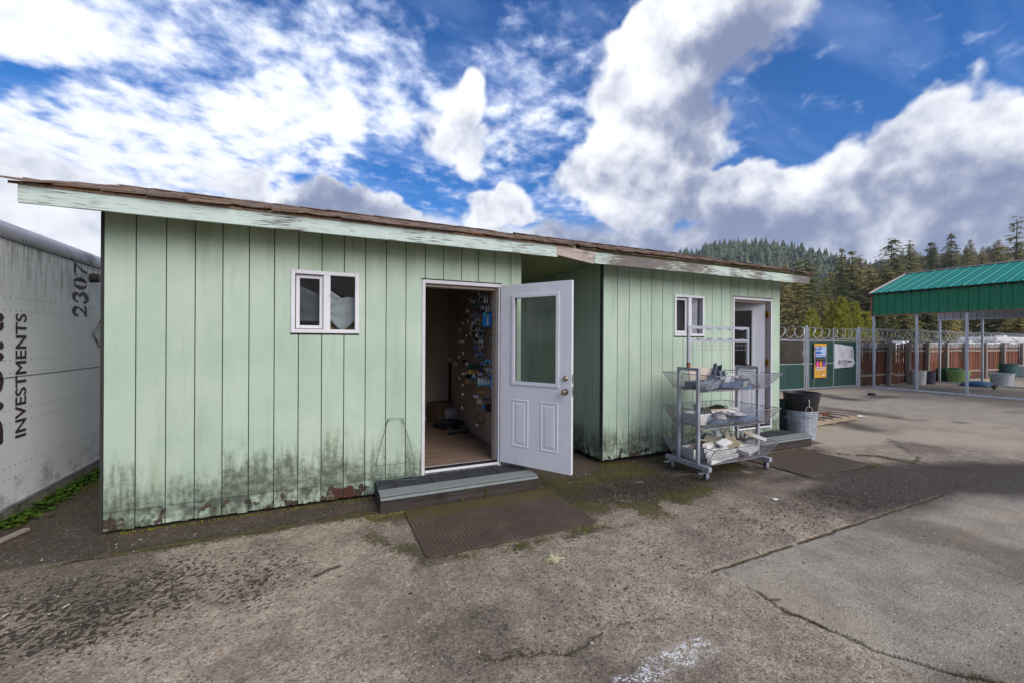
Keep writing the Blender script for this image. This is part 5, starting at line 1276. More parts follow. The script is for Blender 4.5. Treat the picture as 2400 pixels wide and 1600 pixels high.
# ---------------------------------------------------------------- cans by the corner
def ribbed(r0, r1, h, amp, nr, n=96, flat=.12):
    m = MB(); rows = [(0, r0, 0), (h*.03, r0, 0), (h*flat, r0+(r1-r0)*flat, 0), (h*(flat+.03), r0+(r1-r0)*(flat+.03), amp), (h*(1-flat-.03), r0+(r1-r0)*(1-flat-.03), amp), (h*(1-flat), r0+(r1-r0)*(1-flat), 0), (h, r1, 0)]
    vs = [((r + a*math.cos(2*math.pi*k*nr/n))*math.cos(2*math.pi*k/n), (r + a*math.cos(2*math.pi*k*nr/n))*math.sin(2*math.pi*k/n), z) for z, r, a in rows for k in range(n)]
    m.add(vs, [(i*n+k, i*n+(k+1) % n, (i+1)*n+(k+1) % n, (i+1)*n+k) for i in range(len(rows)-1) for k in range(n)]); m.disc(r0, (0, 0, .004), 48); return m
CX, CY = 9.06, -.075
t = thing('galvanised_can', 'dented galvanised steel dustbin holding a black tub at the shed corner', 'dustbin', (CX, CY, .0))
m = ribbed(.205, .232, .47, .0025, 24); m.build('body', 'galvanised', t, smooth=True)
for z, r in ((.012, .209), (.40, .231), (.43, .233), (.462, .236)):
    m = MB(); m.lathe([(r-.006, -.010), (r+.004, -.006), (r+.006, 0), (r+.004, .006), (r-.006, .010)], (0, 0, z), 48); m.build('hoop', 'galvanised', t, smooth=True)
for a in (RAD(-20), RAD(160)):
    m = MB(); c = np.array((math.cos(a), math.sin(a), 0)); tn = np.array((-math.sin(a), math.cos(a), 0))
    m.tube([c*.228 - tn*.05 + (0, 0, .37), c*.26 - tn*.045 + (0, 0, .33), c*.262 + tn*.045 + (0, 0, .33), c*.228 + tn*.05 + (0, 0, .37)], .005, 6); m.build('handle', 'galvanised', t)
t = thing('black_tub', 'black plastic tub sitting inside the galvanised dustbin', 'tub', (CX, CY, .30))
m = MB(); m.lathe([(.0, .02), (.20, .02), (.212, .0), (.226, .17), (.236, .18), (.238, .30), (.252, .31), (.268, .452), (.280, .455), (.282, .470), (.262, .472), (.255, .45), (.232, .20), (.205, .03), (.0, .03)], n=56); m.build('body', 'black_plastic', t, smooth=True)
ca_ = math.atan2(CAM[1]-CY, CAM[0]-CX); hd = ca_ + .42
m = MB(); c = np.array((math.cos(hd), math.sin(hd), 0)); tn = np.array((-math.sin(hd), math.cos(hd), 0)); p0 = np.array((CX, CY, 0))
m.tube([p0 + c*.252 + (0, 0, .68), p0 + c*.268 + (0, 0, .64), p0 + c*.262 + (0, 0, .56)], .006, 6)
m.tube([p0 + c*.264 + tn*.050*math.cos(k*.42) + np.array((0, 0, .50 + .062*math.sin(k*.42))) for k in range(15)], .0032, 6, closed=True); m.tube([p0+c*.266 + (0, 0, .44), p0 + c*.270 - tn*.055 + (0, 0, .43)], .003, 5)
o = m.build('cable_tie', 'zip_tie'); base_at(o, p0 + c*.26 + (0, 0, .5)); tag(o, 'looped white cable tie hanging on the black tub', 'cable tie')
gx, gy = WY(1829, 940, .12)[0] + .10, .20
m = MB(); m.lathe([(.0, 0), (.12, 0), (.165, .56), (.185, .56), (.187, .60), (.168, .61), (.12, .05), (.0, .05)], n=40); o = m.build('green_bin', 'dark_green_plastic', smooth=True); o.location = (gx+.06, gy, .0); tag(o, 'dark green plastic bin tucked behind the second shed corner', 'bin')

# pallet and boards on it
def pallet():
    a = G(1985, 985); t = thing('pallet', 'weathered wooden pallet lying flat behind the galvanised dustbin', 'pallet', (10.85, .92, 0), RAD(4)); 
    for k in range(3): m = MB(); m.box(-1.0, 1.0, -.52+.47*k, -.48+.47*k+.02, .018, .105); m.build('stringer', 'pallet_wood', t)
    for k in range(7): x = -.96 + k*.315; m = MB(); m.box(x-.055, x+.055, -.54, .50, .1055, .123 + .003*(k % 2)); m.build('deck_board', 'pallet_wood', t)
    for k in range(3): x = -.9 + k*.9; m = MB(); m.box(x-.05, x+.05, -.54, .50, 0, .0175); m.build('bottom_board', 'pallet_wood', t)
pallet()
for k, (x0, y0, x1, y1, z, lab) in enumerate(((10.0, .95, 11.1, .62, .155, 'brown timber offcut lying across the pallet'), (10.3, .70, 10.75, .56, .155, 'short brown timber offcut on the pallet edge'), (10.0, 1.25, 11.0, 1.15, .16, 'longer timber offcut at the back of the pallet'))):
    m = MB(); m.bar((x0, y0, z), (x1, y1, z), .05, .062); o = m.build('timber_offcut', 'fence_board' if k < 1 else 'pallet_wood'); base_at(o, (x0, y0, z-.031)); tag(o, lab, 'timber')
m = MB(); m.box(-.3, .3, -.2, .2, 0, .03); o = m.build('scrap_sheet', 'tub_teal'); o.location = (10.9, 1.28, .128); o.rotation_euler = (0, 0, .3); tag(o, 'teal scrap sheet lying at the back of the pallet', 'sheet')
m = crumple(.3, .2, .04, 77); o = m.build('litter', 'paper_white', smooth=True); o.location = (*G(2010, 975)[:2], .004); tag(o, 'white crumpled litter on the sandy yard past the pallet', 'litter')
# ---------------------------------------------------------------- merchandise on the pegboard wall of the first shed
PX = 3.728            # face of the pegboard
def z5(x, y): return 980 + x/6.533, 660 + y/6.533
def z6(x, y): return 980 + x/6.03, 840 + y/6.03
HL = .24
hook_mesh = None
def peg_hook(px, py, L=HL):
    global hook_mesh
    p = WX(px, py, PX - L)
    if hook_mesh is None:
        m = MB(); m.tube([(0, 0, .012), (-HL+.012, 0, .008), (-HL, 0, .016)], .0038, 5); m.tube([(0, 0, -.018), (-HL+.05, 0, -.012)], .0030, 5); m.box(-.004, 0, -.014, .014, -.03, .03)
        hook_mesh = m.mesh('peg_hook', 'chrome_item')
        t = MB(); t.box(-HL-.006, -HL+.010, -.010, .010, -.006, .030); peg_hook.tip = t.mesh('price_tip', 'item_white')
    o = link('peg_hook', hook_mesh); o.location = (PX, p[1], p[2] - .012)
    tp = link('price_tip', peg_hook.tip, o)
    tag(o, 'chrome peg hook with white tip on the pegboard inside the open shed', 'hook', 'peg hooks on the shed pegboard'); return o
for x, y in ((765, 270), (805, 300), (850, 315), (680, 635), (760, 620), (832, 640), (635, 740), (740, 822), (792, 798), (888, 825), (660, 915), (690, 915), (625, 918), (685, 1088), (623, 1147), (540, 1245), (578, 1257), (742, 1250), (685, 1400), (722, 1395), (848, 1430), (628, 1470), (740, 455), (765, 455), (920, 190)): peg_hook(*z5(x, y))
for x, y in ((630, 370), (628, 500), (623, 690)): peg_hook(*z6(x, y))
def hang(px, py, off): p = WX(px, py, PX - off); return p
def card(px0, py0, px1, py1, off, mat, label, extra=None, cat='packet', group=None):
    a = hang(px0, py0, off); b = hang(px1, py1, off); y0, y1 = sorted((a[1], b[1])); w = max(.05, y1-y0)*1.0; zc0, zc1 = min(a[2], b[2]), max(a[2], b[2]); yc = (y0+y1)/2
    t = thing('blister_pack', label, cat, (PX-off, yc, zc1), 0, group)
    # card turned to face the door
    R_ = RAD(-52)
    t.rotation_euler = (0, 0, R_)
    h = zc1-zc0; ww = w*.62
    m = MB(); m.box(-ww/2, ww/2, -.002, .002, -h, 0); m.build('card', mat, t)
    if extra:
        for (mt, u0, u1, v0, v1, d) in extra: m = MB(); m.box(-ww/2+ww*u0, -ww/2+ww*u1, -.002-d, -.0022, -h+h*v0, -h+h*v1); m.build('insert', mt, t)
    return t
card(*z5(1010, 475), *z5(1100, 690), .20, 'pack_blue', 'bright blue card pack hanging high on the pegboard', [('pack_green', .1, .5, .75, .9, .002), ('paper_white', .5, .68, .10, .68, .006), ('navy_item', .35, .9, .88, .97, .001)])
card(*z5(885, 560), *z5(945, 665), .20, 'pack_card', 'small grey-green card pack beside the bright blue one', [('item_brown', .25, .75, .1, .6, .004)])
card(*z6(1035, 240), *z6(1075, 430), .12, 'pack_blue', 'tall blue card pack beside the teal blister packs', [('paper_white', .3, .6, .1, .6, .004)])
card(*z6(1095, 630), *z6(1125, 820), .08, 'pack_blue', 'narrow blue pack hanging lowest beside the door jamb', [('paper_white', .3, .6, .2, .7, .004)])
for k in range(5):
    x = 850 + k*36
    card(*z6(x, 250 + 4*k), *z6(x+48, 390), .20-.025*k, 'blister', 'clear and teal blister pack in the row on one hook', [('pack_teal', .2, .8, .1, .65, .012), ('item_white', .3, .6, .3, .9, .016)], group='teal blister packs on one hook')
for k, (x, y, x2, y2, mt, lab) in enumerate(((800, 500, 845, 560, 'paper_white', 'white carded packet in the low cluster of tools'), (850, 560, 900, 650, 'item_cream', 'cream packet in the low cluster of tools'), (920, 640, 955, 720, 'pack_blue', 'blue pouch beside the round black reel'), (985, 650, 1020, 700, 'item_beige', 'beige tag on the round black reel'), (1040, 530, 1085, 600, 'item_brown', 'amber boxed item above the round black reel'), (870, 450, 915, 490, 'yellow_item', 'olive packet above the low cluster of tools'), (940, 540, 1030, 610, 'navy_item', 'navy pouch above the round black reel'))):
    card(*z6(x, y), *z6(x2, y2), .14, mt, lab)
rk = random.Random(4)
for k in range(34):
    x, y = rk.uniform(560, 1180), rk.uniform(170, 1500)
    card(*z5(x, y), *z5(x + rk.uniform(26, 46), y + rk.uniform(45, 95)), rk.uniform(.06, .2), rk.choice(('item_slate', 'black_item', 'item_brown', 'item_grey', 'navy_item', 'item_tan', 'pack_card')), 'small muted hardware packet hanging among the peg hooks', [('chrome_item', .25, .75, .15, .6, .008)], group='muted hardware packets on the pegboard')
for k in range(30):
    x, y = rk.uniform(820, 1190), 200 + 43*k + rk.uniform(-20, 20)
    card(*z5(x, y), *z5(x + rk.uniform(40, 62), y + rk.uniform(70, 120)), rk.uniform(.06, .16), rk.choice(('item_white', 'item_grey', 'pack_teal', 'item_cream', 'paper_white', 'item_blue')), 'pale carded hardware packet hanging near the door side of the pegboard', [('black_item', .2, .8, .12, .55, .008), ('pack_blue', .1, .9, .78, .95, .002)], group='pale hardware packets near the door jamb')
def disc_item(px, py, off, r, mat, name, label, cat, th=.03, ring=False):
    p = hang(px, py, off); m = MB()
    if ring: m.tube([(0, r*math.cos(k*.3142), r*math.sin(k*.3142)) for k in range(20)], .005, 6, closed=True)
    else: m.lathe([(0, -th/2), (r*.9, -th/2), (r, -th*.3), (r, th*.3), (r*.9, th/2), (0, th/2)], n=24, ax='x')
    o = m.build(name, mat, smooth=True); o.location = p; o.rotation_euler = (0, 0, RAD(38)); return tag(o, label, cat)
disc_item(*z6(1000, 690), .14, .055, 'black_item', 'cord_reel', 'round black reel in the low cluster of tools', 'reel', .05)
disc_item(*z6(1070, 685), .10, .028, 'red_item', 'red_cap', 'small round red cap beside the black reel', 'cap', .04)
disc_item(*z6(785, 920), .10, .075, 'chrome_item', 'wire_ring', 'shiny coiled ring hanging low on the pegboard', 'ring', ring=True)
disc_item(*z6(885, 850), .08, .065, 'black_item', 'wire_ring', 'dark coiled ring hanging low on the pegboard', 'ring', ring=True)
disc_item(*z6(840, 935), .10, .022, 'item_white', 'white_fitting', 'small white fitting below the coiled rings', 'fitting', .03)
# paint brushes in a row
def brush(px, py, off, s, mt, label, group, dark=False):
    p = hang(px, py, off); t = thing('paint_brush', label, 'brush', p, RAD(-50), group)
    m = MB(); m.box(-.006*s, .006*s, -.004, .004, -.04*s, .0); m.box(-.012*s, .012*s, -.006, .006, -.055*s, -.041*s); m.build('handle', 'tub_dark_green' if not dark else 'black_item', t)
    m = MB(); m.box(-.016*s, .016*s, -.007, .007, -.075*s, -.0555*s); m.build('ferrule', 'chrome_item', t)
    m = MB(); m.hexa([(-.018*s, -.005, -.13*s), (.018*s, -.005, -.13*s), (.018*s, .005, -.13*s), (-.018*s, .005, -.13*s), (-.015*s, -.007, -.0755*s), (.015*s, -.007, -.0755*s), (.015*s, .007, -.0755*s), (-.015*s, .007, -.0755*s)]); m.build('bristles', mt, t)
for k in range(9): brush(*z5(780 + k*18, 1258 + k), .23-.022*k, 1.05, 'brush_bristle', 'tan bristle paint brush in the row on the pegboard', 'tan paint brushes on one hook')
for k in range(7): brush(*z5(745 + k*17, 1400 + 2*k), .23-.022*k, 1.05, 'item_tan', 'grey bristle paint brush in the lower row on the pegboard', 'grey paint brushes on one hook', True)
for k, (x, lab) in enumerate(((1160, 'large wood-handled brush nearest the door jamb'), (1200, 'second wood-handled brush by the door jamb'))):
    p = hang(*z5(x, 1180 + 10*k), .07); t = thing('scrub_brush', lab, 'brush', p, RAD(-50))
    m = MB(); m.box(-.018, .018, -.010, .010, -.17, .0); m.build('handle', 'handle_wood', t, bevel=.004); m = MB(); m.box(-.024, .024, -.012, .012, -.27, -.171); m.build('bristles', 'black_item', t); m = MB(); m.box(-.030, .030, .013, .018, -.16, .05); m.build('sleeve', 'navy_item', t)
# chrome turnbuckles and snaps near the top
for k, (x, y) in enumerate(((1015, 200), (1038, 195), (1062, 200), (1115, 205), (1140, 250), (1165, 260), (1185, 265), (995, 370), (1040, 370), (1072, 365))):
    p = hang(*z5(x, y), .16 - .008*k); m = MB(); m.tube([(0, 0, 0), (0, 0, -.045)], .004, 6); m.tube([(0, 0, -.045), (0, 0, -.11)], .008, 8); m.tube([(0, .013*math.cos(a*.63), -.124 + .013*math.sin(a*.63)) for a in range(10)], .0035, 5, closed=True)
    o = m.build('turnbuckle', 'chrome_item', smooth=True); o.location = p; o.rotation_euler = (0, 0, RAD(-50)); tag(o, 'chrome turnbuckle hanging at the top of the pegboard', 'turnbuckle', 'chrome turnbuckles on the pegboard')
p = hang(*z5(1030, 930), .10); m = MB(); m.tube([(0, 0, .09), (-.05, 0, .06), (-.06, 0, -.06), (0, 0, -.09)], .006, 8); o = m.build('pull_handle', 'chrome_item', smooth=True); o.location = p; tag(o, 'chrome bow handle hanging on the bare pegboard', 'handle')
for k, (x, y) in enumerate(((810, 540), (860, 530), (935, 730), (830, 990), (880, 985))):
    p = hang(*z5(x, y), .17); o = crumple(.06, .05, .07, 60+k, 6).build('hardware_bag', 'item_grey' if k < 3 else 'item_slate', smooth=True); o.location = p; o.rotation_euler = (RAD(80), 0, RAD(-50)); tag(o, ['silver hardware bag on the upper pegboard hooks', 'silver hardware bag next to the grey card pack', 'silver clip strip below the grey card pack', 'dark hardware bag on the middle pegboard hooks', 'dark hardware bag beside the chrome bow handle'][k], 'bag')
# floor clutter
def floor_at(x, y): return G(*z6(x, y), FLOOR_Z)
def fbox(x, y, w, d, h, mat, name, label, cat, rz=0, z=FLOOR_Z, tilt=0):
    p = floor_at(x, y); o = MB().box(-w/2, w/2, -d/2, d/2, 0, h).build(name, mat, bevel=.004); o.location = (p[0], p[1], z + .001); o.rotation_euler = (tilt, 0, RAD(rz)); return tag(o, label, cat)
fbox(330, 880, .36, .30, .34, 'item_brown', 'cardboard_box', 'brown cardboard box on the floor at the back of the open shed', 'box', 20)
fbox(505, 855, .14, .12, 1.02, 'black_item', 'tall_carton', 'tall black carton standing on the shed floor', 'carton', 12)
fbox(575, 850, .12, .10, .95, 'black_item', 'tall_carton', 'second tall black carton nearer the pegboard', 'carton', 4)
fbox(430, 880, .20, .15, .15, 'item_white', 'small_box', 'small white box on the floor by the tall cartons', 'box', 30)
fbox(460, 890, .20, .16, .24, 'item_beige', 'small_box', 'pale box standing behind the heap of black pipe', 'box', -10)
fbox(280, 870, .11, .09, .07, 'yellow_item', 'small_box', 'small yellow box on the shed floor', 'box', 12)
fbox(150, 850, .34, .20, .05, 'item_white', 'shelf_board', 'white shelf board lying on the shed floor', 'shelf', 8)
p = floor_at(510, 852); o = MB().box(-.13, .13, -.006, .006, 0, .20).build('paper_sheet', 'paper_white'); o.location = (p[0]-.02, p[1]-.06, 1.215); o.rotation_euler = (RAD(-25), RAD(28), RAD(-30)); tag(o, 'white sheet lying tilted on top of the tall black cartons', 'sheet')
p = floor_at(540, 900); o = MB().box(-.12, .12, -.09, .09, 0, .01).build('paper_sheet', 'paper_white'); o.location = (p[0]+.02, p[1]-.02, .38); o.rotation_euler = (RAD(30), RAD(24), RAD(20)); tag(o, 'white sheet lying on the heap of black pipe', 'sheet')
rr = random.Random(12)
for k in range(7):
    p = floor_at(330 + 45*k, 990 - 8*(k % 3)); m = MB(); L = rr.uniform(.10, .17)
    m.tube([(-L, 0, .04), (-L*.3, 0, .042), (L*.4, .02, .05), (L, .05, .06)], [.03, .034, .034, .028], 10); m.lathe([(.026, -.02), (.04, -.018), (.04, .018), (.026, .02)], (-L*.4, 0, .042), 14, 'x')
    o = m.build('pipe_fitting', 'black_item', smooth=True); o.location = (p[0], p[1], FLOOR_Z + .002 + .05*(k % 2)); o.rotation_euler = (0, 0, rr.uniform(0, 3)); tag(o, 'black plastic pipe fitting in the heap on the shed floor', 'pipe fitting', 'black pipe fittings heaped on the floor')
a = floor_at(600, 1045); b = floor_at(735, 1045); m = MB(); m.tube([(0, 0, 0), tuple(np.array(b)-np.array(a))], .036, 14); o = m.build('black_tube', 'black_item', smooth=True); o.location = (a[0], a[1], FLOOR_Z+.038); tag(o, 'short ribbed black tube lying before the heap of fittings', 'tube')
a = floor_at(440, 1075); b = floor_at(590, 1050); m = MB(); m.bar((0, 0, 0), tuple(np.array(b)-np.array(a)), .04, .03); o = m.build('black_strip', 'black_item'); o.location = (a[0], a[1], FLOOR_Z+.017); tag(o, 'flat black strip lying closest to the shed threshold', 'strip')
# inside the second shed, seen through its door glass
for k, (px, py, mt, nm, lab) in enumerate(((1722, 815, 'navy_item', 'hanging_tool', 'blue tool hanging behind the second shed door'), (1738, 818, 'item_white', 'hanging_tool', 'white fitting hanging behind the second shed door'))):
    p = WY(px, py, 1.3); o = crumple(.10, .08, .18, 80+k, 6).build(nm, mt, smooth=True); o.location = p; o.rotation_euler = (RAD(70), 0, 0); tag(o, lab, 'tool')
p0, p1, p2 = WY(1718, 842, 1.3), WY(1732, 832, 1.3), WY(1746, 828, 1.3); m = MB(); m.tube([tuple(np.array(q)-p0) for q in (p0, p1, p2)], .025, 8); o = m.build('yellow_hose', 'yellow_item', smooth=True); o.location = p0; tag(o, 'yellow hose end hanging behind the second shed door', 'hose')

# ---------------------------------------------------------------- ground clutter
def blades(m, c, n, h, spread, w, r):
    for k in range(n):
        a = r.uniform(0, 6.28); L = h*r.uniform(.5, 1.1); d = spread*r.uniform(.2, 1); x, y, z = c; dx, dy = math.cos(a), math.sin(a)
        p = [(x, y, z), (x+dx*d*.4, y+dy*d*.4, z+L*.65), (x+dx*d, y+dy*d, z+L)]
        m.add([(p[0][0]-dy*w, p[0][1]+dx*w, p[0][2]), (p[0][0]+dy*w, p[0][1]-dx*w, p[0][2]), (p[1][0]+dy*w*.8, p[1][1]-dx*w*.8, p[1][2]), (p[1][0]-dy*w*.8, p[1][1]+dx*w*.8, p[1][2]), p[2]], [(0, 1, 2, 3), (3, 2, 4)])
rr = random.Random(21)
# clover-like weeds along the trailer foot
m = MB(); n = 0
for k in range(900):
    y = rr.uniform(.45, 2.9); x = TX + .03 + abs(rr.gauss(0, .065))
    s = rr.uniform(.012, .028)*(1.0 if y < 2 else .8); z = rr.uniform(.008, .075)*max(.25, 1-(x-TX)/.28); a = rr.uniform(0, 6.28); tx, ty = rr.uniform(-.5, .5), rr.uniform(-.5, .5)
    ring_ = [(x + s*math.cos(a+q), y + s*math.sin(a+q), z + s*(tx*math.cos(a+q) + ty*math.sin(a+q))) for q in (0, .9, 1.8, 2.7, 3.6, 4.5, 5.4)]
    m.add(ring_ + [(x, y, z-.006)], [(i, (i+1) % 7, 7) for i in range(7)])
for k in range(160): blades(m, (TX+.03+abs(rr.gauss(0, .09)), rr.uniform(.45, 2.9), 0), 1, .08, .03, .002, rr)
o = m.build('weeds', 'weed', fix=False); tag(o, 'bright green weeds growing along the foot of the trailer', 'weeds', kind='stuff')
# moss tufts: small upright tips on the mossy joints
m = MB()
for k in range(2600):
    r = rr.random()
    if r < .35: x, y = rr.uniform(2.0, 3.9), -.545 + rr.gauss(0, .03)
    elif r < .55: x, y = rr.uniform(5.0, 7.0), -.06 - abs(rr.gauss(0, .14))
    elif r < .75: x, y = rr.uniform(.1, 2.1), -.02 - abs(rr.gauss(0, .03))
    elif r < .9: x, y = rr.uniform(-.55, -.05), rr.uniform(.7, 2.6)
    else: x, y = rr.uniform(2.5, 4.0), -1.53 + rr.gauss(0, .05)
    blades(m, (x, y, -.004), 1, .016, .012, .003, rr)
o = m.build('moss_tufts', 'mosses', fix=False); tag(o, 'low yellow-green moss tufts along joints and wall foot', 'moss', kind='stuff')
def tuft(px, py, n, h, label, mat='grass', sp=.05, w=.0022):
    c = G(px, py); m = MB(); blades(m, (0, 0, -.004), n, h, sp, w, rr); o = m.build('grass_tuft', mat, fix=False); o.location = (c[0], c[1], 0); return tag(o, label, 'grass')
tuft(1142, 1166, 8, .17, 'tall grass blades growing against the middle of the dark step')
tuft(1087, 1175, 12, .05, 'small green sprout at the step foot left of the tall blades')
tuft(1219, 1280, 14, .035, 'tiny green sprout below the mat edge beside the straw clump')
tuft(2050, 1094, 30, .05, 'low green grass growing beside the dark mat', sp=.14)
tuft(1645, 1098, 10, .06, 'pale sprig hanging under the front of the rack base')
c = G(1296, 1312); m = MB()
for k in range(120):
    a = rr.uniform(0, 6.28); e = rr.uniform(.1, 1.2); r0 = .015; p = [(.02*math.cos(a*3)*rr.random(), .02*math.sin(a*2)*rr.random(), .008)]
    for q in range(4): p.append((p[-1][0] + .014*math.cos(a), p[-1][1] + .014*math.sin(a), max(.004, p[-1][2] + .010*math.sin(e)))); a += rr.uniform(-.9, .9); e -= .5
    m.tube(p, .0011, 3, caps=False)
for k in range(10):
    a = rr.uniform(-.9, .5); m.tube([(0, 0, .012), (.05*math.cos(a), .05*math.sin(a), .02), (.10*math.cos(a+.2), .10*math.sin(a+.2), .008)], .001, 3, caps=False)
m.tube([(.0, 0, .02), (.015, .03, .055)], .002, 4)
o = m.build('lichen_clump', 'straw', fix=False); o.location = (c[0], c[1], 0); tag(o, 'pale stringy lichen clump lying on the asphalt below the mat', 'lichen')
def stone(px, py, s, label, mat='pebble', name='stone'):
    c = G(px, py); m = MB(); vs = []; N = 8
    for j, (f, z) in enumerate(((.7, 0), (1.0, .35), (.75, .8), (.3, 1.0))): vs += [(s*f*math.cos(6.283*k/N)*rr.uniform(.8, 1.15), s*f*math.sin(6.283*k/N)*rr.uniform(.7, 1.0), z*s) for k in range(N)]
    m.add(vs, [(j*N+k, j*N+(k+1) % N, (j+1)*N+(k+1) % N, (j+1)*N+k) for j in range(3) for k in range(N)] + [tuple(range(3*N, 4*N))]); o = m.build(name, mat); o.location = (c[0], c[1], -.002); o.rotation_euler = (0, 0, rr.uniform(0, 6)); return tag(o, label, 'stone')
stone(1164, 1334, .014, 'small pale stone on the asphalt below the mat corner')
stone(1390, 1507, .013, 'small brown and white stone beside the curved crack')
stone(1782, 1295, .016, 'pale pebble lying on the long slab joint')
m = crumple(.06, .04, .02, 90, 5); o = m.build('litter', 'paper_white', smooth=True); o.location = (*G(1818, 1170)[:2], .001); tag(o, 'small white paper scrap on the crazed asphalt past the rack', 'litter')
m = crumple(.05, .035, .01, 91, 5); o = m.build('dead_leaf', 'tan_leaf', smooth=True); o.location = (*G(1876, 1180)[:2], .001); tag(o, 'tan dead leaf lying near the white paper scrap', 'leaf')
m = MB(); m.bar((0, 0, 0), (.075, -.04, .002), .014, .004); o = m.build('orange_stick', 'item_brown'); c = G(1800, 1404); o.location = (c[0], c[1], .003); tag(o, 'orange-brown splinter lying in the mossy slab joint', 'splinter')
for k, (a, b, lab) in enumerate((((150, 1425), (166, 1415), 'straw splinter on the pitted asphalt near the trailer end'), ((10, 1446), (24, 1436), 'second straw splinter nearer the trailer'))):
    A_, B_ = G(*a), G(*b); m = MB(); m.bar((0, 0, 0), tuple(B_-A_), .008, .004); o = m.build('splinter', 'straw'); o.location = (A_[0], A_[1], .003); tag(o, lab, 'splinter')
# loose grit scattered over the asphalt
m = MB()
for k in range(2600):
    x, y = rr.uniform(-1.2, 8.0), rr.uniform(-3.7, -.15); s = rr.choice((.0025, .003, .004, .006))*rr.uniform(.7, 1.3); vs = [(x + s*rr.uniform(.6, 1.2)*math.cos(q*1.2566), y + s*rr.uniform(.6, 1.2)*math.sin(q*1.2566), -.003) for q in range(5)] + [(x, y, s*.9 - .001)]
    m.add(vs, [(i, (i+1) % 5, 5) for i in range(5)])
o = m.build('loose_grit', 'pebble', fix=False); tag(o, 'loose grit and stone crumbs scattered over the asphalt', 'grit', kind='stuff')
m = MB()
for k in range(900):
    x, y = rr.uniform(-1.0, 9.0), rr.uniform(-2.2, -.05); a = rr.uniform(0, 6.28); L = rr.uniform(.008, .035); w = rr.uniform(.001, .004)
    m.add([(x-w*math.sin(a), y+w*math.cos(a), .003), (x+w*math.sin(a), y-w*math.cos(a), .002), (x+L*math.cos(a), y+L*math.sin(a), .005)], [(0, 1, 2)])
o = m.build('needle_litter', 'tan_leaf', fix=False); tag(o, 'dry needles and bark crumbs scattered near the sheds', 'litter', kind='stuff')
m = MB(); m.lathe([(0, .07), (.09, .065), (.11, .02), (.11, 0)], n=18); o = m.build('rubber_cap', 'rubber_lid', smooth=True); o.location = (*G(2044, 925)[:2], 0); tag(o, 'small black rubber cap on the yard before the carport', 'cap')

# ---------------------------------------------------------------- chain-link gates
GY = 4.24
def chain(m, x0, x1, z0, z1, y, sp=.09, r=.0014):
    w, h = x1-x0, z1-z0; n = int((w+h)/sp)
    for k in range(1, n):
        s = k*sp
        a = (x0+min(s, w), z0+max(0, s-w)); b = (x0+max(0, s-h), z0+min(s, h)); m.bar((a[0], y-.003, a[1]), (b[0], y-.003, b[1]), r*2)
        a = (x1-min(s, w), z0+max(0, s-w)); b = (x1-max(0, s-h), z0+min(s, h)); m.bar((a[0], y+.003, a[1]), (b[0], y+.003, b[1]), r*2)
def gate(x0, x1, label, slat_top, split):
    t = thing('chain_link_gate', label, 'gate', (x0, GY, 0)); P = lambda x, z: (x-x0, 0, z)
    def tube(a, b, nm, r=.021): m = MB(); m.tube([P(*a), P(*b)], r, 10); return m.build(nm, 'galv_tube', t, smooth=True)
    tube((x0+.03, 1.68), (x1-.03, 1.68), 'top_rail'); tube((x0+.03, .07), (x1-.03, .07), 'bottom_rail'); tube((x0+.03, .90), (x1-.03, .90), 'mid_rail', .017)
    tube((x0+.03, .05), (x0+.03, 2.12), 'stile'); tube((x1-.03, .05), (x1-.03, 2.12), 'stile')
    if split: tube(((x0+x1)/2, .07), ((x0+x1)/2, 2.12), 'stile', .019)
    m = MB(); chain(m, .03, x1-x0-.03, .08, 1.68, -.012); m.build('wire_mesh', 'galv_wire', t, kind='stuff', fix=False)
    m = MB(); x = .045; r = random.Random(int(x0*10))
    while x < x1-x0-.05:
        w = .056
        if r.random() > .03: m.box(x, x+w, .004, .009, .08, slat_top + r.uniform(-.015, .01))
        x += .0615 + (.008 if r.random() < .12 else 0)
    m.build('privacy_slats', 'slat_green', t, kind='stuff', fix=False)
    for z in (.35, 1.35):
        m = MB(); m.lathe([(.024, -.02), (.028, -.02), (.028, .02), (.024, .02)], P(x0+.03, z), 12); m.box(-.03, .03, -.008, .008, z-.012, z+.012); m.build('hinge_clamp', 'galv_tube', t)
    return t
gate(16.62, 19.52, 'green-slatted chain-link gate carrying the poster and the banner', 1.64, True)
gate(13.55, 16.45, 'chain-link gate leaf slatted green only in its lower half', .93, False)
for X, lab in ((19.66, 'thick galvanised post where the gate meets the wooden fence'), (16.535, 'galvanised gate post standing between the two gate leaves')):
    m = MB(); m.tube([(0, 0, 0), (0, 0, 2.14)], .045 if X > 19 else .03, 14); m.lathe([(.0, 2.19), (.03, 2.18), (.05 if X > 19 else .035, 2.14)], n=14); o = m.build('gate_post', 'galv_tube', smooth=True); o.location = (X, GY+.0, 0); tag(o, lab, 'post')
def razor(p0, p1, r, pitch, label, y_off=0, seed=1):
    p0, p1 = np.array(p0, float), np.array(p1, float); d = p1-p0; L = np.linalg.norm(d); d /= L; n = int(L/pitch*14); m = MB(); rr_ = random.Random(seed); side_ = np.cross(d, (0, 0, 1)); pts = []
    for k in range(n+1):
        a = 2*math.pi*k/14; rad = r*(1 + .08*math.sin(k*.37)); s = L*k/n + .06*math.sin(a*1 + k*.01)
        pts.append(p0 + d*s + side_*rad*math.cos(a) + np.array((0, 0, 1))*rad*math.sin(a))
    m.tube(pts, .0075, 4); o = m.build('razor_wire', 'razor_wire', fix=False); base_at(o, p0); return tag(o, label, 'razor wire')
razor((13.6, GY, 1.93), (16.4, GY, 1.93), .20, .48, 'loose razor wire coil along the half-slatted gate leaf', seed=2)
razor((16.66, GY, 1.92), (19.5, GY, 1.92), .19, .42, 'loose razor wire coil along the gate with the poster', seed=3)
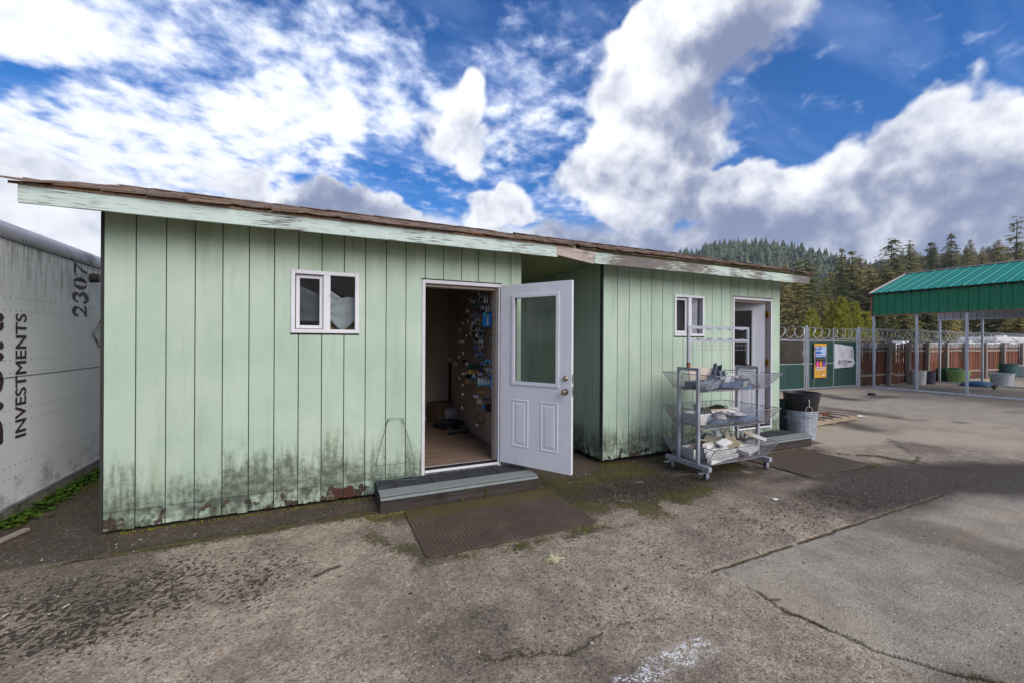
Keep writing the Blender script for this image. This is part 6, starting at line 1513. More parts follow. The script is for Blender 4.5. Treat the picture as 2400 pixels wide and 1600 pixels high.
razor((19.75, GY+.12, 1.92), (36, GY+.12, 1.90), .23, .31, 'dense razor wire coil along the top of the wooden fence', seed=4)
# poster and banner
def flat_item(name, label, cat, x0, x1, z0, z1, mat, wave, seed, y):
    def f(u, v): return (x0 + (x1-x0)*u, y - .012 - wave*(.5+.5*math.sin(u*5+seed))*(1-.4*v), z0 + (z1-z0)*v)
    m = MB().sheet(f, 16, 20); back = [(p[0], p[1]+.003, p[2]) for p in m.v]; n = len(m.v); m.f += [tuple(i+n for i in q[::-1]) for q in m.f]; m.v += back
    o = m.build(name, mat, smooth='all', fix=False); tag(o, label, cat); return o, f
def decal(o, f, u0, u1, v0, v1, mat, name='print', d=.0025, n=(8, 8)):
    def g(s, t): p = f(u0+(u1-u0)*s, v0+(v1-v0)*t); return (p[0], p[1]-d, p[2])
    return MB().sheet(g, *n).build(name, mat, o, smooth='all', fix=False)
def decal_text(o, f, body, u0, u1, v0, v1, mat, d=.005, rot=False, bold=.01):
    v, fa = text_mesh(body, bold)
    def pt(q):
        a, b = (q[1], q[0]) if rot else (q[0], q[1])
        p = f(u0 + (u1-u0)*((1-a) if rot else a), v0 + (v1-v0)*b); return (p[0], p[1]-d, p[2])
    m = MB(); m.add([pt(q) for q in v], fa); return m.build('lettering', mat, o, fix=False)
pa, pb = WY(1908.5, 805, GY-.06), WY(1937, 883, GY-.06)
po, pf = flat_item('poster', 'gold and blue product poster with three bottles tied to the gate', 'poster', pa[0], pb[0], pb[2], pa[2], 'ink_gold', .02, .4, GY-.05)
decal(po, pf, .03, .97, .40, .925, 'ink_blue'); decal(po, pf, .55, .97, .70, .92, 'ink_sky', d=.004); decal(po, pf, .06, .92, .33, .59, 'ink_black', d=.004)
decal_text(po, pf, 'New', .07, .36, .86, .915, 'ink_white', .007); decal_text(po, pf, 'packaging', .07, .72, .765, .835, 'ink_white', .007)
for v in (.685, .645): decal(po, pf, .09, .92, v-.008, v+.008, 'ink_white', d=.007)
for k, (u, c) in enumerate(((.22, 'ink_pink'), (.50, 'ink_orange'), (.78, 'ink_purple'))):
    decal(po, pf, u-.07, u+.07, .44, .49, c, d=.006); decal(po, pf, u-.10, u+.12, .30, .45, c, d=.006); decal(po, pf, u-.12, u+.12, .548, .556, 'yellow_item', d=.006)
    def ell(m_, u, v, ru, rv, d):
        P_ = [pf(u + ru*math.cos(q*.4488), v + rv*math.sin(q*.4488)) for q in range(14)]; m_.add([(p[0], p[1]-d, p[2]) for p in P_], [tuple(range(14))]); return m_
    ell(MB(), u, .275+.0*k, .10, .055, .008).build('print', 'ink_white', po, fix=False); ell(MB(), u, .275, .05, .036, .0095).build('print', 'ink_black', po, fix=False)
for v in (.19, .165, .14, .115): decal(po, pf, .12, .85, v-.003, v+.003, 'item_tan', d=.004)
decal(po, pf, .70, .85, .05, .09, 'ink_white', d=.004)
ba, bb = WY(1958, 805, GY-.06), WY(2001, 861, GY-.06)
def bf(u, v):
    x = ba[0] + (bb[0]-ba[0])*u; sag = .10*math.sin(u*2.4)*(v > .5)*0
    xx = x + .10*math.sin(v*3.1)*u*(.6) - .06*(1-v)*(1-u)*0 ; z = bb[2] + (ba[2]-bb[2])*v - .10*u*(v) + .04*u*(1-v)
    fold = .05*math.exp(-((u-(.25+.5*(1-v)))/.12)**2) + .07*math.exp(-((u-.9)**2+(v-.18)**2)/.02)
    return (xx, GY-.03 - fold, z)
m = MB().sheet(bf, 26, 26); n = len(m.v); m.f += [tuple(i+n for i in q[::-1]) for q in m.f]; m.v += [(p[0], p[1]+.003, p[2]) for p in m.v]
bo = m.build('banner', 'banner_cloth', smooth='all', fix=False); tag(bo, 'creased white banner lettered in black tied to the gate', 'banner')
decal_text(bo, bf, 'S', .19, .33, .16, .33, 'ink_black', .006, bold=.02); decal_text(bo, bf, 'TUTZMAN', .36, .84, .20, .32, 'ink_black', .006, bold=.01); decal_text(bo, bf, 'FARMS', .38, .60, .10, .15, 'ink_black', .006)
decal_text(bo, bf, 'FERTILIZER', .86, .93, .42, .86, 'item_slate', .006, rot=True)
v = [bf(.30 + .05*q, .56 + .24*math.sin(q/8*math.pi*.5)) for q in range(9)]; m = MB(); m.tube([(p[0], p[1]-.006, p[2]) for p in v], .006, 4); m.build('print', 'item_grey', bo, fix=False)

# ---------------------------------------------------------------- wooden fence
def fence():
    t = thing('wooden_fence', 'leaning red-brown board fence with grey posts behind the carport', 'fence', (19.75, GY, 0)); r = random.Random(31)
    x = 0.02; k = 0; meshes = []
    for q in range(5):
        m = MB(); rq = random.Random(q); w = .145; h = 1.58; tt = .02
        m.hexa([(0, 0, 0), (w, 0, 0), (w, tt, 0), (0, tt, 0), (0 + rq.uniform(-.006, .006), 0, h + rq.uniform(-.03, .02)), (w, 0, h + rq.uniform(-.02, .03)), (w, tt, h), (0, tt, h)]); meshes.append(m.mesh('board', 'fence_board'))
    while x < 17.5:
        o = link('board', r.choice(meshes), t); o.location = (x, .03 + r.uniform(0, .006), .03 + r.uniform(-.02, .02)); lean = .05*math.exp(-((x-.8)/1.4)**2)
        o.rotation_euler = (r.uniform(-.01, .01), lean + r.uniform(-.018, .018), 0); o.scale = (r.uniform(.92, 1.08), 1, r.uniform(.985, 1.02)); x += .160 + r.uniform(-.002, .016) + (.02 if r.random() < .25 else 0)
    for z, dz in ((1.30, .04), (.38, .04)):
        xx = 0
        while xx < 17.4:
            L = 2.38; m = MB(); m.hexa([(0, 0, -dz), (L, 0, -dz), (L, .028, -dz), (0, .028, -dz), (0, 0, dz), (L, 0, dz), (L, .028, dz), (0, .028, dz)]); o = m.build('rail', 'fence_post', t); o.location = (xx, 0.0, z + r.uniform(-.02, .02)); o.rotation_euler = (0, r.uniform(-.008, .008), 0); xx += 2.4
    for k, px in enumerate((1.75, 3.25, 4.75, 6.4, 8.2, 10.2, 12.2, 14.4, 16.6)):
        m = MB(); m.box(-.065, .065, -.06, .06, 0, 1.66); o = m.build('post', 'fence_post', t, bevel=.008); o.location = (px, -.075, 0); o.rotation_euler = (0, (.09, .0, .035, .02, -.01, .0, .01, 0, 0)[k], 0)
        m = MB(); m.tube([(0, 0, 0), (-.05, .30, .30)], .022, 6); o2 = m.build('wire_arm', 'galv_tube', t); o2.location = (px, -.03, 1.63)
fence()

# ---------------------------------------------------------------- carport
def carport():
    X0, X1, Y1, Y0 = 19.9, 24.8, 3.95, -6.2; ze, zb, zr = 3.42, 2.60, 4.28; xr = (X0+X1)/2
    t = thing('carport', 'open steel carport with green corrugated roof and side panels', 'carport', (X0, Y1, 0)); O = np.array((X0, Y1, 0)); L = lambda x, y, z: tuple(np.array((x, y, z))-O)
    # base rails and posts
    for X in (X0, X1):
        m = MB(); m.box(X-.03-O[0], X+.03-O[0], Y0-O[1], Y1-O[1], .0, .055); m.build('base_rail', 'kerb_white', t)
        y = Y1-.06; k = 0
        while y > Y0:
            m = MB(); m.box(X-.032-O[0], X+.032-O[0], y-.032-O[1], y+.032-O[1], .056, zb+.75); m.build('post', 'carport_post', t, bevel=.005); y -= 1.205 if X == X0 else 1.22
    # corrugated side panels: one sheet per 0.9 m
    def ribbed_sheet(a, b, up_, w, out, name, mat, parent, ribs=4):
        # a: start, b: unit run direction, up_: vector to the other edge, w: width, out: outward normal
        prof = []; s = w/ribs
        for k in range(ribs): q = k*s; prof += [(q, 0), (q+s*.40, 0), (q+s*.42, .006), (q+s*.46, .006), (q+s*.48, 0), (q+s*.84, 0), (q+s*.88, .024), (q+s*.95, .024), (q+s*.99, .0)]
        prof.append((w, 0)); m = MB(); n = len(prof)
        lo = [np.array(a) + np.array(b)*u + np.array(out)*h for u, h in prof]; hi = [p + np.array(up_) for p in lo]
        m.add([tuple(p) for p in lo+hi], [(i, i+1, n+i+1, n+i) for i in range(n-1)]); return m.build(name, mat, parent, fix=False)
    y = Y1
    while y > Y0:
        w = min(.914, y-Y0); ribbed_sheet(L(X0-.036, y, zb), (0, -1, 0), (0, 0, ze-zb), w, (-1, 0, 0), 'side_panel', 'carport_green', t)
        ribbed_sheet(L(X1+.036, y, zb), (0, -1, 0), (0, 0, ze-zb), w, (1, 0, 0), 'side_panel', 'carport_green', t); ribbed_sheet(L(X1-.034, y, zb), (0, -1, 0), (0, 0, ze-zb), w, (-1, 0, 0), 'inner_lining', 'carport_inner', t)
        y -= .914
    ov = .12; sl = np.array((xr-(X0-ov), 0, zr-(ze-.045))); y = Y1 + .015; nrm = np.array((-sl[2], 0, sl[0])); nrm /= np.linalg.norm(nrm)
    while y > Y0:
        w = min(.914, y-Y0); ribbed_sheet(L(X0-ov, y, ze-.02), (0, -1, 0), tuple(sl), w, tuple(nrm), 'roof_panel', 'carport_roof', t, 3)
        sr = sl*np.array((-1, 1, 1)); ribbed_sheet(L(X1+ov, y, ze-.02), (0, -1, 0), tuple(sr), w, (-nrm[0], 0, nrm[2]), 'roof_panel', 'carport_roof', t, 3); y -= .914
    m = MB()
    m.bar(L(xr, Y1+.035, zr+.03), L(xr, Y0, zr+.03), .20, .035); m.build('ridge_cap', 'carport_trim_light', t)
    for s in (-1, 1):
        m = MB(); e = X0-ov if s < 0 else X1+ov; m.bar(L(e, Y1+.03, ze-.03), L(xr, Y1+.03, zr+.01), .035, .09); m.build('rake_trim', 'carport_trim_light', t)
    m = MB(); m.box(-.075, -.037, Y1-.03-O[1], Y1+.012-O[1], zb-.02, ze-.01); m.build('corner_trim', 'carport_trim', t)
    m = MB(); m.box(-.066, -.034, Y0-O[1], Y1-.031-O[1], zb-.028, zb-.001); m.build('lower_trim', 'carport_trim', t)
    m = MB(); m.box(-ov-.012, -ov+.004, Y0-O[1], Y1+.015-O[1], ze-.075, ze-.028); m.build('gutter_edge', 'dark_gap', t)
    m = MB(); m.bar(L(X1, Y1, zb-.03), L(X1, Y0, zb-.03), .06); m.build('header', 'carport_post', t)
    m = MB()
    y = Y1-.06; k = 0
    while y > Y0:
        m = MB(); m.bar(L(X0, y, ze-.03), L(xr, y, zr-.06), .06); m.bar(L(xr, y, zr-.06), L(X1, y, ze-.03), .06); m.build('truss', 'carport_post', t); y -= 1.205
    # screw heads
    m = MB(); y = Y1-.1
    while y > -1.0:
        for z in (zb+.05, ze-.09): m.lathe([(0, -.012), (.012, -.008), (.012, 0)], L(X0-.040, y, z), 6, 'x')
        y -= .23
    m.build('screws', 'kerb_white', t, kind='stuff')
carport()

# ---------------------------------------------------------------- tubs under the carport
def tub(px0, px1, py_top, py_base, mat, name, label, cat, kind=0):
    c = G((px0+px1)/2, py_base); f = (c-CAM) @ CF; r = (px1-px0)/2/FPX*f; h = (py_base-py_top)/FPX*f; c = c + np.array((CF[0], CF[1], 0))*r*.8
    t = thing(name, label, cat, (c[0], c[1], 0.0), random.Random(int(px0)).uniform(0, 3))
    if kind == 0: ribbed(r*.86, r, h, r*.02, 26, 104).build('body', mat, t, smooth=True)
    else: m = MB(); m.lathe([(0, .01), (r*.88, .01), (r*.9, 0), (r*.96, h*.5), (r, h), (r*.93, h), (r*.85, h*.1), (0, h*.1)], n=40); m.build('body', mat, t, smooth=True)
    m = MB(); m.lathe([(r-.012, h-.03), (r+.016, h-.022), (r+.018, h-.004), (r-.004, h+.004), (r-.02, h-.004)], n=48); m.build('rim', mat, t, smooth=True)
    for s in (-1, 1):
        m = MB(); m.tube([(s*r*.98, -.06, h*.72), (s*(r+.04), -.055, h*.66), (s*(r+.04), .055, h*.66), (s*r*.98, .06, h*.72)], .010, 6); m.build('handle', mat, t)
    return t
tub(2150, 2178, 868, 900.5, 'tub_white', 'plastic_tub', 'white plastic tub standing by the fence under the carport', 'tub', 1)
tub(2176, 2198.5, 870, 899.5, 'tub_slate', 'plastic_tub', 'slate plastic tub beside the white one by the fence', 'tub', 1)
tub(2223, 2262, 862.5, 895.5, 'tub_dark_green', 'ribbed_bin', 'dark green ribbed bin behind the light green one', 'bin')
t = tub(2243, 2283, 867, 898.5, 'tub_green', 'ribbed_bin', 'light green ribbed bin with grey lid under the carport', 'bin')
tub(2324, 2358, 853, 882.5, 'tub_green', 'ribbed_bin', 'light green bin standing on a board by the teal bin', 'bin')
tub(2358, 2397, 852, 884, 'tub_teal', 'ribbed_bin', 'teal square-rimmed bin next to the light green one', 'bin', 1)
tub(2347, 2387, 875, 904.5, 'galvanised', 'ribbed_bin', 'grey ribbed metal bin standing forward of the teal bin', 'bin')
m = MB(); m.lathe([(.50, 0), (.52, .03), (.50, .07), (.40, .16), (.22, .21), (0, .225)], n=36); o = m.build('pool_lid', 'blue_plastic', smooth=True); c = G(2302, 906); o.location = (c[0]+.3, c[1]+.2, 0); o.scale = (.95, .95, .9); tag(o, 'upturned blue plastic basin lying under the carport', 'basin')
m = MB(); rr2 = random.Random(5); blades(m, (0, 0, 0), 60, .22, .22, .012, rr2); o = m.build('dry_weed', 'bramble', fix=False); o.location = (*G(2330, 913)[:2], 0); tag(o, 'brown dry weed clump beside the blue basin', 'weed')
m = MB(); m.box(-.5, .5, -.35, .35, 0, .5); m.box(-.52, .52, -.37, .37, .5, .56); o = m.build('white_crate', 'tub_white', bevel=.02); o.location = (*AT(2412, 20.5)[:2], 0); tag(o, 'large white lidded crate at the end of the wooden fence', 'crate')
for k, (px, py, lab) in enumerate(((2336, 884, 'grey board under the light green bin'), (2390, 887, 'grey board under the teal bin'))):
    m = MB(); m.box(-.55, .55, -.2, .2, 0, .05); o = m.build('ground_board', 'fence_post'); o.location = (*G(px, py)[:2], 0); o.rotation_euler = (0, 0, -.5); tag(o, lab, 'board')

# ---------------------------------------------------------------- beyond the fence
def camper(x, dist, L, W_, H, label, rz):
    c = AT(x, dist); t = thing('camper', label, 'camper', (c[0], c[1], 0), rz)
    m = MB(); pr = [(-L/2, .45), (-L/2, H-.25), (-L/2+.25, H), (L/2-.5, H), (L/2, H-.6), (L/2, .9), (L/2-.3, .45)]; n = len(pr); m.add([(a, s*W_/2, z) for s in (-1, 1) for a, z in pr], [tuple(range(n))[::-1], tuple(range(n, 2*n))] + [(i, (i+1) % n, n+(i+1) % n, n+i) for i in range(n)]); m.build('body', 'camper_white', t, bevel=.05)
    for a in (-.28, .05, .3): m = MB(); m.box(a*L-.35, a*L+.35, -W_/2-.012, -W_/2+.01, H*.52, H*.78); m.build('window', 'window_dark', t)
    m = MB(); m.box(-.35, .35, -.3, .3, H+.001, H+.16); m.build('roof_vent', 'camper_white', t, bevel=.04)
    for a in (-.3, .28):
        for s in (-1, 1): m = MB(); m.lathe([(0, -.1), (.32, -.1), (.36, -.05), (.36, .05), (.32, .1), (0, .1)], (a*L, s*(W_/2-.12), .36), 20, 'y'); m.build('wheel', 'tyre', t)
    m = MB(); m.box(-L/2+.02, L/2-.3, -W_/2-.008, -W_/2+.005, .8, .9); m.build('stripe', 'item_brown', t)
camper(2110, 27, 7.0, 2.3, 1.62, 'low white camper roof showing over the fence beside the gate', RAD(-2))
camper(2262, 30, 7.0, 2.3, 1.68, 'white camper showing over the middle of the wooden fence', RAD(2))
camper(2345, 38, 8.0, 2.4, 2.2, 'taller white camper rising over the fence under the carport roof', RAD(-4))
def car(x, dist, label, rz):
    c = AT(x, dist); t = thing('parked_car', label, 'car', (c[0], c[1], 0), rz)
    pr = [(-2.2, .35), (-2.2, .75), (-1.3, .95), (-.7, 1.38), (.8, 1.42), (1.6, 1.0), (2.2, .9), (2.2, .35)]; n = len(pr); m = MB(); m.add([(a, s*.85, z) for s in (-1, 1) for a, z in pr], [tuple(range(n))[::-1], tuple(range(n, 2*n))] + [(i, (i+1) % n, n+(i+1) % n, n+i) for i in range(n)]); m.build('body', 'car_white', t, bevel=.08)
    for s in (-1, 1):
        m = MB(); y = s*.853; m.add([(-1.1, y, .98), (-.65, y, 1.30), (.7, y, 1.34), (1.35, y, 1.0)], [(0, 1, 2, 3)]); m.build('side_window', 'window_dark', t)
        for a in (-1.4, 1.4): m = MB(); m.lathe([(0, -.1), (.30, -.1), (.33, -.05), (.33, .05), (.3, .1), (0, .1)], (a, s*.80, .33), 20, 'y'); m.build('wheel', 'tyre', t)
    m = MB(); m.add([(-1.36, -.7, .96), (-1.36, .7, .96), (-.74, .7, 1.36), (-.74, -.7, 1.36)], [(0, 1, 2, 3)]); m.v = [(a-.02, b, c_+.012) for a, b, c_ in m.v]; m.build('windscreen', 'window_dark', t)
car(1905, 36, 'white car parked beyond the half-slatted gate leaf', RAD(-20))
m = MB(); a, b = AT(1790, 22), AT(1896, 22); m.bar((a[0], a[1], .12), (b[0], b[1], .12), .3, .24); o = m.build('concrete_kerb', 'kerb_white'); base_at(o, (a[0], a[1], 0)); tag(o, 'pale concrete kerb seen through the half-slatted gate', 'kerb')

# hills
HILLS = [(AT(1715, 470), 104, 125, 120), (AT(1500, 620), 96, 160, 150), (AT(1950, 640), 92, 170, 140), (AT(2420, 250), 50, 105, 80), (AT(2750, 330), 70, 130, 110), (AT(1250, 700), 60, 200, 150), (AT(300, 900), 60, 300, 200)]
FAR = [(AT(2200, 960), 196, 350, 180), (AT(2800, 1040), 190, 340, 180)]
def hz(x, y, L): 
    h = 0*x
    for c, H, s1, s2 in L:
        dx, dy = x-c[0], y-c[1]; a = dx*CR[0]+dy*CR[1]; b = dx*CF[0]+dy*CF[1]; h = np.maximum(h, H*np.exp(-(a/s1)**2/2 - (b/s2)**2/2))
    return h
def terrain(name, L, d0, d1, nd, na, amp, label, u0=-1.5, u1=2.2):
    dist = np.geomspace(d0, d1, nd); u = np.linspace(u0, u1, na); U, D = np.meshgrid(u, dist)
    X = CAM[0] + (CR[0]*U + CF[0])*D; Y = CAM[1] + (CR[1]*U + CF[1])*D; Z = hz(X, Y, L) - 3 + amp*(fbm(X/60, Y/60, 4, 5)-.5)*np.minimum(1, hz(X, Y, L)/10)
    i = np.arange(nd*na).reshape(nd, na); q = np.stack([i[:-1, :-1], i[:-1, 1:], i[1:, 1:], i[1:, :-1]], -1).reshape(-1, 4)
    m = MB(); m.v = [tuple(p) for p in np.stack([X, Y, Z], -1).reshape(-1, 3)]; m.f = [tuple(k) for k in q]; o = m.build(name, 'hillside', smooth='all', fix=False); o['kind'] = 'structure'; o['label'] = label; return o
terrain('hills', HILLS, 90, 1000, 60, 120, 8, 'wooded hillside rising behind the yard'); terrain('far_ridge', FAR, 560, 1400, 40, 90, 16, 'distant wooded ridge', -.2, 1.7)

# ---------------------------------------------------------------- trees
def conifer_mesh(seed, h, r, levels, mat, dens=1.0, droop=.35, bare=.10, top=.85, spray=.72):
    R_ = random.Random(seed); V = []; Fq = []
    def leaf(c, d, n, L, w):
        # a kinked frond made of two quads
        d = d/np.linalg.norm(d); s = np.cross(d, n); s /= np.linalg.norm(s)+1e-9; b = len(V); nn = np.cross(s, d)
        V.extend([c - s*w*.25, c + s*w*.25, c + d*L*.5 + s*w*.5 + nn*L*.06, c + d*L*.5 - s*w*.5 + nn*L*.06, c + d*L - nn*L*.12]); Fq.extend([(b, b+1, b+2, b+3), (b+3, b+2, b+4)])
    for k in range(levels):
        t = bare + (1-bare)*(k + R_.random()*.7)/levels; z = h*t; prof = (1-t)**top
        if t < .3: prof *= .72 + .9*t
        rad = r*max(prof, .07)*R_.uniform(.68, 1.15); nb = max(4, int((5 + 6*(1-t))*dens))
        off = R_.uniform(0, 6.28); gap = h/levels
        for j in range(nb):
            if R_.random() < .10: continue
            a = off + 6.283*j/nb + R_.uniform(-.3, .3); L = rad*R_.uniform(.6, 1.15); dirv = np.array((math.cos(a), math.sin(a), 0.0)); zj = R_.uniform(-1, 1)*gap*1.1; lift = R_.uniform(-.05, .35); n = max(2, int(L/(spray*.42)))
            for i in range(n):
                s = (i+.6)/n; zc = z + zj + L*(lift*s - droop*s*s); c = dirv*L*s + np.array((0, 0, zc)); jit = np.array((R_.uniform(-1, 1), R_.uniform(-1, 1), R_.uniform(-.5, .5)))*.10*spray
                for side_ in (-1, 1):
                    lat = np.array((-dirv[1], dirv[0], 0))*side_; dv = dirv*R_.uniform(.5, 1.0) + lat*R_.uniform(.35, 1.0) + np.array((0, 0, -.25 - .35*s*droop/.35*R_.random()))
                    leaf(c + jit, dv, np.array((R_.uniform(-.35, .35), R_.uniform(-.35, .35), 1.0)), spray*R_.uniform(.7, 1.35)*(1-.3*s), spray*R_.uniform(.30, .52))
    leaf(np.array((0, 0, h*.97)), np.array((.05, 0, 1.0)), np.array((1.0, 0, 0)), h*.035, spray*.4)
    me = bpy.data.meshes.new('crown'); me.from_pydata([tuple(v) for v in V], [], Fq); me.materials.append(MATS[mat]); me.update(); return me
def trunk_mesh(h, r, seed=0):
    R_ = random.Random(seed); m = MB(); n = 7; pts = [(R_.uniform(-.02, .02)*h*.3*k/n, R_.uniform(-.02, .02)*h*.3*k/n, h*k/n) for k in range(n+1)]; m.tube(pts, [r*(1-.92*k/n)+.02 for k in range(n+1)], 8)
    for k in range(14):
        z = h*R_.uniform(.08, .5); a = R_.uniform(0, 6.28); L = r*R_.uniform(3, 8); m.tube([(0, 0, z), (math.cos(a)*L, math.sin(a)*L, z+L*.1)], [r*.16, .015], 4)
    return m.mesh('trunk', 'trunk_bark', True)
KINDS = []
for k, (h, r, lv, mt, kw) in enumerate(((24, 5.4, 42, 'needles', dict(dens=1.25, top=.62)), (24, 4.8, 44, 'needles_dark', dict(dens=1.3, droop=.45, top=.7)), (24, 5.8, 38, 'needles', dict(dens=1.15, bare=.2, top=.5)), (24, 5.2, 40, 'needles_dark', dict(dens=1.25, bare=.05, top=.66)), (24, 5.0, 24, 'needles', dict(dens=.8, bare=.38, top=.45, droop=.2, spray=.85)), (12, 4.2, 26, 'needles_dark', dict(dens=1.5, bare=.02, droop=.55, spray=.62)), (12, 3.9, 26, 'needles', dict(dens=1.5, bare=.02, droop=.5, spray=.62)))):
    KINDS.append((conifer_mesh(50+k, h, r, lv, mt, **kw), trunk_mesh(h*.98, h*.016, k), h))
def tree(kind, pos, H, label, group, rz=None, wide=1.0, r=rng):
    cm, tm, h = KINDS[kind]; s = H/h; t = thing('conifer_tree', label, 'tree', tuple(pos), r.uniform(0, 6.28) if rz is None else rz, group); t.scale = (s*wide, s*wide, s)
    link('crown', cm, t); link('trunk', tm, t); return t
def hero(px, py_top, dist, kind, label, wide=1.0, base=None):
    p = AT(px, dist); zt = 1.6 + (800 + ROLL*(px-1200) - py_top)/FPX*dist; zb = float(hz(np.array(p[0]), np.array(p[1]), HILLS)) - 3.3 if base is None else base; zb = max(zb, 0) if dist < 90 else max(zb, -3.3)
    p[2] = zb if dist >= 90 else 0; return tree(kind, p, zt-p[2], label, None, wide=wide)
hero(1972, 580, 112, 1, 'tall dark conifer with a knobbly top rising left of the carport gable')
hero(2088, 558, 118, 2, 'tall conifer with a dark tufted top above the carport rake')
hero(2131, 566, 124, 0, 'broad conifer next to the tufted one above the carport rake')
hero(2181, 568, 126, 3, 'narrow conifer behind the carport ridge end')
hero(2228, 546, 122, 1, 'pointed dark conifer standing proud above the carport ridge')
hero(2381, 512, 104, 4, 'tall open-crowned pine with bare lower trunk above the carport roof', wide=.8)
hero(1837, 620, 88, 0, 'conifer just past the shed fascia end')
hero(1868, 612, 105, 3, 'slim conifer second past the shed fascia end')
hero(1900, 640, 96, 1, 'dark conifer above the chain-link gate posts', wide=1.1)
hero(1935, 655, 84, 0, 'olive conifer above the gate poster', wide=1.1)
hero(1978, 642, 78, 3, 'pyramid-shaped conifer above the white banner', wide=1.15)
hero(2015, 600, 108, 0, 'conifer between the knobbly one and the carport gable')
hero(2040, 628, 92, 2, 'loose-crowned conifer beside the carport corner trim', wide=1.1)
hero(1888, 682, 66, 3, 'short dark conifer behind the razor wire posts', wide=1.2)
hero(2062, 690, 58, 6, 'short bushy conifer behind the carport corner', wide=1.2)
hero(2300, 590, 120, 0, 'conifer behind the carport ridge left of the pine')
hero(2340, 575, 116, 2, 'loose conifer crowding the tall pine')
hero(2265, 585, 118, 3, 'conifer right of the pointed dark one')
r2 = random.Random(77)
for k in range(84):      # deeper ranks on the slope
    px = r2.uniform(1820, 2470); d = r2.uniform(72, 190); p = AT(px, d); zt = float(hz(np.array(p[0]), np.array(p[1]), HILLS)) - 3.2; p[2] = zt; H = min(r2.uniform(17, 27), (1.6 + (800 + 6 - r2.uniform(585, 665))/FPX*d) - zt)
    if H < 8: continue
    tree(r2.choice((0, 1, 2, 3)), p, H, 'conifer in the dense ranks on the slope behind the yard', 'conifers on the near slope', wide=r2.uniform(1.1, 1.5), r=r2)
for k in range(110):      # back ranks up the slope
    px = r2.uniform(1960, 2480); d = r2.uniform(170, 265); p = AT(px, d); zt = float(hz(np.array(p[0]), np.array(p[1]), HILLS)) - 3.2; p[2] = zt; H = min(r2.uniform(15, 24), (1.6 + (806 - r2.uniform(560, 600))/FPX*d) - zt)
    if H < 7: continue
    tree(r2.choice((0, 1, 2, 3)), p, H, 'conifer high on the slope behind the carport roof', 'conifers high on the slope', wide=r2.uniform(1.2, 1.6), r=r2)
for k in range(22):      # low-branched trees just beyond the yard
    px = r2.uniform(1850, 2440); d = r2.uniform(46, 62); p = AT(px, d); tree(r2.choice((5, 6)), p, r2.uniform(5.5, 8.5), 'low bushy conifer filling the edge of the yard beyond the fence', 'bushy conifers beyond the fence', wide=r2.uniform(1.0, 1.35), r=r2)
# yellow-green cypress clump
def cypress():
    R_ = random.Random(9); V = []; Fq = []; p = AT(1968, 38)
    t = thing('cypress', 'bushy yellow-green cypress behind the gate with the poster', 'tree', tuple(p))
    for lobe in range(9):
        cx, cy = R_.uniform(-2.6, 2.6), R_.uniform(-1.2, 1.2); H = 6.0 - abs(cx)*.75 + R_.uniform(-.5, .3); rr_ = R_.uniform(.9, 1.25)
        for k in range(520):
            tt = R_.random()**.8; z = H*tt; rad = rr_*(1-tt)**.55*(R_.random()**.35); a = R_.uniform(0, 6.28); c = np.array((cx + rad*math.cos(a), cy + rad*math.sin(a), z)); d = np.array((math.cos(a)*.7 + R_.uniform(-.3, .3), math.sin(a)*.7 + R_.uniform(-.3, .3), .8)); d /= np.linalg.norm(d); s = np.cross(d, (R_.uniform(-1, 1), R_.uniform(-1, 1), .3)); s /= np.linalg.norm(s)
            L = R_.uniform(.18, .38); w = L*.30; b = len(V); V.extend([c - s*w*.5, c + s*w*.5, c + d*L*.6 + s*w, c + d*L, c + d*L*.6 - s*w]); Fq.append((b, b+1, b+2, b+3, b+4))
    me = bpy.data.meshes.new('crown'); me.from_pydata([tuple(v) for v in V], [], Fq); me.materials.append(MATS['cypress']); link('crown', me, t); link('trunk', trunk_mesh(4.5, .14, 3), t)
cypress()
def bramble(px, dist, w, h, label, seed):
    R_ = random.Random(seed); p = AT(px, dist); m = MB(); t = thing('bare_shrub', label, 'shrub', tuple(p))
    for k in range(70):
        a = R_.uniform(0, 6.28); e = R_.uniform(.4, 1.4); x, y = R_.uniform(-w, w)*.3, R_.uniform(-.4, .4); L = h*R_.uniform(.6, 1.05); m.tube([(x, y, 0), (x + .3*w*math.cos(a)*.6, y + .25*math.sin(a), L*.6), (x + .5*w*math.cos(a), y + .5*math.sin(a), L)], [.02, .014, .006], 4)
    m.build('stems', 'bramble', t, fix=False)
    m = MB()
    for k in range(900):
        x = R_.gauss(0, w*.38); z = h*R_.random()**.7*(1-min(.8, abs(x)/w*.6)); y = R_.uniform(-.7, .7); s = R_.uniform(.03, .07); a = R_.uniform(0, 6.28); m.add([(x-s*math.cos(a), y-s*math.sin(a), z-s*.3), (x+s*math.cos(a), y+s*math.sin(a), z), (x, y, z+s)], [(0, 1, 2)])
    m.build('twigs', 'bramble', t, fix=False)
bramble(1842, 30, 1.1, 2.5, 'brown bare shrub behind the half-slatted gate', 1); bramble(1868, 33, 1.6, 2.3, 'brown bare shrub beside the gate posts', 2); bramble(1935, 27, 1.3, 2.15, 'thin brown shrub above the poster gate', 3); bramble(2040, 26, 1.5, 2.0, 'brown shrub behind the first fence boards', 4); bramble(1830, 48, 4.0, 1.5, 'wide brown bramble bank beyond the parked car', 5)
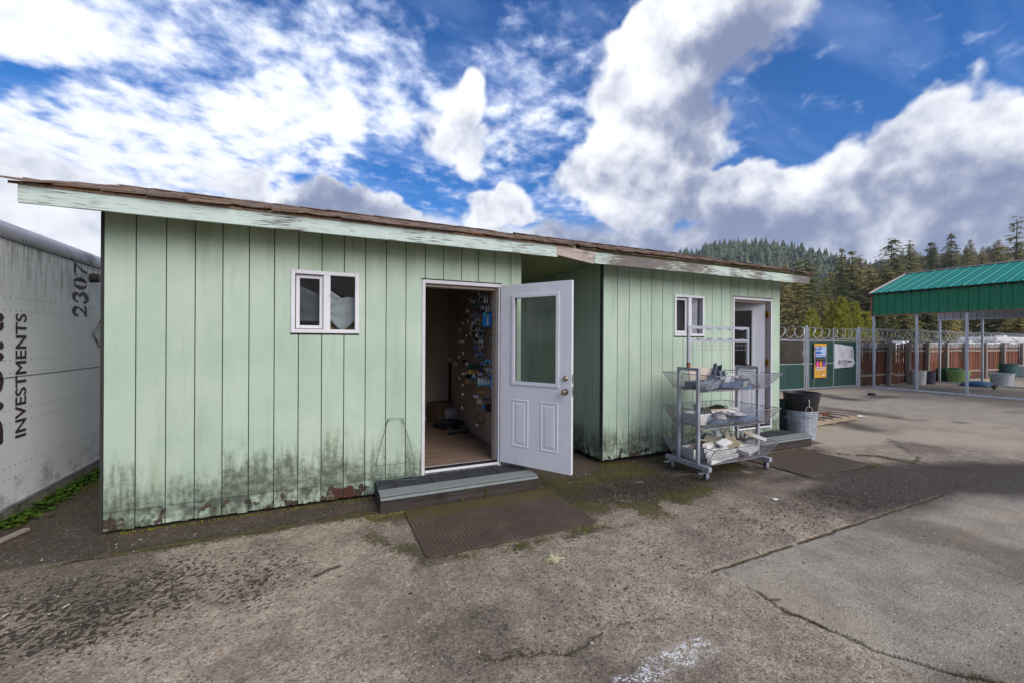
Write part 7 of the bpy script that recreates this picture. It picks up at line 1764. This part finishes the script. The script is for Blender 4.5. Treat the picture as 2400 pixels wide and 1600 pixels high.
# far woods: one mass of small ragged cones per hill
def far_wood(name, L, n, d0, d1, u0, u1, hmin, hmax, label, seed, zmin):
    R_ = random.Random(seed); m = MB(); c = 0; tries = 0
    while c < n and tries < n*6:
        tries += 1; u = R_.uniform(u0, u1); d = R_.uniform(d0, d1); x = CAM[0] + (CR[0]*u + CF[0])*d; y = CAM[1] + (CR[1]*u + CF[1])*d; z = float(hz(np.array(x), np.array(y), L))
        if z < zmin: continue
        c += 1; z -= 6; H = hmin + (hmax-hmin)*R_.random()**1.7; w = H*R_.uniform(.17, .30); K = 6
        if R_.random() < .3: H *= R_.uniform(.55, .8); w *= R_.uniform(1.2, 1.6)
        for q, (zb, zt, f) in enumerate(((.12, .50, 1.0), (.30, .72, .92), (.5, .88, .68), (.68, 1.0, .42))):
            a0 = R_.uniform(0, 6.28); vs = [(x + w*f*R_.uniform(.6, 1.25)*math.cos(a0+6.283*i/K), y + w*f*R_.uniform(.6, 1.25)*math.sin(a0+6.283*i/K), z + H*(zb + R_.uniform(-.06, .05))) for i in range(K)] + [(x + R_.uniform(-.05, .05)*w, y, z + H*zt)]
            m.add(vs, [(i, (i+1) % K, K) for i in range(K)])
    o = m.build(name, 'far_wood', fix=False); return tag(o, label, 'woods', kind='stuff')
far_wood('hill_woods', HILLS, 5200, 250, 640, .05, 0.95, 9, 20, 'conifer woods covering the hill behind the second shed', 3, 12)
far_wood('ridge_woods', FAR, 3400, 640, 1040, .3, 1.5, 12, 20, 'hazy woods on the distant ridge', 4, 70)
HAZE = True
if HAZE:
    m = MB(); m.box(-1500, 2900, -1500, 1650, -8, 262); 
    hm = bpy.data.materials.new('haze'); hm.use_nodes = True; nt = NT(hm.node_tree); hm.node_tree.nodes.remove(hm.node_tree.nodes['Principled BSDF'])
    pv = nt.new('ShaderNodeVolumePrincipled'); pv.inputs['Color'].default_value = (.72, .80, .95, 1); pv.inputs['Density'].default_value = 0.00024; nt.l.new(pv.outputs[0], hm.node_tree.nodes['Material Output'].inputs['Volume'])
    MATS['haze'] = hm; o = m.build('haze', 'haze'); tag(o, 'thin blue air haze over the valley', 'haze', kind='stuff')
